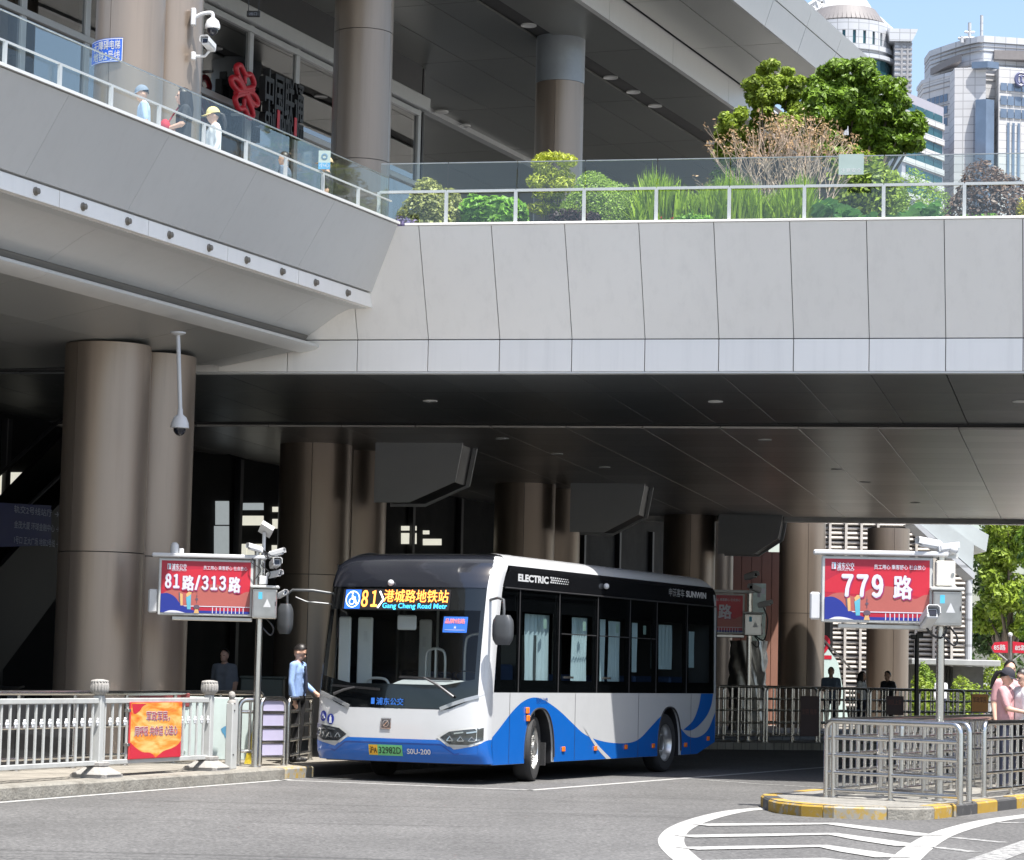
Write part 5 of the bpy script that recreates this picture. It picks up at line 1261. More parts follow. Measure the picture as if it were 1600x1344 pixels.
# small end posts right of the fence
eb = thing('gate_post', 'short pale metal gate post with ball top at the end of the kerbside fence', 'post', -math.atan2(kd.x, kd.y), K0, (-.40, fline(358), .15))
yE = fline(358)
MB().cbox(-.46, -.36, yE - .10, yE + .02, .15, 1.05, .01).build('post', M_pgrey, eb); MB().cbox(-.45, -.38, yE + .035, yE + .13, .15, 1.12, .01).build('post', M_pgrey, eb)
MB().lathe([(.06, 0), (.055, .03), (.03, .05), (.045, .08), (.05, .11), (.035, .15), (0, .165)], (-.41, yE - .04, 1.05), 14).build('ball_top', M_stone, eb, 50)
for z in (.35, .95): MB().cyl((-.36, yE - .05, z), (-.352, yE - .05, z), .012, n=8).build('screw', M_blackp, eb)

# ================================================================== tube barriers
def tube_barrier(label, base, ang, length, top_z, rails, uprights, r=.036, bend=True, endposts=True, group='stainless tube barriers', cat='railing', extra=None):
    """frame along local +y"""
    o = thing('tube_railing', label, cat, ang, base, (0, 0, 0), group)
    rb = .10
    pts = [(0, 0, 0)] + [(0, rb - rb * math.cos(a), top_z - rb + rb * math.sin(a)) for a in arange_(0, math.pi / 2, 5)] + [(0, length - rb + rb * math.sin(a), top_z - rb + rb * math.cos(a)) for a in arange_(0, math.pi / 2, 5)] + [(0, length, 0)]
    MB().tube(pts, r, 12).build('frame', M_steel, o, 50)
    for z in rails: MB().cyl((0, 0.01, z), (0, length - .01, z), r * .68, n=8).build('rail', M_steel, o, 50)
    um = MB().cyl((0, 0, 0), (0, 0, top_z - .005), r * .85, n=8).mesh('upright', M_steel, 50); us = MB().cyl((0, 0, rails[0]), (0, 0, top_z - .005), r * .62, n=8).mesh('upright', M_steel, 50)
    for k, (y, full) in enumerate(uprights): inst(um if full else us, 'upright', o, (0, y, 0))
    fm = MB().lathe([(.055, 0), (.055, .01), (.03, .018)], n=12).mesh('foot_plate', M_steelb, 40)
    for y in [0, length] + [y for y, f in uprights if f]: inst(fm, 'foot_plate', o, (0, y, 0))
    return o
def ang_between(a, b_): d = Vector(b_) - Vector(a); return -math.atan2(d.x, d.y), Vector((d.x, d.y)).length
RZ = [.09, .30, .51, .72]
f0 = atZ(1291, 1245, .15); f1 = atZ(1500, 1257, .15)
f0.z = f1.z = .145
an, ln = ang_between(f0, f1)
tube_barrier('steel tube railing across the front of the traffic island', f0, an, ln, .92, RZ, [(.10, True), (ln * .49, True), (ln * .985 - .01, False)])
f2 = f1 + Vector((.25, .85, 0)); f2b = f0 + Vector((.75, .75, 0)); an, ln = ang_between(f2b, f2)
tube_barrier('steel tube railing standing just behind the island front railing', f2b, an, ln, .92, RZ, [(ln * .5, True)])
def grid_rail(label, a, ang, length, hz=.92, sp=.30):
    n = int(length / sp)
    return tube_barrier(label, a, ang, length, hz, RZ, [(sp * k, k % 4 == 0) for k in range(1, n)])
angl = -math.atan2(bayd.x, bayd.y); angr = -math.atan2(ir.x, ir.y)
grid_rail('steel grid railing along the bus side of the traffic island', f0 + Vector((.05, .12, 0)), angl, 14.0)
e0 = atZ(1537, 1246, .145)
grid_rail('steel grid railing along the right kerb of the traffic island', e0, angr, 12.0)
f3 = f0 + Vector((1.05, 1.0, 0))
grid_rail('steel grid railing down the middle of the traffic island', f3, angl, 9.0)
# left: queue railings near the bus door
q0 = atZ(405, 1197, .15); q1 = atZ(443, 1196, .15)
an, ln = ang_between(q0, q1)
lp = tube_barrier('steel railing with lavender plates beside the 81 sign pole', q0, an, ln, .95, [.12, .34, .55, .76], [])
for k in range(4):
    MB().box(-.006, .006, .04, ln - .04, .15 + k * .21, .31 + k * .21).build('plate', mat('lavender plate', (.42, .40, .55), .5, var=.06), lp)
q2 = atZ(444, 1195, .15) + Vector((.02, .3, 0)); q3 = atZ(484, 1187, .15); an, ln = ang_between(q2, q3)
tube_barrier('steel railing between the 81 sign and the bus front', q2, an, ln, .95, [.12, .34, .55, .76], [(ln * .45, True)])
q4 = atZ(372, 1196, .15); an, ln = ang_between(q4, q4 + Vector((.27, .15, 0)))
tube_barrier('narrow steel railing left of the 81 sign pole', q4, an, .33, .93, [.2, .76], [(.16, False)])
b0 = kpt(2.6, 2.1, .15); b1 = kpt(11.4, 1.9, .15); an, ln = ang_between(b0, b1)
tube_barrier('long dark-topped queue railing behind the kerbside fence', b0, an, ln, 1.0, [.15, .55], [(ln * k / 6, True) for k in range(1, 6)])
# far platform railings
pa = atZ(1112, 1160, .15); pb = atZ(1510, 1160, .15)
MPLAT = MB().prism([(pa.x - 1.0, pa.y - .35), (pb.x + 3, pb.y - 1.2), (pb.x + 6, pb.y + 4), (pa.x + 1, pa.y + 3)], lambda a, b, h: (a, b, h), -.02, .15); struct('platform', MPLAT, M_pave2)
def far_rail(label, a, b_, top_z, n_up, group='railings of the far platform'):
    an, ln = ang_between(a, b_); return tube_barrier(label, a, an, ln, top_z, [.15, .42, .69, .94], [(ln * k / n_up, k % 4 == 0) for k in range(1, n_up)], r=.03, group=group)
nseg = 5
names = ['far platform railing section next to the bus tail', 'far platform railing section behind the first dark notice', 'far platform railing section between the dark notices', 'far platform railing section behind the second dark notice', 'far platform railing section beside the orange notice']
for k in range(nseg):
    a = pa.lerp(pb, k / nseg); b_ = pa.lerp(pb, (k + 1) / nseg - .012); far_rail(names[k], a, b_, 1.2, 8)
pc = pa + Vector((.4, 2.0, 0)); pd = pb + Vector((1.2, 2.0, 0))
far_rail('second railing row further back on the far platform', pc, pd, 1.2, 34)
for k, (x0, x1, y0, y1, m, lab, tx) in enumerate([(1250, 1280, 1088, 1150, mat('maroon notice', (.05, .022, .022), .5), 'dark maroon notice on the far platform railing near the bus', '文明 有序'), (1384, 1412, 1088, 1117, MATS['maroon notice'], 'small dark notice on the far platform railing behind the thin pole', '排队上车'), (1518, 1544, 1085, 1112, mat('orange notice', (.75, .34, .10), .5), 'small orange notice on the far platform railing near the couple', '军政军民')]):
    p0 = atY(x0, y1, pa.y - .12); p1 = atY(x1, y0, pa.y - .12)
    nb_ = thing('railing_notice', lab, 'notice board', 0, (0, 0, 0), (p0.x, p0.y, p0.z), 'notices on the far railing')
    MB().cbox(p0.x, p1.x, p0.y - .02, p0.y, p0.z, p1.z, .005).build('board', m, nb_)
    text_mb(tx, .13, plane_M((p0.x + .03, p0.y - .024, lerp(p0.z, p1.z, .55)), (1, 0, 0), (0, 0, 1)), .001, width=(p1.x - p0.x) * .8).build('lettering', mat('faded lettering', (.16, .05, .04), .5), nb_)
# thin black pole with camera in the middle distance
tp = atZ(1425, 1160, .15); tpo = thing('camera_pole', 'thin black pole with small camera behind the 779 board', 'pole', 0, (tp.x, tp.y - .6, .15), (0, 0, 0))
MB().cyl((0, 0, 0), (0, 0, 2.42), .05, n=10).build('pole', M_blackp, tpo, 50); MB().cbox(-.14, -.02, -.05, .05, 2.36, 2.46, .01).build('camera', M_blackp, tpo); MB().cbox(-.02, .14, -.05, .05, 2.38, 2.50, .01).build('camera', M_blackp, tpo)

# ================================================================== cameras on the building, blue plate, logo
pc_ = thing('hanging_dome_camera', 'white dome camera on a long pole hanging from the walkway soffit', 'security camera', 0, atZ(278, 519, 6.20), (0, 0, 0))
pz = pc_.location; hang = Vector((.07, -.0, -1.0))
MB().cyl((0, 0, 0), (.07, 0, -1.10), .03, n=10).build('pole', M_white, pc_, 50); MB().lathe([(.11, 0), (.11, -.02), (.035, -.05)], n=14).build('flange', M_white, pc_, 50)
MB().lathe([(.0, 0), (.035, -.0), (.04, -.08), (.09, -.12), (.125, -.2), (.13, -.27), (.10, -.275)], (.07, 0, -1.08), 18).build('housing', M_white, pc_, 50)
MB().ball((.07, 0, -1.36), (.09, .09, .1)).build('dome', M_camg, pc_, 50)
pw = atY(304, 28, 39.75)
da = thing('wall_dome_camera', 'white dome camera on a bent arm high on the left column', 'security camera', 0, pw, (0, 0, 0))
MB().tube(smoothpoly([(0, 0, 0), (.12, -.02, .06), (.26, -.04, .07), (.28, -.05, -.02)], 5), .03, 8).build('arm', M_white, da, 50); MB().cbox(-.05, .02, -.06, .06, -.12, .14, .01).build('wall_plate', M_white, da)
MB().lathe([(.03, 0), (.09, -.05), (.115, -.12), (.115, -.17), (.09, -.175)], (.28, -.05, 0), 16).build('housing', M_white, da, 50); MB().ball((.28, -.05, -.19), (.085, .085, .09)).build('dome', M_camg, da, 50)
pb_ = atY(304, 88, 39.75); bc = thing('wall_bullet_camera', 'white box camera on a bracket below the dome camera', 'security camera', 0, pb_, (0, 0, 0))
MB().tube([(0, 0, 0), (.16, -.02, .0), (.22, -.04, .07)], .022, 8).build('arm', M_white, bc, 50); MB().cbox(-.05, .02, -.05, .05, -.06, .06, .01).build('wall_plate', M_white, bc); bullet_camera(bc, (.22, -.08, .16), R(-15), R(-10), 1.1)
bp0 = atY(137, 96, 38.6); bp1 = atY(193, 60, 38.6)
bpl = thing('direction_plate', 'blue lift direction plate with white lettering on the left column', 'sign', 0, (0, 0, 0), ((bp0.x + bp1.x) / 2, 38.65, bp0.z))
mb = MB(); cx = (bp0.x + bp1.x) / 2; hw = (bp1.x - bp0.x) / 2
curve = lambda x: 39.1 - math.sqrt(max(.02, .54 ** 2 - (x + 5.78) ** 2))
mb.grid(lambda x, z: Vector((x, curve(x), z)), arange_(bp0.x, bp1.x, 10), [bp0.z, bp1.z]); bo_ = mb.build('plate', mat('blue plate', (.02, .10, .50), .35), bpl, 50)
hz = bp1.z - bp0.z
for body, f in (('无障碍电梯', .56), ('地铁2号线', .12)):
    t_ = text_mb(body, .15, plane_M((bp0.x + .04, 0, bp0.z + hz * f), (1, 0, 0), (0, 0, 1)), .002, width=hw * 2 - .08); t_.v = [(a, curve(a) - .005, b_) for a, _, b_ in t_.v]; t_.build('lettering', M_white, bo_)
for a, b_, z0, z1 in ((0, 1, .02, .05), (0, 1, .95, .98), (0, .02, .02, .98), (.98, 1, .02, .98)):
    mb = MB(); mb.grid(lambda x, z: Vector((x, curve(x) - .004, z)), arange_(lerp(bp0.x, bp1.x, a), lerp(bp0.x, bp1.x, b_), 8), [bp0.z + hz * z0, bp0.z + hz * z1]); mb.build('plate_border', M_white, bo_)
# logo: red knot emblem and dark lettering hung before the facade
ULG = UF + .55
def fpx(px, py, u=ULG):
    return wallpx(px, py, u)
lg = thing('facade_logo', 'red knot emblem with black lettering hung before the glazed front', 'sign', FS, (0, 0, 0), tuple(Vector((ULG, fpx(410, 150).y, fpx(410, 200).z))))
M_logor = mat('red logo', (.55, .02, .035), .4); M_logok = mat('black logo lettering', (.012, .012, .014), .35)
def lp_(px, py): p = fpx(px, py); return Vector((ULG, p.y, p.z))
cL = lp_(382, 143); ex = (lp_(402, 158) - cL); s_px = (lp_(382, 123) - cL).length / 20     # metres per picture pixel (vertical)
sy = abs(lp_(402, 143).y - cL.y) / 20
def knot(pts, r=.06, closed=False): 
    q = [Vector((ULG, cL.y + a * sy, cL.z + b_ * s_px - a * s_px * .0)) for a, b_ in pts]
    q = smoothpoly(q, 6, closed); q = q + [q[0]] if closed else q
    MB().tube(q, r, 8).build('emblem_loop', M_logor, lg, 50)
sl_ = -.42
def sk(pts): return [(a, b_ + a * sl_) for a, b_ in pts]
for sg in (1, -1):
    knot(sk([(-3, 0), (-10, 7 * 1), (-18, 6), (-21, 0), (-18, -6), (-10, -7), (-3, 0)]) if sg < 0 else sk([(3, 0), (10, 7), (18, 6), (21, 0), (18, -6), (10, -7), (3, 0)]), .065)
    knot(sk([(0, 4 * sg), (-11, 16 * sg), (-14, 26 * sg), (-8, 34 * sg), (0, 27 * sg), (8, 34 * sg), (14, 26 * sg), (11, 16 * sg), (0, 4 * sg)]), .065)
knot(sk([(-13, -14), (0, 0), (13, 14)]), .065); knot(sk([(-13, 14), (0, 0), (13, -14)]), .065); knot(sk([(0, 12), (0, 30)]), .05); knot(sk([(0, -12), (0, -30)]), .05)
tA = lp_(409, 172); tB = lp_(470, 195)
drop = (tB.z - tA.z) / (tB.y - tA.y)
def slog(body, px, py, size, wd, m, ext=.08):
    p = lp_(px, py); t_ = text_mb(body, size, plane_M((ULG, p.y, p.z), (0, 1, 0), (0, 0, 1)), .012, width=wd, extrude=ext); return t_.build('logo_lettering', m, lg)
wl = abs(lp_(470, 170).y - lp_(409, 170).y)
slog('中国联通', 409, 172, 1.15, wl, M_logok); slog('chinaunicom', 409, 193, .62, wl, M_logok)
for a in (.30, .745):
    y = lp_(409, 170).y + wl * a; z = lp_(409, 193).z; MB().box(ULG + .09, ULG + .1, y, y + .12, z, z + .42).build('logo_mark', M_logor, lg)
for k in range(2): MB().beam((ULG - .3, cL.y, cL.z + (1 - 2 * k) * .5), (ULG - .05, cL.y, cL.z + (1 - 2 * k) * .5), .06, .06).build('bracket', M_steelb, lg)
# hanging exit sign under the roof
ex_ = atY(396, 22, 52); exo = thing('hanging_exit_sign', 'small dark hanging sign under the station roof', 'sign', 0, ex_, (0, 0, 0))
MB().cbox(-.13, .13, -.03, .03, -.06, .06, .01).build('box', M_blackp, exo); MB().cyl((-.1, 0, .06), (-.1, 0, 1.2), .008, n=6).build('rod', M_blackp, exo); MB().cyl((.1, 0, .06), (.1, 0, 1.2), .008, n=6).build('rod', M_blackp, exo)
text_mb('·出口·', .07, plane_M((-.1, -.034, -.03), (1, 0, 0), (0, 0, 1)), width=.2).build('lettering', M_dimtxt, exo)
# small white-blue stickers on the glass
for px, py, Yb, wdt, hgt, lab, tx in ((507, 250, 37.9, .17, .27, 'white and blue warning sticker on the walkway glass', '小心'), (1330, 257, 38.25, .36, .30, 'pale warning sticker on the bridge glass', '注意安全')):
    p = atY(px, py, Yb); stq = thing('glass_sticker', lab, 'sticker', FB if px > 1000 else 0, p, (0, 0, 0))
    MB().box(-wdt / 2, wdt / 2, -.004, .0, -hgt / 2, hgt / 2).build('sheet', mat('pale sticker', (.30, .38, .36), .6), stq); MB().box(-wdt / 2, wdt / 2, -.006, -.0045, -hgt / 2, -hgt * .15).build('sticker_band', mat('blue sticker band', (.08, .26, .42), .5) if px < 1000 else MATS['pale sticker'], stq)
    text_mb(tx, .07, plane_M((-wdt * .42, -.008, -hgt * .38), (1, 0, 0), (0, 0, 1)), width=wdt * .84).build('lettering', M_white, stq)
    if px < 1000: MB().lathe([(.03, 0), (.045, .002), (.03, .004)], (0, -.007, hgt * .18), 16, M=Matrix.Rotation(R(90), 3, 'X'), cap=False).build('sticker_symbol', mat('sticker ink', (.10, .2, .3), .5), stq)

# ================================================================== people
M_skin = mat('skin', (.55, .34, .25), .55, var=.08, vscale=9); M_hair = mat('black hair', (.012, .010, .010), .45, var=.3, vscale=30, stretch=(1, 1, .2)); M_shoe = mat('dark shoes', (.02, .02, .022), .5)
def cloth(name, c): return mat(name, c, .85, var=.14, vscale=9, bump=.25, bscale=16)
def person(label, base, face, H, top_m, low_m, hair='short', armL=None, armR=None, head=(0, 0), lean=0, sleeve=.5, voxel=.014, extra=None, female=False, legs=None, cap_m=None, group=None):
    """one continuous figure; faces local -y; arms: (elbow, wrist) in local metres for H=1.7"""
    o = thing('person', label, 'person', face, base, (0, 0, 0), group)
    k = H / 1.7; V = lambda x, y, z: Vector((x, y + lean * max(0, z - .9), z)) * k
    sw = .165 if female else .185; hw = .095
    caps = []      # (p0, p1, r0, r1, tag)  tag: 0 skin 1 top 2 lower 3 shoes
    def C(a, b_, r0, r1, t): caps.append((a, b_, r0 * k, r1 * k, t))
    hip = V(0, 0, .92); ch = V(0, .0, 1.28)
    for s_ in (-1, 1):
        hx = V(hw * s_, 0, .88); kn_ = V(hw * s_ * 1.05, -.01, .48); an_ = V(hw * s_ * 1.1, .02, .08)
        if legs: kn_ = V(hw * s_ * 1.05, legs[0 if s_ < 0 else 1], .48); an_ = V(hw * s_ * 1.1, legs[0 if s_ < 0 else 1] * 1.6 + .03, .09)
        C(hx, kn_, .088, .062, 2); C(kn_, an_, .06, .045, 2); C(an_ + Vector((0, .02, -.04)) * k, an_ + Vector((0, -.13, -.045)) * k, .042, .034, 3)
        sh = V(sw * s_, 0, 1.40)
        e, w_ = (armL if s_ < 0 else armR) or ((sw * s_ * 1.22, .02, 1.12), (sw * s_ * 1.2, -.06, .88))
        e = V(*e); w_ = V(*w_)
        C(V(sw * s_ * .6, 0, 1.40), sh, .07, .058, 1)
        m_ = sh.lerp(e, min(1, sleeve * 1.6)) if sleeve < .6 else e
        if sleeve < .6: C(sh, m_, .058, .052, 1); C(m_, e, .042, .040, 0); C(e, w_, .040, .028, 0)
        else: C(sh, e, .058, .046, 1); C(e, w_.lerp(e, .12), .046, .036, 1)
        d = (w_ - e).normalized(); sd = d.cross(Vector((1, 0, 0))); sd = sd.normalized() if sd.length > .2 else Vector((0, 0, 1)); sd2 = d.cross(sd)
        pm = w_ + d * .06 * k; C(w_, pm, .026, .032, 0)
        for q in range(4):
            off = sd * (q - 1.5) * .017 * k; ln_ = (.06, .072, .068, .055)[q] * k
            f1_ = pm + off + d * ln_ * .55; f2_ = f1_ + (d * .7 + sd2 * .6 * s_).normalized() * ln_ * .6; C(pm + off * .9, f1_, .0095, .009, 0); C(f1_, f2_, .009, .0075, 0)
        C(w_ + d * .025 * k, w_ + d * .06 * k - sd * .045 * k, .013, .010, 0)
    C(V(-.07, 0, .93), V(.07, 0, .93), .105, .105, 2); C(V(-.06, 0, 1.02), V(.06, 0, 1.02), .10, .10, 1); C(V(-.07, 0, 1.15), V(.07, 0, 1.15), .10, .10, 1); C(V(-.09, .0, 1.30), V(.09, .0, 1.30), .105, .105, 1); C(V(-.1, .01, 1.39), V(.1, .01, 1.39), .075, .075, 1)
    for s_ in (-1, 1): C(V(.065 * s_, 0, .98), V(.085 * s_, 0, 1.34), .104, .104, 1)
    nk = V(0, .005, 1.44); hd = V(0, -.02, 1.585); C(nk, V(0, -.01, 1.52), .052, .048, 0)
    MH = Matrix.Rotation(head[0], 3, 'Z') @ Matrix.Rotation(head[1], 3, 'X')
    hp = lambda x, y, z: hd + MH @ (Vector((x, y, z)) * k)
    mb = MB()
    for a, b_, r0, r1, t in caps: mb.tube([a, b_], [r0, r1], 12); mb.ball(a, r0, 12, 8); mb.ball(b_, r1, 12, 8)
    mb.ball(hp(0, .005, .02), (.074 * k, .092 * k, .105 * k), 18, 12, M=MH); mb.ball(hp(0, -.03, -.05), (.055 * k, .06 * k, .062 * k), 14, 10, M=MH)
    mb.ball(hp(0, -.098, -.008), (.013 * k, .018 * k, .022 * k), 8, 6, M=MH); mb.ball(hp(0, -.088, -.055), (.026 * k, .012 * k, .012 * k), 8, 6, M=MH)
    for s_ in (-1, 1): mb.ball(hp(.076 * s_, .005, -.005), (.012 * k, .02 * k, .03 * k), 8, 6, M=MH); mb.ball(hp(.03 * s_, -.078, .038), (.024 * k, .014 * k, .008 * k), 8, 6, M=MH)
    me = mb.mesh('body', M_skin, fixn=False)
    t_ = bpy.data.objects.new('tmp', me); COL.objects.link(t_); md = t_.modifiers.new('r', 'REMESH'); md.mode = 'VOXEL'; md.voxel_size = voxel; md.use_smooth_shade = True
    m2 = t_.modifiers.new('s', 'SMOOTH'); m2.factor = .5; m2.iterations = 5
    dg = bpy.context.evaluated_depsgraph_get(); nm = bpy.data.meshes.new_from_object(t_.evaluated_get(dg)); bpy.data.objects.remove(t_); bpy.data.meshes.remove(me)
    n = len(nm.polygons); cen = np.empty(n * 3); nm.polygons.foreach_get('center', cen); cen = cen.reshape(-1, 3)
    best = np.full(n, 1e9); idx = np.zeros(n, int)
    for a, b_, r0, r1, t in caps:
        a_ = np.array(a); ab = np.array(b_) - a_; tt = np.clip(((cen - a_) @ ab) / max(1e-9, ab @ ab), 0, 1); dd = np.linalg.norm(cen - a_ - tt[:, None] * ab, axis=1) - (r0 + (r1 - r0) * tt)
        u_ = dd < best; best[u_] = dd[u_]; idx[u_] = t
    idx[cen[:, 2] > 1.49 * k] = 0
    nm.materials.clear()
    for m in (M_skin, top_m, low_m, M_shoe): nm.materials.append(m)
    nm.polygons.foreach_set('material_index', idx.astype(np.int32)); nm.polygons.foreach_set('use_smooth', np.ones(n, bool)); nm.name = 'body'
    b = bpy.data.objects.new('body', nm); COL.objects.link(b); b.parent = o
    # eyes, hair
    eb_ = MB()
    for s_ in (-1, 1): eb_.ball(hp(.031 * s_, -.083, .015), (.013 * k, .008 * k, .007 * k), 8, 6, M=MH)
    eb_.build('eyes', M_shoe, o, 50)
    if hair:
        hb = MB(); n = 20; m = 9; vs = []
        for i in range(m + 1):
            for j in range(n):
                a = 2 * math.pi * j / n; back = .5 - .5 * math.cos(a - math.pi / 2 + math.pi)   # 1 at the back
                back = .5 + .5 * math.sin(a)
                phm = lerp(.62, 1.85 if hair == 'short' else 2.2, back ** .75); ph = phm * i / m
                q = Vector((.084 * math.sin(ph) * math.cos(a), .104 * math.sin(ph) * math.sin(a) + .006, .118 * math.cos(ph) + .022)); vs.append(hp(*(q * (1 + .03 * math.sin(7 * a + 3 * i)))))
        hb.add(vs, [(i * n + j, (i + 1) * n + j, (i + 1) * n + (j + 1) % n, i * n + (j + 1) % n) for i in range(m) for j in range(n)])
        if hair == 'long':
            for j in range(26):
                a = lerp(-.5, math.pi + .5, j / 25); x = .082 * math.cos(a); y = .10 * math.sin(a) + .005
                hb.tube([hp(x, y, .06), hp(x * 1.1, y * 1.05 + .01, -.05), hp(x * 1.25, y * 1.1 + .02, -.17), hp(x * 1.2 + .01 * math.sin(j * 3), y + .03, -.30 - .03 * math.sin(j * 5))], [.018 * k, .02 * k, .02 * k, .008 * k], 6)
        if hair == 'tail':
            hb.tube([hp(0, .10, .04), hp(0, .16, .0), hp(.01, .17, -.12), hp(.0, .15, -.26)], [.02 * k, .035 * k, .035 * k, .01 * k], 8)
        hb.build('hair', M_hair, o, 60)
    if cap_m:
        cb = MB(); n = 20; vs = []
        for i in range(7):
            ph = 1.45 * i / 6
            for j in range(n):
                a = 2 * math.pi * j / n; vs.append(hp(.095 * math.sin(ph) * math.cos(a), .115 * math.sin(ph) * math.sin(a) + .006, .125 * math.cos(ph) + .03))
        cb.add(vs, [(i * n + j, (i + 1) * n + j, (i + 1) * n + (j + 1) % n, i * n + (j + 1) % n) for i in range(6) for j in range(n)])
        br_ = []
        for j in range(11):
            a = lerp(math.pi * 1.12, math.pi * 1.88, j / 10); br_ += [hp(.094 * math.cos(a), .112 * math.sin(a), .045), hp(.10 * math.cos(a), .19 * math.sin(a), .030)]
        cb.add(br_, [(2 * j, 2 * j + 1, 2 * j + 3, 2 * j + 2) for j in range(10)])
        cb.build('cap', cap_m, o, 60)
    return o
C_blue = cloth('sky blue shirt', (.24, .36, .62)); C_blk = cloth('black trousers', (.012, .012, .014)); C_pink = cloth('pink blouse', (.50, .27, .28)); C_wht = cloth('white shirt', (.68, .70, .72)); C_grey = cloth('grey shirt', (.16, .18, .21)); C_dk = cloth('dark jacket', (.025, .027, .032)); C_lb = cloth('pale blue shirt', (.36, .46, .60)); C_navy = cloth('navy trousers', (.02, .025, .05)); C_yel = cloth('pale yellow cap', (.66, .55, .22)); C_red = cloth('red bag', (.40, .02, .04)); C_denim = cloth('blue grey shirt', (.10, .14, .20))
def gfoot(px, Y, z=.15): p = atY(px, 1100, Y); return Vector((p.x, p.y, z))
dr = person('man in sky blue shirt and dark tie looking down beside the bus front', gfoot(464, 40.4), R(72), 1.74, C_blue, C_blk, 'short', armL=((-.24, .0, 1.14), (-.22, -.05, .90)), armR=((.225, -.02, 1.14), (.17, -.20, 1.02)), head=(R(5), R(28)), sleeve=.9, voxel=.011)
MB().tube([(0, -.115, 1.43), (0, -.135, 1.30), (.0, -.14, 1.12), (0, -.13, 1.02)], [.018, .022, .03, .012], 6).build('tie', C_navy, dr, 50)
person('figure in pale shirt standing in the dark behind the 81 board', gfoot(349, 47.0), R(-20), 1.68, C_grey, C_blk, 'short', voxel=.02)
# people on the raised walkway, seen through the glass
def wkp(px, py_ref, back): 
    """stand on the walkway deck, 'back' metres inside the parapet"""
    u = -16.9 - back; p = wallpx(px, py_ref, u); return st2w(u, p.y, 7.76)
GW = 'people on the raised walkway'
wl_ = person('long-haired woman in black top with red bag behind the walkway glass', wkp(287, 190, .8), R(-75), 1.66, C_dk, C_navy, 'long', armL=((-.22, -.05, 1.16), (-.08, -.24, 1.12)), armR=((.22, -.05, 1.16), (.1, -.24, 1.1)), female=True, group=GW, voxel=.013)
MB().ball((.02, -.26, 1.1), (.15, .08, .12), 12, 8).tube(smoothpoly([(-.1, -.22, 1.16), (-.1, -.05, 1.44), (.02, .05, 1.46)], 4), .012, 6).build('bag', C_red, wl_, 60)
person('person in pale yellow cap and white shirt behind the walkway glass', wkp(334, 214, .7), R(-70), 1.52, C_wht, C_navy, 'tail', cap_m=C_yel, female=True, head=(0, R(12)), sleeve=.9, group=GW, voxel=.013)
person('person in blue cap bending behind the walkway glass, leftmost', wkp(226, 190, .8), R(-80), 1.46, C_lb, C_navy, 'short', cap_m=cloth('grey blue cap', (.16, .2, .26)), head=(0, R(15)), lean=-.05, group=GW, voxel=.014)
person('dark-haired person low behind the walkway glass near the logo column', wkp(445, 262, 1.0), R(-100), 1.45, C_denim, C_navy, 'short', group=GW, voxel=.015)
person('person in dark jacket with light cap near the walkway corner', wkp(511, 280, .8), R(-90), 1.55, C_dk, C_navy, 'short', cap_m=cloth('tan cap', (.45, .33, .2)), group=GW, voxel=.015)
# far platform and island people
person('person in blue grey shirt leaning by the far dark column', gfoot(1298, 66), R(-10), 1.68, C_denim, C_navy, 'short', armL=((-.2, -.08, 1.15), (-.02, -.2, 1.15)), voxel=.018, group='people waiting beyond the far railing')
person('long-haired woman in white blouse waiting beyond the far railing', gfoot(1346, 67), R(60), 1.6, C_wht, C_navy, 'long', female=True, voxel=.018, group='people waiting beyond the far railing')
pbk = person('person with white shoulder bag in front of the far bronze column', gfoot(1387, 67), R(-50), 1.62, C_dk, C_blk, 'short', voxel=.018, group='people waiting beyond the far railing')
MB().ball((.02, .14, 1.2), (.13, .08, .2), 10, 8).build('bag', C_wht, pbk, 60)
person('man with short hair behind the woman in the cap at the right edge', gfoot(1577, 38.0), R(10), 1.72, C_pink, C_navy, 'short', voxel=.013)
pw_ = person('woman in pink blouse and dark cap looking down at the right edge', gfoot(1571, 36.6), R(62), 1.60, C_pink, C_navy, 'tail', cap_m=cloth('black cap', (.02, .02, .03)), female=True, head=(0, R(25)), armL=((-.2, -.1, 1.14), (-.05, -.28, 1.1)), armR=((.2, -.1, 1.14), (.06, -.28, 1.1)), voxel=.012)
person('person in white shirt cut by the right picture edge', gfoot(1600, 36.6), R(-62), 1.60, C_wht, C_blk, 'short', head=(0, R(15)), armL=((-.22, -.1, 1.14), (-.08, -.26, 1.1)), sleeve=.9, voxel=.013)
# things behind the fence at the left
pnl = thing('mint_panel', 'pale mint board with faded print behind the kerbside fence', 'board', 0, gfoot(318, 39.2), (0, 0, 0))
MB().cbox(-1.15, .85, 0, .05, .05, .95, .01).build('board', mat('mint board', (.50, .58, .56), .5, var=.12, vscale=3), pnl)
MB().cbox(-1.17, -.2, -.02, -.002, .80, 1.0, .01).build('header', mat('dull maroon strip', (.22, .05, .05), .5), pnl)
for x, z, s_, m in ((-.55, .35, .09, 'teal print'), (.38, .45, .10, 'blue sticker band'), (.45, .30, .06, 'blue sticker band')):
    MB().add([(x + s_ * math.cos(a) * (1 + .3 * math.sin(3 * a)), -.004, z + s_ * math.sin(a)) for a in np.linspace(0, 2 * math.pi, 14, endpoint=False)], [tuple(range(14))]).build('print', MATS[m], pnl)
MB().prism([(.62, .0), (.80, .0), (.86, .5), (.74, .55)], lambda a, b, h: (a, h, b), -.06, -.03).build('striped_guard', mat('hazard yellow', (.55, .42, .03), .5, var=.5, vscale=18), pnl)
for x in (-1.0, .7): MB().cbox(x - .03, x + .03, .0, .05, -.0, .06, .005).build('foot', M_blackp, pnl)
cb_ = thing('dark_cabinet', 'dark green metal cabinet in the shade behind the sign pole', 'cabinet', 0, gfoot(408, 46), (0, 0, 0))
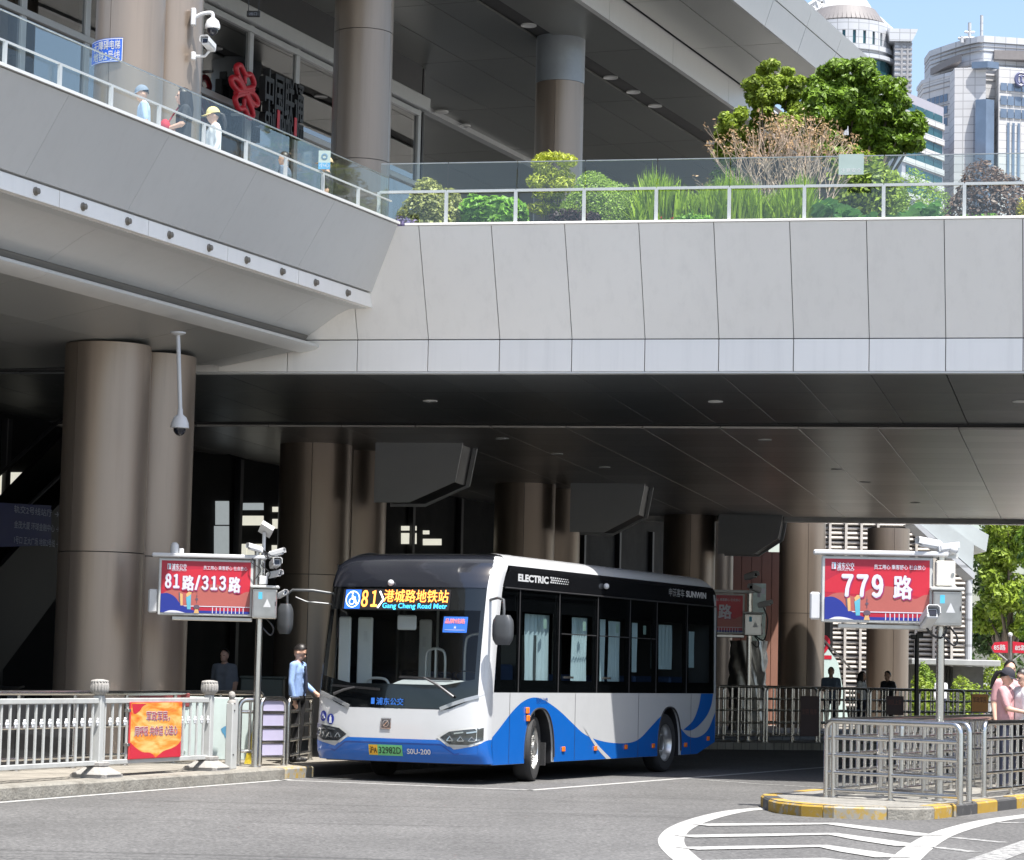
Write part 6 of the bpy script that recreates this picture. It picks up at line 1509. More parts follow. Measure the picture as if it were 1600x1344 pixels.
MB().cbox(-.36, .36, 0, .5, .05, 1.2, .015).build('body', mat('dark green metal', (.045, .065, .06), .4), cb_); MB().cbox(-.38, .38, -.02, .52, 1.2, 1.24, .01).build('lid', MATS['dark green metal'], cb_); MB().box(-.003, .003, -.004, 0, .1, 1.15).build('door_gap', M_joint, cb_)
for x in (-.3, .3): MB().cbox(x - .04, x + .04, .05, .45, 0, .05, .005).build('foot', M_blackp, cb_)
plh = kpt(3.0, 3.4, .15)
ang_k = -math.atan2(kd.x, kd.y)
dw = thing('dark_planter_wall', 'low dark granite bench wall in front of the left columns', 'wall', ang_k, K0, (-2.4, 3, .15))
for k in range(6): MB().cbox(-2.56, -2.28, -8 + k * 2.4, -8 + k * 2.4 + 2.39, .15, 1.0, .012).build('granite_block', M_dark, dw)
# parked scooters in the shade at far left
def scooter(label, base, yaw, col, group='parked scooters'):
    o = thing('scooter', label, 'scooter', yaw, base, (0, 0, 0), group)
    for y in (-.62, .62):
        t = MB().lathe([(.15, -.05), (.22, -.055), (.245, 0), (.22, .055), (.15, .05)], (0, y, .245), 20, M=Matrix.Rotation(R(90), 3, 'Y'), cap=False).build('wheel', M_rubber, o, 50)
        MB().lathe([(.15, -.03), (.03, -.04), (.03, .04), (.15, .03)], (0, y, .245), 16, M=Matrix.Rotation(R(90), 3, 'Y')).build('rim', M_rim, t, 50)
    MB().prism([(-.42, .25), (.35, .25), (.78, .52), (.80, .66), (.10, .70), (-.02, .36), (-.34, .36), (-.52, .92), (-.62, .90), (-.52, .4)], lambda a, b, h: (h, a, b), -.13, .13).build('body', col, o)
    MB().cbox(-.13, .13, .02, .74, .70, .79, .03).build('seat', M_blackp, o); MB().tube([(-.33, -.42, 1.02), (-.1, -.52, 1.0), (.1, -.52, 1.0), (.33, -.42, 1.02)], .018, 8).build('handlebar', M_blackp, o, 50)
    MB().ball((0, -.62, .86), (.08, .06, .07), 10, 6).build('headlamp', M_lens, o, 50); MB().cyl((0, -.62, .25), (0, -.5, .95), .03, n=8).build('fork', M_steelb, o)
    return o
C_sc = [mat('scooter white', (.6, .62, .63), .3), mat('scooter blue', (.06, .2, .5), .3), mat('scooter red', (.5, .04, .03), .3), mat('scooter grey', (.2, .21, .22), .3)]
scooter('dark scooter parked in the shade at the far left', kpt(9.5, 5.6, .15), R(60), C_sc[3]); 
# pavement for far plaza
struct('plaza', MB().box(6, 80, 86, 190, -.02, .12), mat('plaza stone', (.40, .385, .35), .8, var=.12, vscale=.8))
for k, (px, Y, m, lab) in enumerate([(1480, 92, 0, 'white scooter parked left of the far bus stop sign'), (1500, 95, 1, 'blue scooter beside the white one on the plaza'), (1528, 93, 0, 'white scooter under the far bus stop sign'), (1556, 95, 2, 'red scooter parked right of the far bus stop sign'), (1585, 93, 3, 'grey scooter at the right end of the plaza row'), (1470, 97, 3, 'grey scooter at the left end of the plaza row'), (1543, 98, 1, 'blue scooter in the back of the plaza row')]):
    p = gfoot(px, Y, .12); scooter(lab, p, R(25 + 13 * k), C_sc[m], 'scooters parked on the plaza')
rd = person('rider in grey white jacket on the plaza behind the 779 pole', gfoot(1470, 84, .12), R(20), 1.62, C_wht, C_navy, 'short', voxel=.02, sleeve=.9)

# ================================================================== plants
def leafmat(name, col, var=.35, trans=.35, rough=.5):
    m, t, b = _nodes(name); N = t.nodes; L = t.links
    gi = N.new('ShaderNodeNewGeometry'); r_ = N.new('ShaderNodeValToRGB'); e = r_.color_ramp.elements
    e[0].color = (*[c_ * (1 - var) for c_ in col], 1); e[1].color = (col[0] * (1 + var * 1.2), col[1] * (1 + var), col[2] * (1 + var * .4), 1)
    L.new(gi.outputs['Random Per Island'], r_.inputs[0]); L.new(r_.outputs[0], b.inputs['Base Color']); b.inputs['Roughness'].default_value = rough
    b.inputs['Specular IOR Level'].default_value = .4
    tr = N.new('ShaderNodeBsdfTranslucent'); mx = N.new('ShaderNodeMixShader'); mx.inputs[0].default_value = trans
    L.new(r_.outputs[0], tr.inputs['Color']); L.new(b.outputs[0], mx.inputs[1]); L.new(tr.outputs[0], mx.inputs[2]); L.new(mx.outputs[0], N['Material Output'].inputs[0])
    MATS[name] = m; return m
M_bark = mat('bark', (.13, .105, .08), .9, var=.3, vscale=8, bump=.6, bscale=25); M_bareb = mat('pale dry twig', (.42, .33, .26), .85, var=.25, vscale=10)
def leaves(clumps, n, size, aspect=.45, up=.35, shell=.72, droop=0.0, rng=RNG):
    """clumps: (cx, cy, cz, rx, ry, rz); returns verts, faces of folded leaf blades spread through the clumps"""
    cl = np.array(clumps, float); wgt = (cl[:, 3] * cl[:, 4] * cl[:, 5]) ** (2 / 3); wgt /= wgt.sum()
    ci = rng.choice(len(cl), n, p=wgt); d = rng.normal(size=(n, 3)); d /= np.linalg.norm(d, axis=1)[:, None]
    rad = np.where(rng.random(n) < shell, .82 + .22 * rng.random(n), rng.random(n) ** (1 / 3)); rad = rad * (1 + .12 * np.sin(d[:, 0] * 5 + ci) * np.cos(d[:, 2] * 4 + ci * 2))
    p = cl[ci, :3] + d * rad[:, None] * cl[ci, 3:]
    nrm = d * (1 - up) + np.array([0, 0, up]) + rng.normal(size=(n, 3)) * .45; nrm /= np.linalg.norm(nrm, axis=1)[:, None]
    ax = np.cross(nrm, rng.normal(size=(n, 3))); ax /= np.linalg.norm(ax, axis=1)[:, None]; ax[:, 2] -= droop; ax /= np.linalg.norm(ax, axis=1)[:, None]
    sd = np.cross(nrm, ax); sd /= np.linalg.norm(sd, axis=1)[:, None]
    L_ = size * (.6 + .8 * rng.random(n))[:, None]; wd = L_ * aspect
    v = np.stack([p - ax * L_ * .5, p + sd * wd * .5 + nrm * wd * .12, p + ax * L_ * .5, p - sd * wd * .5 + nrm * wd * .12], 1).reshape(-1, 3)
    f = np.arange(n * 4).reshape(n, 4)
    return v, f
def leaf_obj(name, v, f, m, parent, kind=None):
    org = np.array(ORG[root_of(parent).name]) if parent else 0
    v = v - org; n = len(f); k = f.shape[1]
    me = bpy.data.meshes.new(name); me.vertices.add(len(v)); me.vertices.foreach_set('co', v.astype(np.float32).ravel())
    me.loops.add(n * k); me.loops.foreach_set('vertex_index', f.astype(np.int32).ravel()); me.polygons.add(n); me.polygons.foreach_set('loop_start', np.arange(0, n * k, k, dtype=np.int32)); me.update(calc_edges=True)
    me.materials.append(m); o = bpy.data.objects.new(name, me); COL.objects.link(o); o.parent = parent
    if kind: o['kind'] = kind
    return o
def limb(mb, p, d, ln, r, depth, rng=random, tips=None):
    p = Vector(p); pts = [p]; q = p; dd = Vector(d)
    for i in range(3): dd = (dd + Vector((rng.uniform(-.2, .2), rng.uniform(-.2, .2), rng.uniform(-.05, .2)))).normalized(); q = q + dd * ln / 3; pts.append(q)
    mb.tube(pts, [r, r * .85, r * .72, r * .6], 7 if r > .03 else 5)
    if depth > 0:
        for k in range(rng.choice((2, 3))):
            nd = (dd + Vector((rng.uniform(-.8, .8), rng.uniform(-.8, .8), rng.uniform(-.1, .6)))).normalized(); limb(mb, q, nd, ln * rng.uniform(.6, .85), r * .58, depth - 1, rng, tips)
    elif tips is not None: tips.append(q)
L_tree = leafmat('broad green leaves', (0.135, 0.24, 0.03), .6); L_tree2 = leafmat('fresh green leaves', (0.225, 0.319, 0.043), .42); L_dark = leafmat('dark green leaves', (.045, .085, .022), .4); L_var = leafmat('variegated leaves', (0.255, 0.285, 0.112), .5); L_cover = leafmat('bright cover leaves', (0.173, 0.36, 0.045), .35); L_nand = leafmat('yellow green fine leaves', (0.36, 0.42, 0.053), .35); L_top = leafmat('clipped green leaves', (0.22, 0.34, 0.06), .35); L_pur = leafmat('dark purple leaves', (.035, .018, .028), .5); L_iris = leafmat('iris blades', (0.24, 0.37, 0.035), .4, .3); L_big = leafmat('large glossy leaves', (0.112, 0.255, 0.083), .35, .25, .35); L_redsh = leafmat('reddish dark leaves', (0.124, 0.081, 0.072), .45); L_yel = leafmat('yellow leaves', (.38, .36, .04), .3); L_vio = leafmat('violet petals', (.30, .25, .50), .3); L_redf = leafmat('red petals', (.5, .03, .03), .2); L_dry = leafmat('dry leaves', (0.456, 0.324, 0.204), .35)
ZS0 = 8.12
soil = MB().box(-13, 9, YB + .37, YB + 8.8, 8.005, ZS0); so_ = struct('planting_soil', soil, mat('soil', (.07, .05, .035), .95, var=.3, vscale=6, bump=.6, bscale=30)); so_.rotation_euler = (0, 0, FB)
def bpos(px, py, Y): p = atY(px, py, Y); return p
def sizepx(px, Y): return px * Y / FPX
def shrub(name, label, cat, px, ytop, wpx, Y, m, n, size, clump=None, up=.35, aspect=.5, group=None, shell=.75, zb=ZS0, stems=True, round_=False, squash=1.0):
    """bush rooted at the soil, its top at picture height ytop"""
    top_ = atY(px, ytop, Y); h = max(.15, top_.z - zb); rx = sizepx(wpx, Y) / 2
    o = thing(name, label, cat, 0, (0, 0, 0), (top_.x, Y, zb), group)
    cs_ = []
    if round_: cs_ = [(top_.x, Y, zb + h * .38, rx, rx, h * .60)]
    else:
        for k in range(12):
            a = random.uniform(0, 2 * math.pi); q = random.uniform(0, .62); cs_.append((top_.x + rx * q * math.cos(a), Y + rx * q * math.sin(a) * squash, zb + h * random.uniform(.3, .72), rx * random.uniform(.28, .48), rx * random.uniform(.28, .48) * squash, h * random.uniform(.2, .32)))
        cs_.append((top_.x, Y, zb + h * .45, rx * .7, rx * .7 * squash, h * .45))
    v_, f_ = leaves(cs_, n, size, aspect, up, shell); v_[:, 2] = np.maximum(v_[:, 2], zb + .005)
    leaf_obj('foliage', v_, f_, m, o)
    if stems:
        mb = MB()
        for k in range(5): mb.tube([(top_.x + random.uniform(-.1, .1) * rx, Y, zb), (top_.x + random.uniform(-.4, .4) * rx, Y + random.uniform(-.3, .3) * rx, zb + h * .55)], [.02, .008], 5)
        mb.build('stem', M_bark, o)
    return o
GB = 'plants on the footbridge'
shrub('violet_flowers', 'small violet flowers at the left end of the bridge planter', 'flowers', 632, 334, 44, 40.6, L_vio, 700, .05, group=GB, stems=True)
shrub('variegated_shrub', 'round cream-green variegated shrub left in the bridge planter', 'shrub', 678, 282, 102, 41.2, L_var, 5200, .075, group=GB, round_=True)
shrub('leafy_groundcover', 'bright green leafy cover right of the variegated shrub', 'ground cover', 778, 302, 122, 40.9, L_cover, 3000, .14, group=GB, aspect=.7, squash=.6)
# nandina
nd = thing('nandina_bush', 'yellow-green feathery nandina rising above the glass rail', 'shrub', 0, (0, 0, 0), (atY(862, 340, 41.4).x, 41.4, ZS0), GB); mb = MB(); cs_ = []
c0 = atY(862, 340, 41.4)
for px, py, wp, hp_ in ((862, 246, 50, 16), (842, 252, 26, 20), (886, 254, 34, 22), (852, 266, 40, 24), (876, 274, 50, 22), (842, 284, 40, 26), (880, 292, 44, 26), (860, 305, 60, 16), (850, 325, 66, 20), (878, 322, 50, 18)):
    p = atY(px, py, 41.4); cs_.append((p.x, 41.4 + random.uniform(-.2, .2), p.z, sizepx(wp, 41.4) / 2, .22, sizepx(hp_, 41.4) / 2)); mb.tube([(c0.x + random.uniform(-.08, .08), 41.4, ZS0), (lerp(c0.x, p.x, .6), 41.4, lerp(ZS0, p.z, .6)), (p.x, 41.4, p.z)], [.014, .01, .004], 5)
v_, f_ = leaves(cs_, 3600, .08, .28, .3, .35); leaf_obj('foliage', v_, f_, L_nand, nd); mb.build('stem', M_bark, nd)
shrub('clipped_dome', 'neatly clipped green dome shrub in the bridge planter', 'shrub', 938, 271, 118, 40.9, L_top, 16000, .038, group=GB, round_=True, shell=.95)
shrub('purple_groundcover', 'dark purple low plants in front of the clipped dome', 'ground cover', 905, 324, 118, 40.3, L_pur, 4500, .06, group=GB, squash=.5)
shrub('dark_purple_shrub', 'small dark purple bush right of the clipped dome', 'shrub', 984, 296, 34, 41.8, L_pur, 1500, .06, group=GB)
# iris blades
ir_ = thing('iris_clump', 'tall bed of green iris blades in the bridge planter', 'iris', 0, (0, 0, 0), (atY(1120, 340, 41).x, 41.2, ZS0), GB)
n = 6200; xs_ = RNG.random(n); x0_, x1_ = atY(988, 340, 41).x, atY(1256, 340, 41).x; px_ = x0_ + (x1_ - x0_) * xs_; py_ = 40.3 + 1.6 * RNG.random(n); hgt = (.82 + .42 * RNG.random(n)) * (.85 + .15 * np.sin(xs_ * 14))
hgt *= np.where(xs_ < .06, .7, 1); ln_ = RNG.normal(size=(n, 2)) * .16; wdv = .012 + .012 * RNG.random(n); a_ = RNG.random(n) * math.pi
V_ = []
for t, ww_ in ((0, .8), (.35, 1), (.7, .8), (1.0, .05)):
    cx_ = px_ + ln_[:, 0] * t ** 2 * 1.0; cy_ = py_ + ln_[:, 1] * t ** 2; cz_ = ZS0 + hgt * (t - .12 * t ** 3 * np.abs(ln_[:, 0]) * 4)
    V_ += [np.stack([cx_ - np.cos(a_) * wdv * ww_, cy_ - np.sin(a_) * wdv * ww_, cz_], 1), np.stack([cx_ + np.cos(a_) * wdv * ww_, cy_ + np.sin(a_) * wdv * ww_, cz_], 1)]
v_ = np.stack(V_, 1).reshape(-1, 3); b_ = np.arange(n)[:, None] * 8
f_ = np.concatenate([b_ + np.array([[0, 1, 3, 2]]), b_ + np.array([[2, 3, 5, 4]]), b_ + np.array([[4, 5, 7, 6]])], 0); leaf_obj('blades', v_, f_, L_iris, ir_, 'stuff')
shrub('red_flowers', 'few red flowers at the foot of the iris bed', 'flowers', 1045, 331, 40, 40.0, L_redf, 26, .06, group=GB, stems=False, squash=.3); 
shrub('low_groundcover', 'low mixed green cover under the iris bed', 'ground cover', 1075, 333, 130, 40.05, L_cover, 1500, .06, group=GB, squash=.2, stems=False)
# farfugium: large round leaves
fg = thing('large_leaf_plants', 'large round glossy leaves behind the right of the bridge glass', 'ground cover', 0, (0, 0, 0), (atY(1360, 340, 40.7).x, 40.8, ZS0), GB); mb = MB(); st_ = MB()
for k in range(230):
    px = random.uniform(1268, 1466); p = atY(px, 340, 40.9); y = 40.3 + 1.4 * random.random(); r_ = random.uniform(.07, .13); z = ZS0 + (.36 + .30 * random.random()) * (.8 + .2 * math.sin(px * .04)) + (y - 40.3) * .16
    tilt = Matrix.Rotation(random.uniform(-.9, .3), 3, 'X') @ Matrix.Rotation(random.uniform(-.6, .6), 3, 'Y'); nn = 9; c_ = Vector((p.x, y, z))
    mb.add([c_ - tilt @ Vector((0, 0, .02))] + [c_ + tilt @ Vector((r_ * math.cos(a) * (1 + .08 * math.sin(5 * a)), r_ * math.sin(a), .02 * math.sin(3 * a))) for a in np.linspace(.25, 2 * math.pi - .25, nn)], [(0, i, i + 1) for i in range(1, nn)])
    st_.tube([(p.x + random.uniform(-.05, .05), y, ZS0), c_], .005, 4)
mb.build('leaf_blades', L_big, fg, 60, kind='stuff'); st_.build('stalks', L_big, fg, kind='stuff')
shrub('pale_dome_shrub', 'pale green dome shrub behind the large leaves', 'shrub', 1440, 268, 100, 43.0, L_top, 5000, .055, group=GB, round_=True)
shrub('reddish_shrub', 'round dark reddish shrub at the right of the bridge planter', 'shrub', 1546, 253, 132, 41.6, L_redsh, 6500, .075, group=GB, round_=True)
shrub('yellow_shrub', 'yellow-green bush at the right picture edge on the bridge', 'shrub', 1600, 309, 40, 40.4, L_yel, 1200, .06, group=GB)
shrub('low_groundcover', 'low leaf litter cover below the reddish shrub', 'ground cover', 1545, 330, 130, 40.1, L_cover, 1400, .05, group=GB, squash=.2, stems=False)
shrub('mid_green_shrub', 'mid green loose shrub under the tree crown behind the glass', 'shrub', 1365, 226, 190, 44.6, L_tree2, 8000, .11, group=GB, squash=.6)
shrub('dark_green_shrub', 'dark green bush at the left foot of the bare shrub', 'shrub', 1130, 240, 90, 44.8, L_dark, 3500, .09, group=GB)
# the tree on the bridge deck
def tree(name, label, trunk_p, h, clumps, leafm, n, size, group=None, aspect=.45, tr=.16, up=.3, barkm=None):
    o = thing(name, label, 'tree', 0, (0, 0, 0), tuple(trunk_p), group); mb = MB(); b0_ = Vector(trunk_p); top_ = b0_ + Vector((random.uniform(-.2, .2), 0, h * .45))
    mb.tube([b0_, b0_.lerp(top_, .5) + Vector((.05, .03, 0)), top_], [tr, tr * .8, tr * .65], 10)
    for c_ in clumps[:16]:
        e = Vector(c_[:3]); m_ = top_.lerp(e, .5) + Vector((0, 0, -.1)); mb.tube([top_ - Vector((0, 0, h * .06)), m_, e], [tr * .5, tr * .3, tr * .1], 6)
    mb.build('trunk', barkm or M_bark, o, 60)
    fine = []
    for c_ in clumps:
        for q in range(10):
            d_ = Vector((random.gauss(0, 1), random.gauss(0, 1), random.gauss(0, 1))).normalized(); k_ = random.uniform(.30, .52); fine.append((c_[0] + d_.x * c_[3] * .72, c_[1] + d_.y * c_[4] * .72, c_[2] + d_.z * c_[5] * .78, c_[3] * k_, c_[4] * k_, c_[5] * k_))
    v_, f_ = leaves(fine, n, size, aspect, up, .5, .25); leaf_obj('crown', v_, f_, leafm, o); return o
def clumps_px(lst, Y, dep=1.2):
    out_ = []
    for px, py, rx, ry in lst:
        p = atY(px, py, Y + random.uniform(-dep, dep) * .6); out_.append((p.x, p.y, p.z, sizepx(rx, Y), sizepx(rx, Y) * .9, sizepx(ry, Y)))
    return out_
tb = atY(1330, 330, 46)
tree('broadleaf_tree', 'bushy broad-leaved green tree rising from the footbridge planter', (tb.x, 46, ZS0), 3.0, clumps_px([(1322, 122, 44, 26), (1290, 135, 36, 30), (1352, 115, 34, 20), (1285, 170, 36, 32), (1330, 160, 42, 32), (1370, 152, 38, 30), (1398, 135, 20, 20), (1410, 180, 32, 26), (1425, 200, 24, 24), (1375, 195, 40, 28), (1330, 205, 46, 30), (1285, 215, 40, 28), (1400, 222, 34, 20), (1350, 235, 50, 20), (1428, 218, 20, 18), (1340, 180, 40, 30), (1300, 240, 44, 20)], 46), L_tree, 40000, .11, tr=.12)
tb2 = atY(1195, 330, 47)
tree('small_broadleaf_tree', 'smaller green tree behind the bare shrub on the footbridge', (tb2.x, 47, ZS0), 2.8, clumps_px([(1210, 115, 30, 20), (1190, 140, 28, 22), (1232, 135, 28, 20), (1205, 165, 36, 24), (1150, 190, 26, 24), (1135, 215, 22, 22), (1160, 225, 34, 24), (1250, 165, 26, 24), (1240, 200, 34, 28), (1200, 210, 40, 28), (1140, 240, 26, 16)], 47), L_tree2, 24000, .10, tr=.09)
# bare dry shrub
bs = atY(1222, 330, 44); bo2 = thing('bare_shrub', 'pale leafless twiggy shrub in front of the green trees', 'shrub', 0, (0, 0, 0), (bs.x, 44, ZS0), GB); mb = MB(); tips = []; rr_ = random.Random(5)
for k in range(22):
    a = lerp(-1.0, 1.0, k / 21) + rr_.uniform(-.1, .1); limb(mb, (bs.x + a * .35, 43.6 + rr_.uniform(-.3, .3), ZS0), (a * .30, rr_.uniform(-.2, .2), 1), .95, .018, 3, rr_, tips)
mb.build('twigs', M_bareb, bo2)
v_, f_ = leaves([(t.x, t.y, t.z, .08, .08, .08) for t in tips], 1800, .06, .35); leaf_obj('dry_leaves', v_, f_, L_dry, bo2)

# ================================================================== background beyond the bridge
def px_tower_pt(px, py, Y): return atY(px, py, Y)
def tilemat(name, col):
    m, t, b = _nodes(name); N = t.nodes; L = t.links
    tc = N.new('ShaderNodeTexCoord'); sx_ = N.new('ShaderNodeSeparateXYZ'); cx_ = N.new('ShaderNodeCombineXYZ'); L.new(tc.outputs['Object'], sx_.inputs[0]); L.new(sx_.outputs[0], cx_.inputs[0]); L.new(sx_.outputs[2], cx_.inputs[1])
    br = N.new('ShaderNodeTexBrick'); br.offset = 0.0; br.inputs['Scale'].default_value = 1.0; br.inputs['Brick Width'].default_value = 1.3; br.inputs['Row Height'].default_value = .9; br.inputs['Mortar Size'].default_value = .05
    br.inputs['Color1'].default_value = (*[c_ * .93 for c_ in col], 1); br.inputs['Color2'].default_value = (*[c_ * 1.06 for c_ in col], 1); br.inputs['Mortar'].default_value = (*[c_ * .62 for c_ in col], 1)
    L.new(cx_.outputs[0], br.inputs['Vector']); L.new(br.outputs['Color'], b.inputs['Base Color']); b.inputs['Roughness'].default_value = .5; MATS[name] = m; return m
M_tile = tilemat('haze pale tower tile', (.46, .46, .465)); M_tile2 = tilemat('haze grey tower tile', (.42, .435, .46)); M_tileb = tilemat('blue haze grey tower tile', (.42, .44, .48)); M_win = mat('tower glass blue', (.13, .17, .23), .12, .3, var=.3, vscale=.3); M_wint = mat('teal tower glass', (.025, .085, .10), .12, .3, var=.25, vscale=.3); M_lav = mat('lavender cladding', (.30, .295, .34), .5, var=.05); M_tjoint = mat('tower joint', (.24, .24, .25), .7)  # tile tones paled and blued in place of distance haze
# tower with emblem
YT = 300.; QT = .3; t2 = thing('office_tower', 'pale tiled office tower with stepped crown and ring emblem at the right', 'building', 0, (0, 0, 0), (atY(1535, 300, YT).x, YT, 0))
def TX(px): return atY(px, 200, YT).x
def TZ(py, px=1535): return atY(px, py, YT).z
S_ = YT / FPX
def plan_block(name, m, pts, y0, y1, parent=t2, px=1535): return MB().prism(pts, lambda a, b, h: (a, b, h), TZ(y1, px), TZ(y0, px)).build(name, m, parent)
def arc_plan(xl, xc_, xr, depth, yo=0.0):
    """curved left side to a front corner then a straight right face"""
    pts = []
    for i in range(9):
        a = i / 8 * math.pi / 2; q_ = i / 8; pts.append((TX(xl) + (TX(xc_) - TX(xl)) * q_, YT + yo * QT + depth * QT * (1 - q_) ** 1.35))
    pts += [(TX(xr), YT + yo * QT + 2), (TX(xr), YT + yo * QT + 12), (TX(xl), YT + yo * QT + 12)]; return pts
plan_block('wall', M_tileb, arc_plan(1469, 1535, 1680, 26), 62, 400)
plan_block('wall', M_tile, arc_plan(1456, 1530, 1680, 26, -3), 112, 400)
plan_block('parapet', M_tile2, arc_plan(1468, 1535, 1682, 27, -.5), 56, 66)
plan_block('ledge', M_tile2, arc_plan(1454, 1530, 1682, 27, -3.5), 106, 112)
def arcy(px):
    q = (TX(px) - TX(1456)) / (TX(1530) - TX(1456)); return YT - 3 * QT + 26 * QT * max(0, 1 - q) ** 1.35
# front wings
MB().prism([(TX(1487), YT - 6 * QT), (TX(1534), YT - 8 * QT), (TX(1534), YT + 5 * QT), (TX(1487), YT + 5 * QT)], lambda a, b, h: (a, b, h), TZ(400), TZ(113)).build('wall', M_tile, t2)
MB().prism([(TX(1553), YT - 9 * QT), (TX(1690), YT - 1 * QT), (TX(1690), YT + 8 * QT), (TX(1553), YT + 5 * QT)], lambda a, b, h: (a, b, h), TZ(400), TZ(113)).build('wall', M_tile, t2)
MB().prism([(TX(1516), YT - 11 * QT), (TX(1531), YT - 13 * QT), (TX(1545), YT - 11 * QT), (TX(1545), YT - 5 * QT), (TX(1516), YT - 5 * QT)], lambda a, b, h: (a, b, h), TZ(400), TZ(166)).build('glazed_bay', M_win, t2)
MB().prism([(TX(1511), YT - 9 * QT), (TX(1534), YT - 11.5 * QT), (TX(1553), YT - 9.5 * QT), (TX(1534), YT - 5 * QT)], lambda a, b, h: (a, b, h), TZ(116), TZ(106)).build('glass_canopy', M_win, t2)
def on_right(px, dy=0.0): t = (TX(px) - TX(1553)) / (TX(1690) - TX(1553)); return lerp(YT - 9 * QT, YT - 1 * QT, t) - .12
for y0, y1 in ((137, 149), (157, 171), (177, 191)):
    for k in range(6):
        a = 1556 + k * 11.5; MB().add([(TX(a), on_right(a), TZ(y1)), (TX(a + 10.5), on_right(a + 10.5), TZ(y1)), (TX(a + 10.5), on_right(a + 10.5), TZ(y0)), (TX(a), on_right(a), TZ(y0))], [(0, 1, 2, 3)]).build('window', M_win, t2)
for a in (1567, 1575.5, 1584):
    MB().add([(TX(a), on_right(a), TZ(330)), (TX(a + 4), on_right(a + 4), TZ(330)), (TX(a + 4), on_right(a + 4), TZ(198)), (TX(a), on_right(a), TZ(198))], [(0, 1, 2, 3)]).build('window', M_win, t2)
for y0, y1 in ((139, 151), (158, 170), (177, 189)):
    for k in range(5):
        a = 1461 + k * 5.2
        if a > 1485: continue
        p0 = arcy(a) - .1; p1 = arcy(a + 4.4) - .1; MB().add([(TX(a), p0, TZ(y1)), (TX(a + 4.4), p1, TZ(y1)), (TX(a + 4.4), p1, TZ(y0)), (TX(a), p0, TZ(y0))], [(0, 1, 2, 3)]).build('window', M_win, t2)
MB().box(TX(1552), TX(1690), YT - 1.2 * QT, YT - .9 * QT + 6, TZ(93), TZ(79)).build('louvre_band', mat('dark louvre', (.16, .15, .15), .6), t2)
MB().prism([(p[0], p[1] - .4) for p in arc_plan(1468.6, 1501, 1502, 26)][:9] + [(TX(1501), YT + 8 * QT)], lambda a, b, h: (a, b, h), TZ(97), TZ(86)).build('louvre_band', MATS['dark louvre'], t2)
for yy in (66, 72, 79, 100, 120, 128, 155, 173):
    MB().prism([(p[0] + (-.05), p[1] - .16) for p in arc_plan(1456 if yy > 105 else 1469, 1530, 1680, 26, -3 if yy > 105 else 0)], lambda a, b, h: (a, b, h), TZ(yy + .7), TZ(yy)).build('joint_line', M_tjoint, t2)
for px, y0, w_ in ((1537, 18, .18), (1518, 30, .2), (1506, 52, .25)):
    MB().cyl((TX(px), YT + 6 * QT, TZ(62)), (TX(px), YT + 6 * QT, TZ(y0)), w_, n=6).build('antenna', M_tile2, t2)
for px, y, w_ in ((1518, 45, 16), (1518, 54, 16), (1506, 55, 12)): MB().cyl((TX(px - w_ / 2), YT + 6 * QT, TZ(y)), (TX(px + w_ / 2), YT + 6 * QT, TZ(y)), .15, n=6).build('antenna_arm', M_tile2, t2)
for r_ in (10, 5.5):
    for dx in ((0,) if r_ > 6 else (-3, 3)):
        pts = [(TX(1588 + dx) + r_ * S_ * math.cos(a) * (.9 if r_ > 6 else .55), on_right(1588) - .5, TZ(131) + r_ * S_ * math.sin(a)) for a in np.linspace(0, 2 * math.pi, 25)]; MB().tube(pts, .16 if r_ > 6 else .14, 6).build('emblem_ring', mat('blue grey emblem', (.10, .11, .2), .4), t2, 50)
# low lavender building between the towers
t3 = thing('low_office_block', 'lavender banded office block between the two towers', 'building', 0, (0, 0, 0), (atY(1450, 300, 280).x, 280, 0))
def T3(px, py): return atY(px, py, 280)
a0 = T3(1405, 250).x; a1 = T3(1488, 250).x
MB().prism([(a0, 278), (a1, 286), (a1, 310), (a0, 310)], lambda a, b, h: (a, b, h), 0, T3(1450, 149).z).build('wall', M_lav, t3)
for y0, y1 in ((164, 177), (188, 202), (212, 226), (236, 250), (262, 276), (290, 304)):
    for k in range(4):
        xa = lerp(a0, a1, .1 + .22 * k); xb = lerp(a0, a1, .1 + .22 * k + .21); ya = lerp(278, 286, (xa - a0) / (a1 - a0)) - .15; yb_ = lerp(278, 286, (xb - a0) / (a1 - a0)) - .15
        MB().add([(xa, ya, T3(1450, y1).z), (xb, yb_, T3(1450, y1).z), (xb, yb_, T3(1450, y0).z), (xa, ya, T3(1450, y0).z)], [(0, 1, 2, 3)]).build('window', M_wint, t3)
    MB().prism([(a0 - .1, 277.6), (a1 + .1, 285.6), (a1 + .1, 290), (a0, 290)], lambda a, b, h: (a, b, h), T3(1450, y1 + 9).z, T3(1450, y1).z).build('band', M_tile, t3)
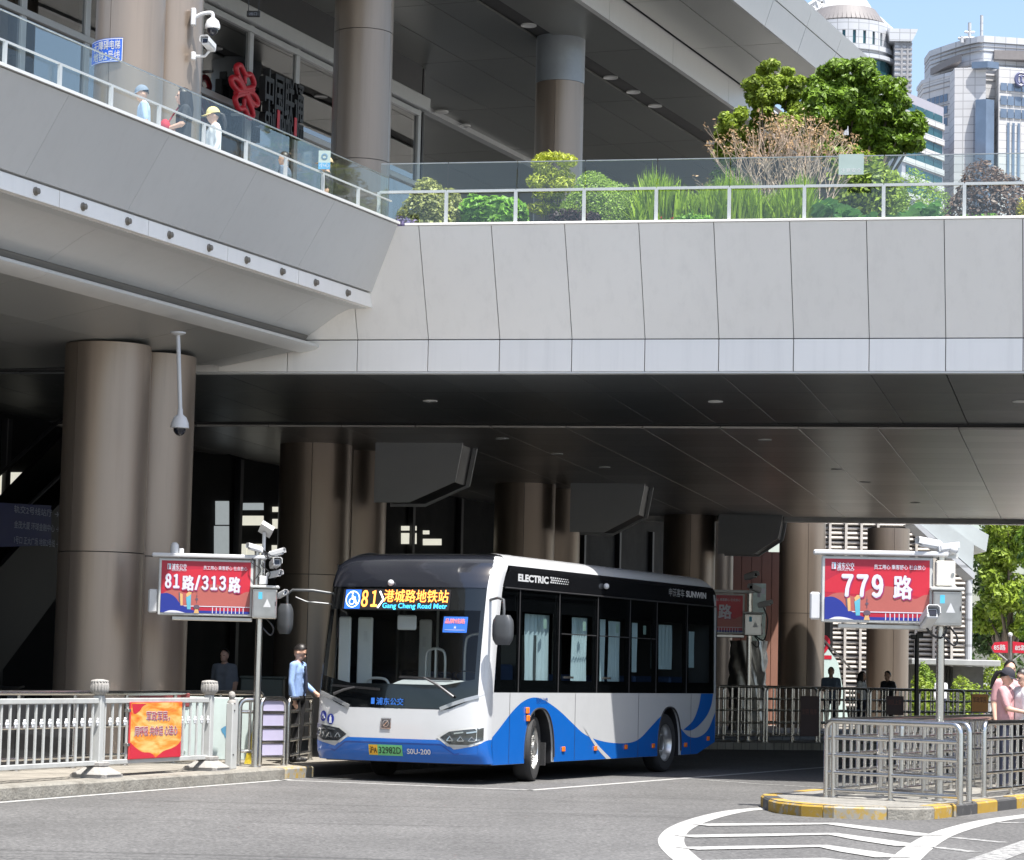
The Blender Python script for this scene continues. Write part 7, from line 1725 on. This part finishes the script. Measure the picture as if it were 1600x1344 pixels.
# round tower with conical roof and lattice
Y1 = 330.; t1 = thing('round_tower', 'round teal-glazed tower with conical roof and white lattice arm', 'building', 0, (0, 0, 0), (atY(1330, 300, Y1).x, Y1, 0))
def T1(px, py): return atY(px, py, Y1)
cx = T1(1322, 80).x; rr1 = T1(1392, 80).x - cx
def drum(name, m, r_, y0, y1, r2=None): return MB().lathe([(r_, T1(1322, y1).z), (r2 or r_, T1(1322, y0).z)], (cx, Y1, 0), 40).build(name, m, t1, 40)
drum('wall', M_tile2, rr1 * .98, 86, 420); drum('cornice', M_tile2, rr1 * 1.0, 46, 63); drum('glazed_band', M_wint, rr1 * .96, 63, 84); drum('ledge', M_tile2, rr1 * 1.06, 84, 92); drum('ledge', M_tile2, rr1 * 1.10, 99, 105)
drum('glazed_band', M_wint, rr1 * 1.0, 105, 126); drum('cornice', M_tile, rr1 * .86, 46, 46.5, rr1 * .86); drum('roof', mat('pale roof', (.46, .46, .45), .5), rr1 * .86, -14, 46, rr1 * .30)
for k in range(28):
    a = math.pi + math.pi * k / 27; z0 = T1(1322, 63).z; z1 = T1(1322, 84).z
    if k % 2: MB().beam((cx + rr1 * .97 * math.cos(a), Y1 + rr1 * .97 * math.sin(a), z1), (cx + rr1 * .97 * math.cos(a), Y1 + rr1 * .97 * math.sin(a), z0), .9, .3, up=(math.cos(a), math.sin(a), 0)).build('mullion', M_tile2, t1)
    MB().beam((cx + rr1 * .86 * math.cos(a), Y1 + rr1 * .87 * math.sin(a), T1(1322, 46).z + .2), (cx + rr1 * .62 * math.cos(a), Y1 + rr1 * .63 * math.sin(a), T1(1322, 20).z), .5, .4).build('roof_rib', MATS['dark louvre'], t1)
def trib(p0, p1, p2, p3, nn, r_=.32):
    mb = MB(); mb.tube([p0, p1], r_, 6); mb.tube([p2, p3], r_, 6)
    for k in range(nn): mb.tube([Vector(p0).lerp(Vector(p1), k / nn), Vector(p2).lerp(Vector(p3), (k + .5) / nn)], r_ * .6, 5); mb.tube([Vector(p2).lerp(Vector(p3), (k + .5) / nn), Vector(p0).lerp(Vector(p1), (k + 1) / nn)], r_ * .6, 5)
    return mb
trib(T1(1318, -2), T1(1388, 56), T1(1335, -6), T1(1402, 56), 12).build('lattice_arm', M_white, t1)
trib(T1(1262, 10), T1(1290, -8), T1(1268, 22), T1(1300, 0), 6).build('lattice_arm', M_white, t1); trib(T1(1275, 2), T1(1285, 30), T1(1288, 0), T1(1294, 30), 6).build('lattice_arm', M_white, t1)
pr = [T1(1384, 72), T1(1418, 72)]
MB().box(T1(1391, 100).x, T1(1417, 100).x, Y1 - 4, Y1 + 10, 0, T1(1400, 70).z).build('pier', M_tile2, t1)
MB().prism([(T1(1380, 58).x, T1(1400, 58).z), (T1(1426, 58).x, T1(1400, 58).z), (T1(1424, 62).x, T1(1400, 63).z), (T1(1417, 76).x, T1(1400, 77).z), (T1(1391, 76).x, T1(1400, 77).z), (T1(1382, 76).x, T1(1400, 77).z)], lambda a, b, h: (a, h, b), Y1 - 4.4, Y1 + 10).build('pier_cap', M_tile2, t1)
for k in range(22):
    z = T1(1400, 82 + k * 8).z; MB().box(T1(1391, 100).x - .05, T1(1417, 100).x + .05, Y1 - 4.1, Y1 - 3.9, z, z + .25).build('joint_line', M_tjoint, t1)
for px in (1400, 1409): MB().box(T1(px, 100).x, T1(px, 100).x + .25, Y1 - 4.12, Y1 - 3.9, 10, T1(1400, 77).z).build('joint_line', M_tjoint, t1)

# louvred building under the far end of the bridge
YL = 98.
lv = thing('louvred_building', 'louvred facade with pale slats seen beyond the bridge columns', 'building', 0, (0, 0, 0), (atY(1400, 1075, YL).x, YL, 0))
def LV(px, py, Y=YL): return atY(px, py, Y)
xl0 = LV(1280, 900).x; xl1 = LV(1516, 900).x; zl0 = LV(1400, 1078).z; zl1 = LV(1400, 790).z
MB().prism([(xl0, YL + .5), (xl1, YL + .5), (xl1, YL + 12), (xl0, YL + 12)], lambda a, b, h: (a, b, h), 0.1, zl1 + 2).build('wall', mat('dark louvre backing', (.06, .05, .045), .7), lv)
M_slat = mat('pale beige slat', (.48, .45, .42), .6, var=.08)
nsl = 46
for k in range(nsl):
    z = lerp(zl0 - .6, zl1 + .5, k / (nsl - 1)); MB().obox(((xl0 + xl1) / 2, YL + .1 + .03 * math.sin(k * 2.1), z), (xl1 - xl0 + .1, .16, .075), Matrix.Rotation(R(-18), 3, 'X')).build('slat', M_slat, lv)
for px in (1297, 1322, 1346, 1372, 1432, 1460, 1488, 1514):
    a = LV(px, 820); b_ = LV(px - 6, 1075); MB().beam((a.x, YL - .05, zl1 + .3), (a.x, YL - .05, zl0 - .8), .09, .12, up=(0, 1, 0)).build('slat_post', M_slat, lv)
# sloping pale roof edge in front of the louvres
re_ = thing('sloping_canopy', 'pale metal canopy edge sloping down past the louvred facade', 'canopy', 0, (0, 0, 0), (LV(1480, 900, 93).x, 93, 0.12))
def slab(pxs, Y, th, m, name): P = [LV(a, b_, Y) for a, b_ in pxs]; MB().add([(p.x, Y, p.z) for p in P] + [(p.x, Y + th, p.z) for p in P], [(0, 1, 2, 3), (7, 6, 5, 4), (0, 4, 5, 1), (1, 5, 6, 2), (2, 6, 7, 3), (3, 7, 4, 0)]).build(name, m, re_)
M_can = mat('pale canopy metal', (.42, .45, .45), .4, .2, var=.05)
slab([(1440, 806), (1492, 806), (1545, 836), (1541, 862)], 94, 3, M_can, 'fascia_panel'); slab([(1432, 814), (1470, 812), (1522, 850), (1520, 890)], 93, 2.5, M_can, 'fascia_panel'); slab([(1424, 816), (1432, 814), (1524, 896), (1522, 905)], 92.6, 2, M_tile2, 'edge_beam')
MB().cyl((LV(1518, 900, 94).x, 94.5, .1), (LV(1518, 900, 94).x, 94.5, LV(1518, 880, 94).z), .12, n=10).build('post', M_tile2, re_)
# low kiosk, hedges, trees on the plaza
kk = thing('low_kiosk', 'low dark kiosk with thin flat roof on the sunny plaza', 'kiosk', 0, (0, 0, 0), (LV(1490, 1060, 90).x, 90, .12))
MB().cbox(LV(1424, 1, 90).x, LV(1558, 1, 90).x, 88.5, 92, LV(1490, 1040, 90).z, LV(1490, 1031, 90).z, .02).build('roof', mat('grey kiosk roof', (.33, .34, .34), .5), kk)
MB().box(LV(1428, 1, 90).x, LV(1540, 1, 90).x, 89.5, 91.8, .12, LV(1490, 1041, 90).z).build('wall', mat('kiosk stone', (.10, .10, .10), .6, var=.3, vscale=3), kk)
for k in range(4): MB().box(LV(1474 + 5 * k, 1, 90).x, LV(1478 + 5 * k, 1, 90).x, 89.4, 89.48, .2, LV(1490, 1043, 90).z).build('door_panel', M_blackp, kk)
GP = 'clipped bushes on the plaza'
def pshrub(label, px, ytop, wpx, Y, m, n, size, sq=1.0): return shrub('clipped_bush', label, 'bush', px, ytop, wpx, Y, m, n, size, group=GP, round_=True, zb=.12, stems=True)
pshrub('round bright bush left of the 779 pole on the plaza', 1447, 1036, 36, 88, L_top, 2600, .11); pshrub('low grass mound left of the 779 pole', 1440, 1055, 48, 87, L_tree2, 1800, .12); pshrub('low hedge mound right of the 779 pole', 1508, 1058, 60, 87, L_tree2, 2200, .12)
pshrub('bright flat bush on the kiosk roof line', 1505, 1021, 50, 99, L_tree2, 2200, .13); pshrub('large rounded bush right of the kiosk', 1560, 1024, 60, 100, L_tree2, 3400, .13)
GT = 'trees beyond the plaza'
def far_tree(label, px, Y, lst, m, n): b0 = LV(px, 1060, Y); tree('plaza_tree', label, (b0.x, Y, .12), 6, clumps_px(lst, Y, 2.0), m, n, .26, GT, tr=.22)
far_tree('tall bright green tree at the right edge beyond the bridge', 1580, 118, [(1575, 830, 40, 34), (1610, 850, 40, 40), (1555, 880, 34, 34), (1585, 900, 40, 36), (1620, 920, 40, 40), (1560, 930, 34, 30), (1590, 960, 44, 30), (1545, 965, 30, 26)], L_tree2, 15000)
far_tree('darker tree behind the tall bright tree', 1560, 128, [(1540, 870, 30, 40), (1530, 930, 24, 40), (1560, 990, 44, 30), (1600, 1000, 44, 30), (1535, 990, 30, 30), (1580, 840, 50, 40), (1620, 960, 50, 50), (1590, 800, 50, 40)], L_dark, 11000)
far_tree('right-hand dark tree almost out of the picture', 1640, 112, [(1630, 860, 50, 50), (1650, 920, 50, 50), (1630, 980, 44, 40)], L_tree, 6000)
hd_ = thing('backdrop_hedge', 'dense dark hedge closing the far side of the plaza', 'hedge', 0, (0, 0, 0), (26, 140, 0)); v_, f_ = leaves([(x, 140 + random.uniform(-1, 1), random.uniform(1, 4), 2.6, 2, 2.6) for x in np.arange(10, 60, 1.8)], 9000, .4); leaf_obj('foliage', np.maximum(v_, [-1e9, -1e9, .01]), f_, L_dark, hd_)
# far bus stop sign with two red blades
fs_ = thing('twin_stop_sign', 'pole with two red route blades on the sunny plaza', 'bus sign', 0, (LV(1578, 1060, 89).x, 89, .12), (0, 0, 0))
MB().cyl((0, 0, 0), (0, 0, 3.0), .05, n=10).build('pole', M_steelb, fs_, 50); MB().ball((0, 0, 3.02), .08).build('finial', M_white, fs_, 50)
for s_ in (-1, 1):
    x0 = .08 * s_; x1 = .62 * s_; bl = MB().prism([(x0, 2.42), (x1 - .1 * s_, 2.42), (x1, 2.58), (x1 - .1 * s_, 2.76), (x0, 2.80)], lambda a, b, h: (a, h, b), -.03, .03).build('blade', M_red2, fs_); MB().tube([(0, 0, 2.1), (x1 * .6, 0, 2.4)], .02, 6).build('bracket', M_steelb, fs_)
    text_mb('85路', .2, plane_M((min(x0, x1) + .08, -.034, 2.52), (1, 0, 0), (0, 0, 1)), .004, width=.38).build('lettering', M_white, bl)
# salmon wall with map poster, glass stair side with red number
sw_ = thing('salmon_hoarding', 'salmon pink hoarding wall with a pale map poster behind the bus tail', 'wall', 0, (LV(1183, 1070, 80).x, 80, .12), (0, 0, 0))
wA = LV(1140, 1070, 80).x - sw_.location.x; wB = LV(1219, 1070, 80).x - sw_.location.x; zA = LV(1180, 862, 80).z - .12
M_sal = mat('salmon board', (.26, .13, .095), .6, var=.12, vscale=1.2)
nn = 5
for k in range(nn): MB().cbox(lerp(wA, wB, k / nn) + .006, lerp(wA, wB, (k + 1) / nn) - .006, 0, .1, 0, zA, .006).build('board', M_sal, sw_)
MB().box(wA, wB, .1, .14, 0, zA).build('backing', M_dark, sw_)
mp0, mp1 = LV(1190, 1, 80).x - sw_.location.x, LV(1210, 1, 80).x - sw_.location.x; mz0, mz1 = LV(1190, 1055, 80).z - .12, LV(1190, 912, 80).z - .12
po = MB().cbox(mp0, mp1, -.03, -.005, mz0, mz1, .004).build('poster', mat('pale map print', (.42, .52, .46), .5, var=.3, vscale=4), sw_)
for k in range(7): x = random.uniform(mp0 + .05, mp1 - .12); z = random.uniform(mz0 + .2, mz1 - .3); MB().box(x, x + .1, -.034, -.031, z, z + .16).build('poster_block', random.choice((M_pinkr, M_tile, MATS['pale green label'])), po)
gs = thing('glass_stair_side', 'pale glass stair balustrade with a red figure 2 behind the far column', 'balustrade', 0, (LV(1300, 1070, 86).x, 86, .12), (0, 0, 0))
gx = lambda px: LV(px, 1, 86).x - gs.location.x; gz = lambda py: LV(1310, py, 86).z - .12
MB().prism([(gx(1284), 0), (gx(1340), 0), (gx(1322), gz(1035)), (gx(1284), gz(985))], lambda a, b, h: (a, h, b), 0, .03).build('glass_side', mat('pale mint glass', (.50, .62, .60), .15, var=.05), gs)
text_mb('2', 1.1, plane_M((gx(1287), -.01, gz(1030)), (1, 0, 0), (0, 0, 1)), .01).build('number', M_red2, gs); MB().beam((gx(1284), 0, gz(984)), (gx(1345), 0, gz(1048)), .06, .06).build('handrail', M_steelb, gs)
# mesh-wrapped bundle in the shade by the far sign
wr = thing('wrapped_column', 'column wrapped in crinkled silver sheet behind the far sign', 'column', 0, (LV(1168, 1070, 72).x, 72, .12), (0, 0, 0))
mb = MB(); mb.grid(lambda a, z: Vector(((.46 + .05 * math.sin(7 * a + 4 * z) + .03 * math.sin(13 * a - 6 * z)) * math.cos(a), (.46 + .05 * math.sin(7 * a + 4 * z)) * math.sin(a), z)), arange_(0, 2 * math.pi, 40), arange_(0, 2.4, 14)); mb.build('sheet', mat('crinkled foil', (.35, .35, .34), .3, .8, var=.2, vscale=6), wr, 60)
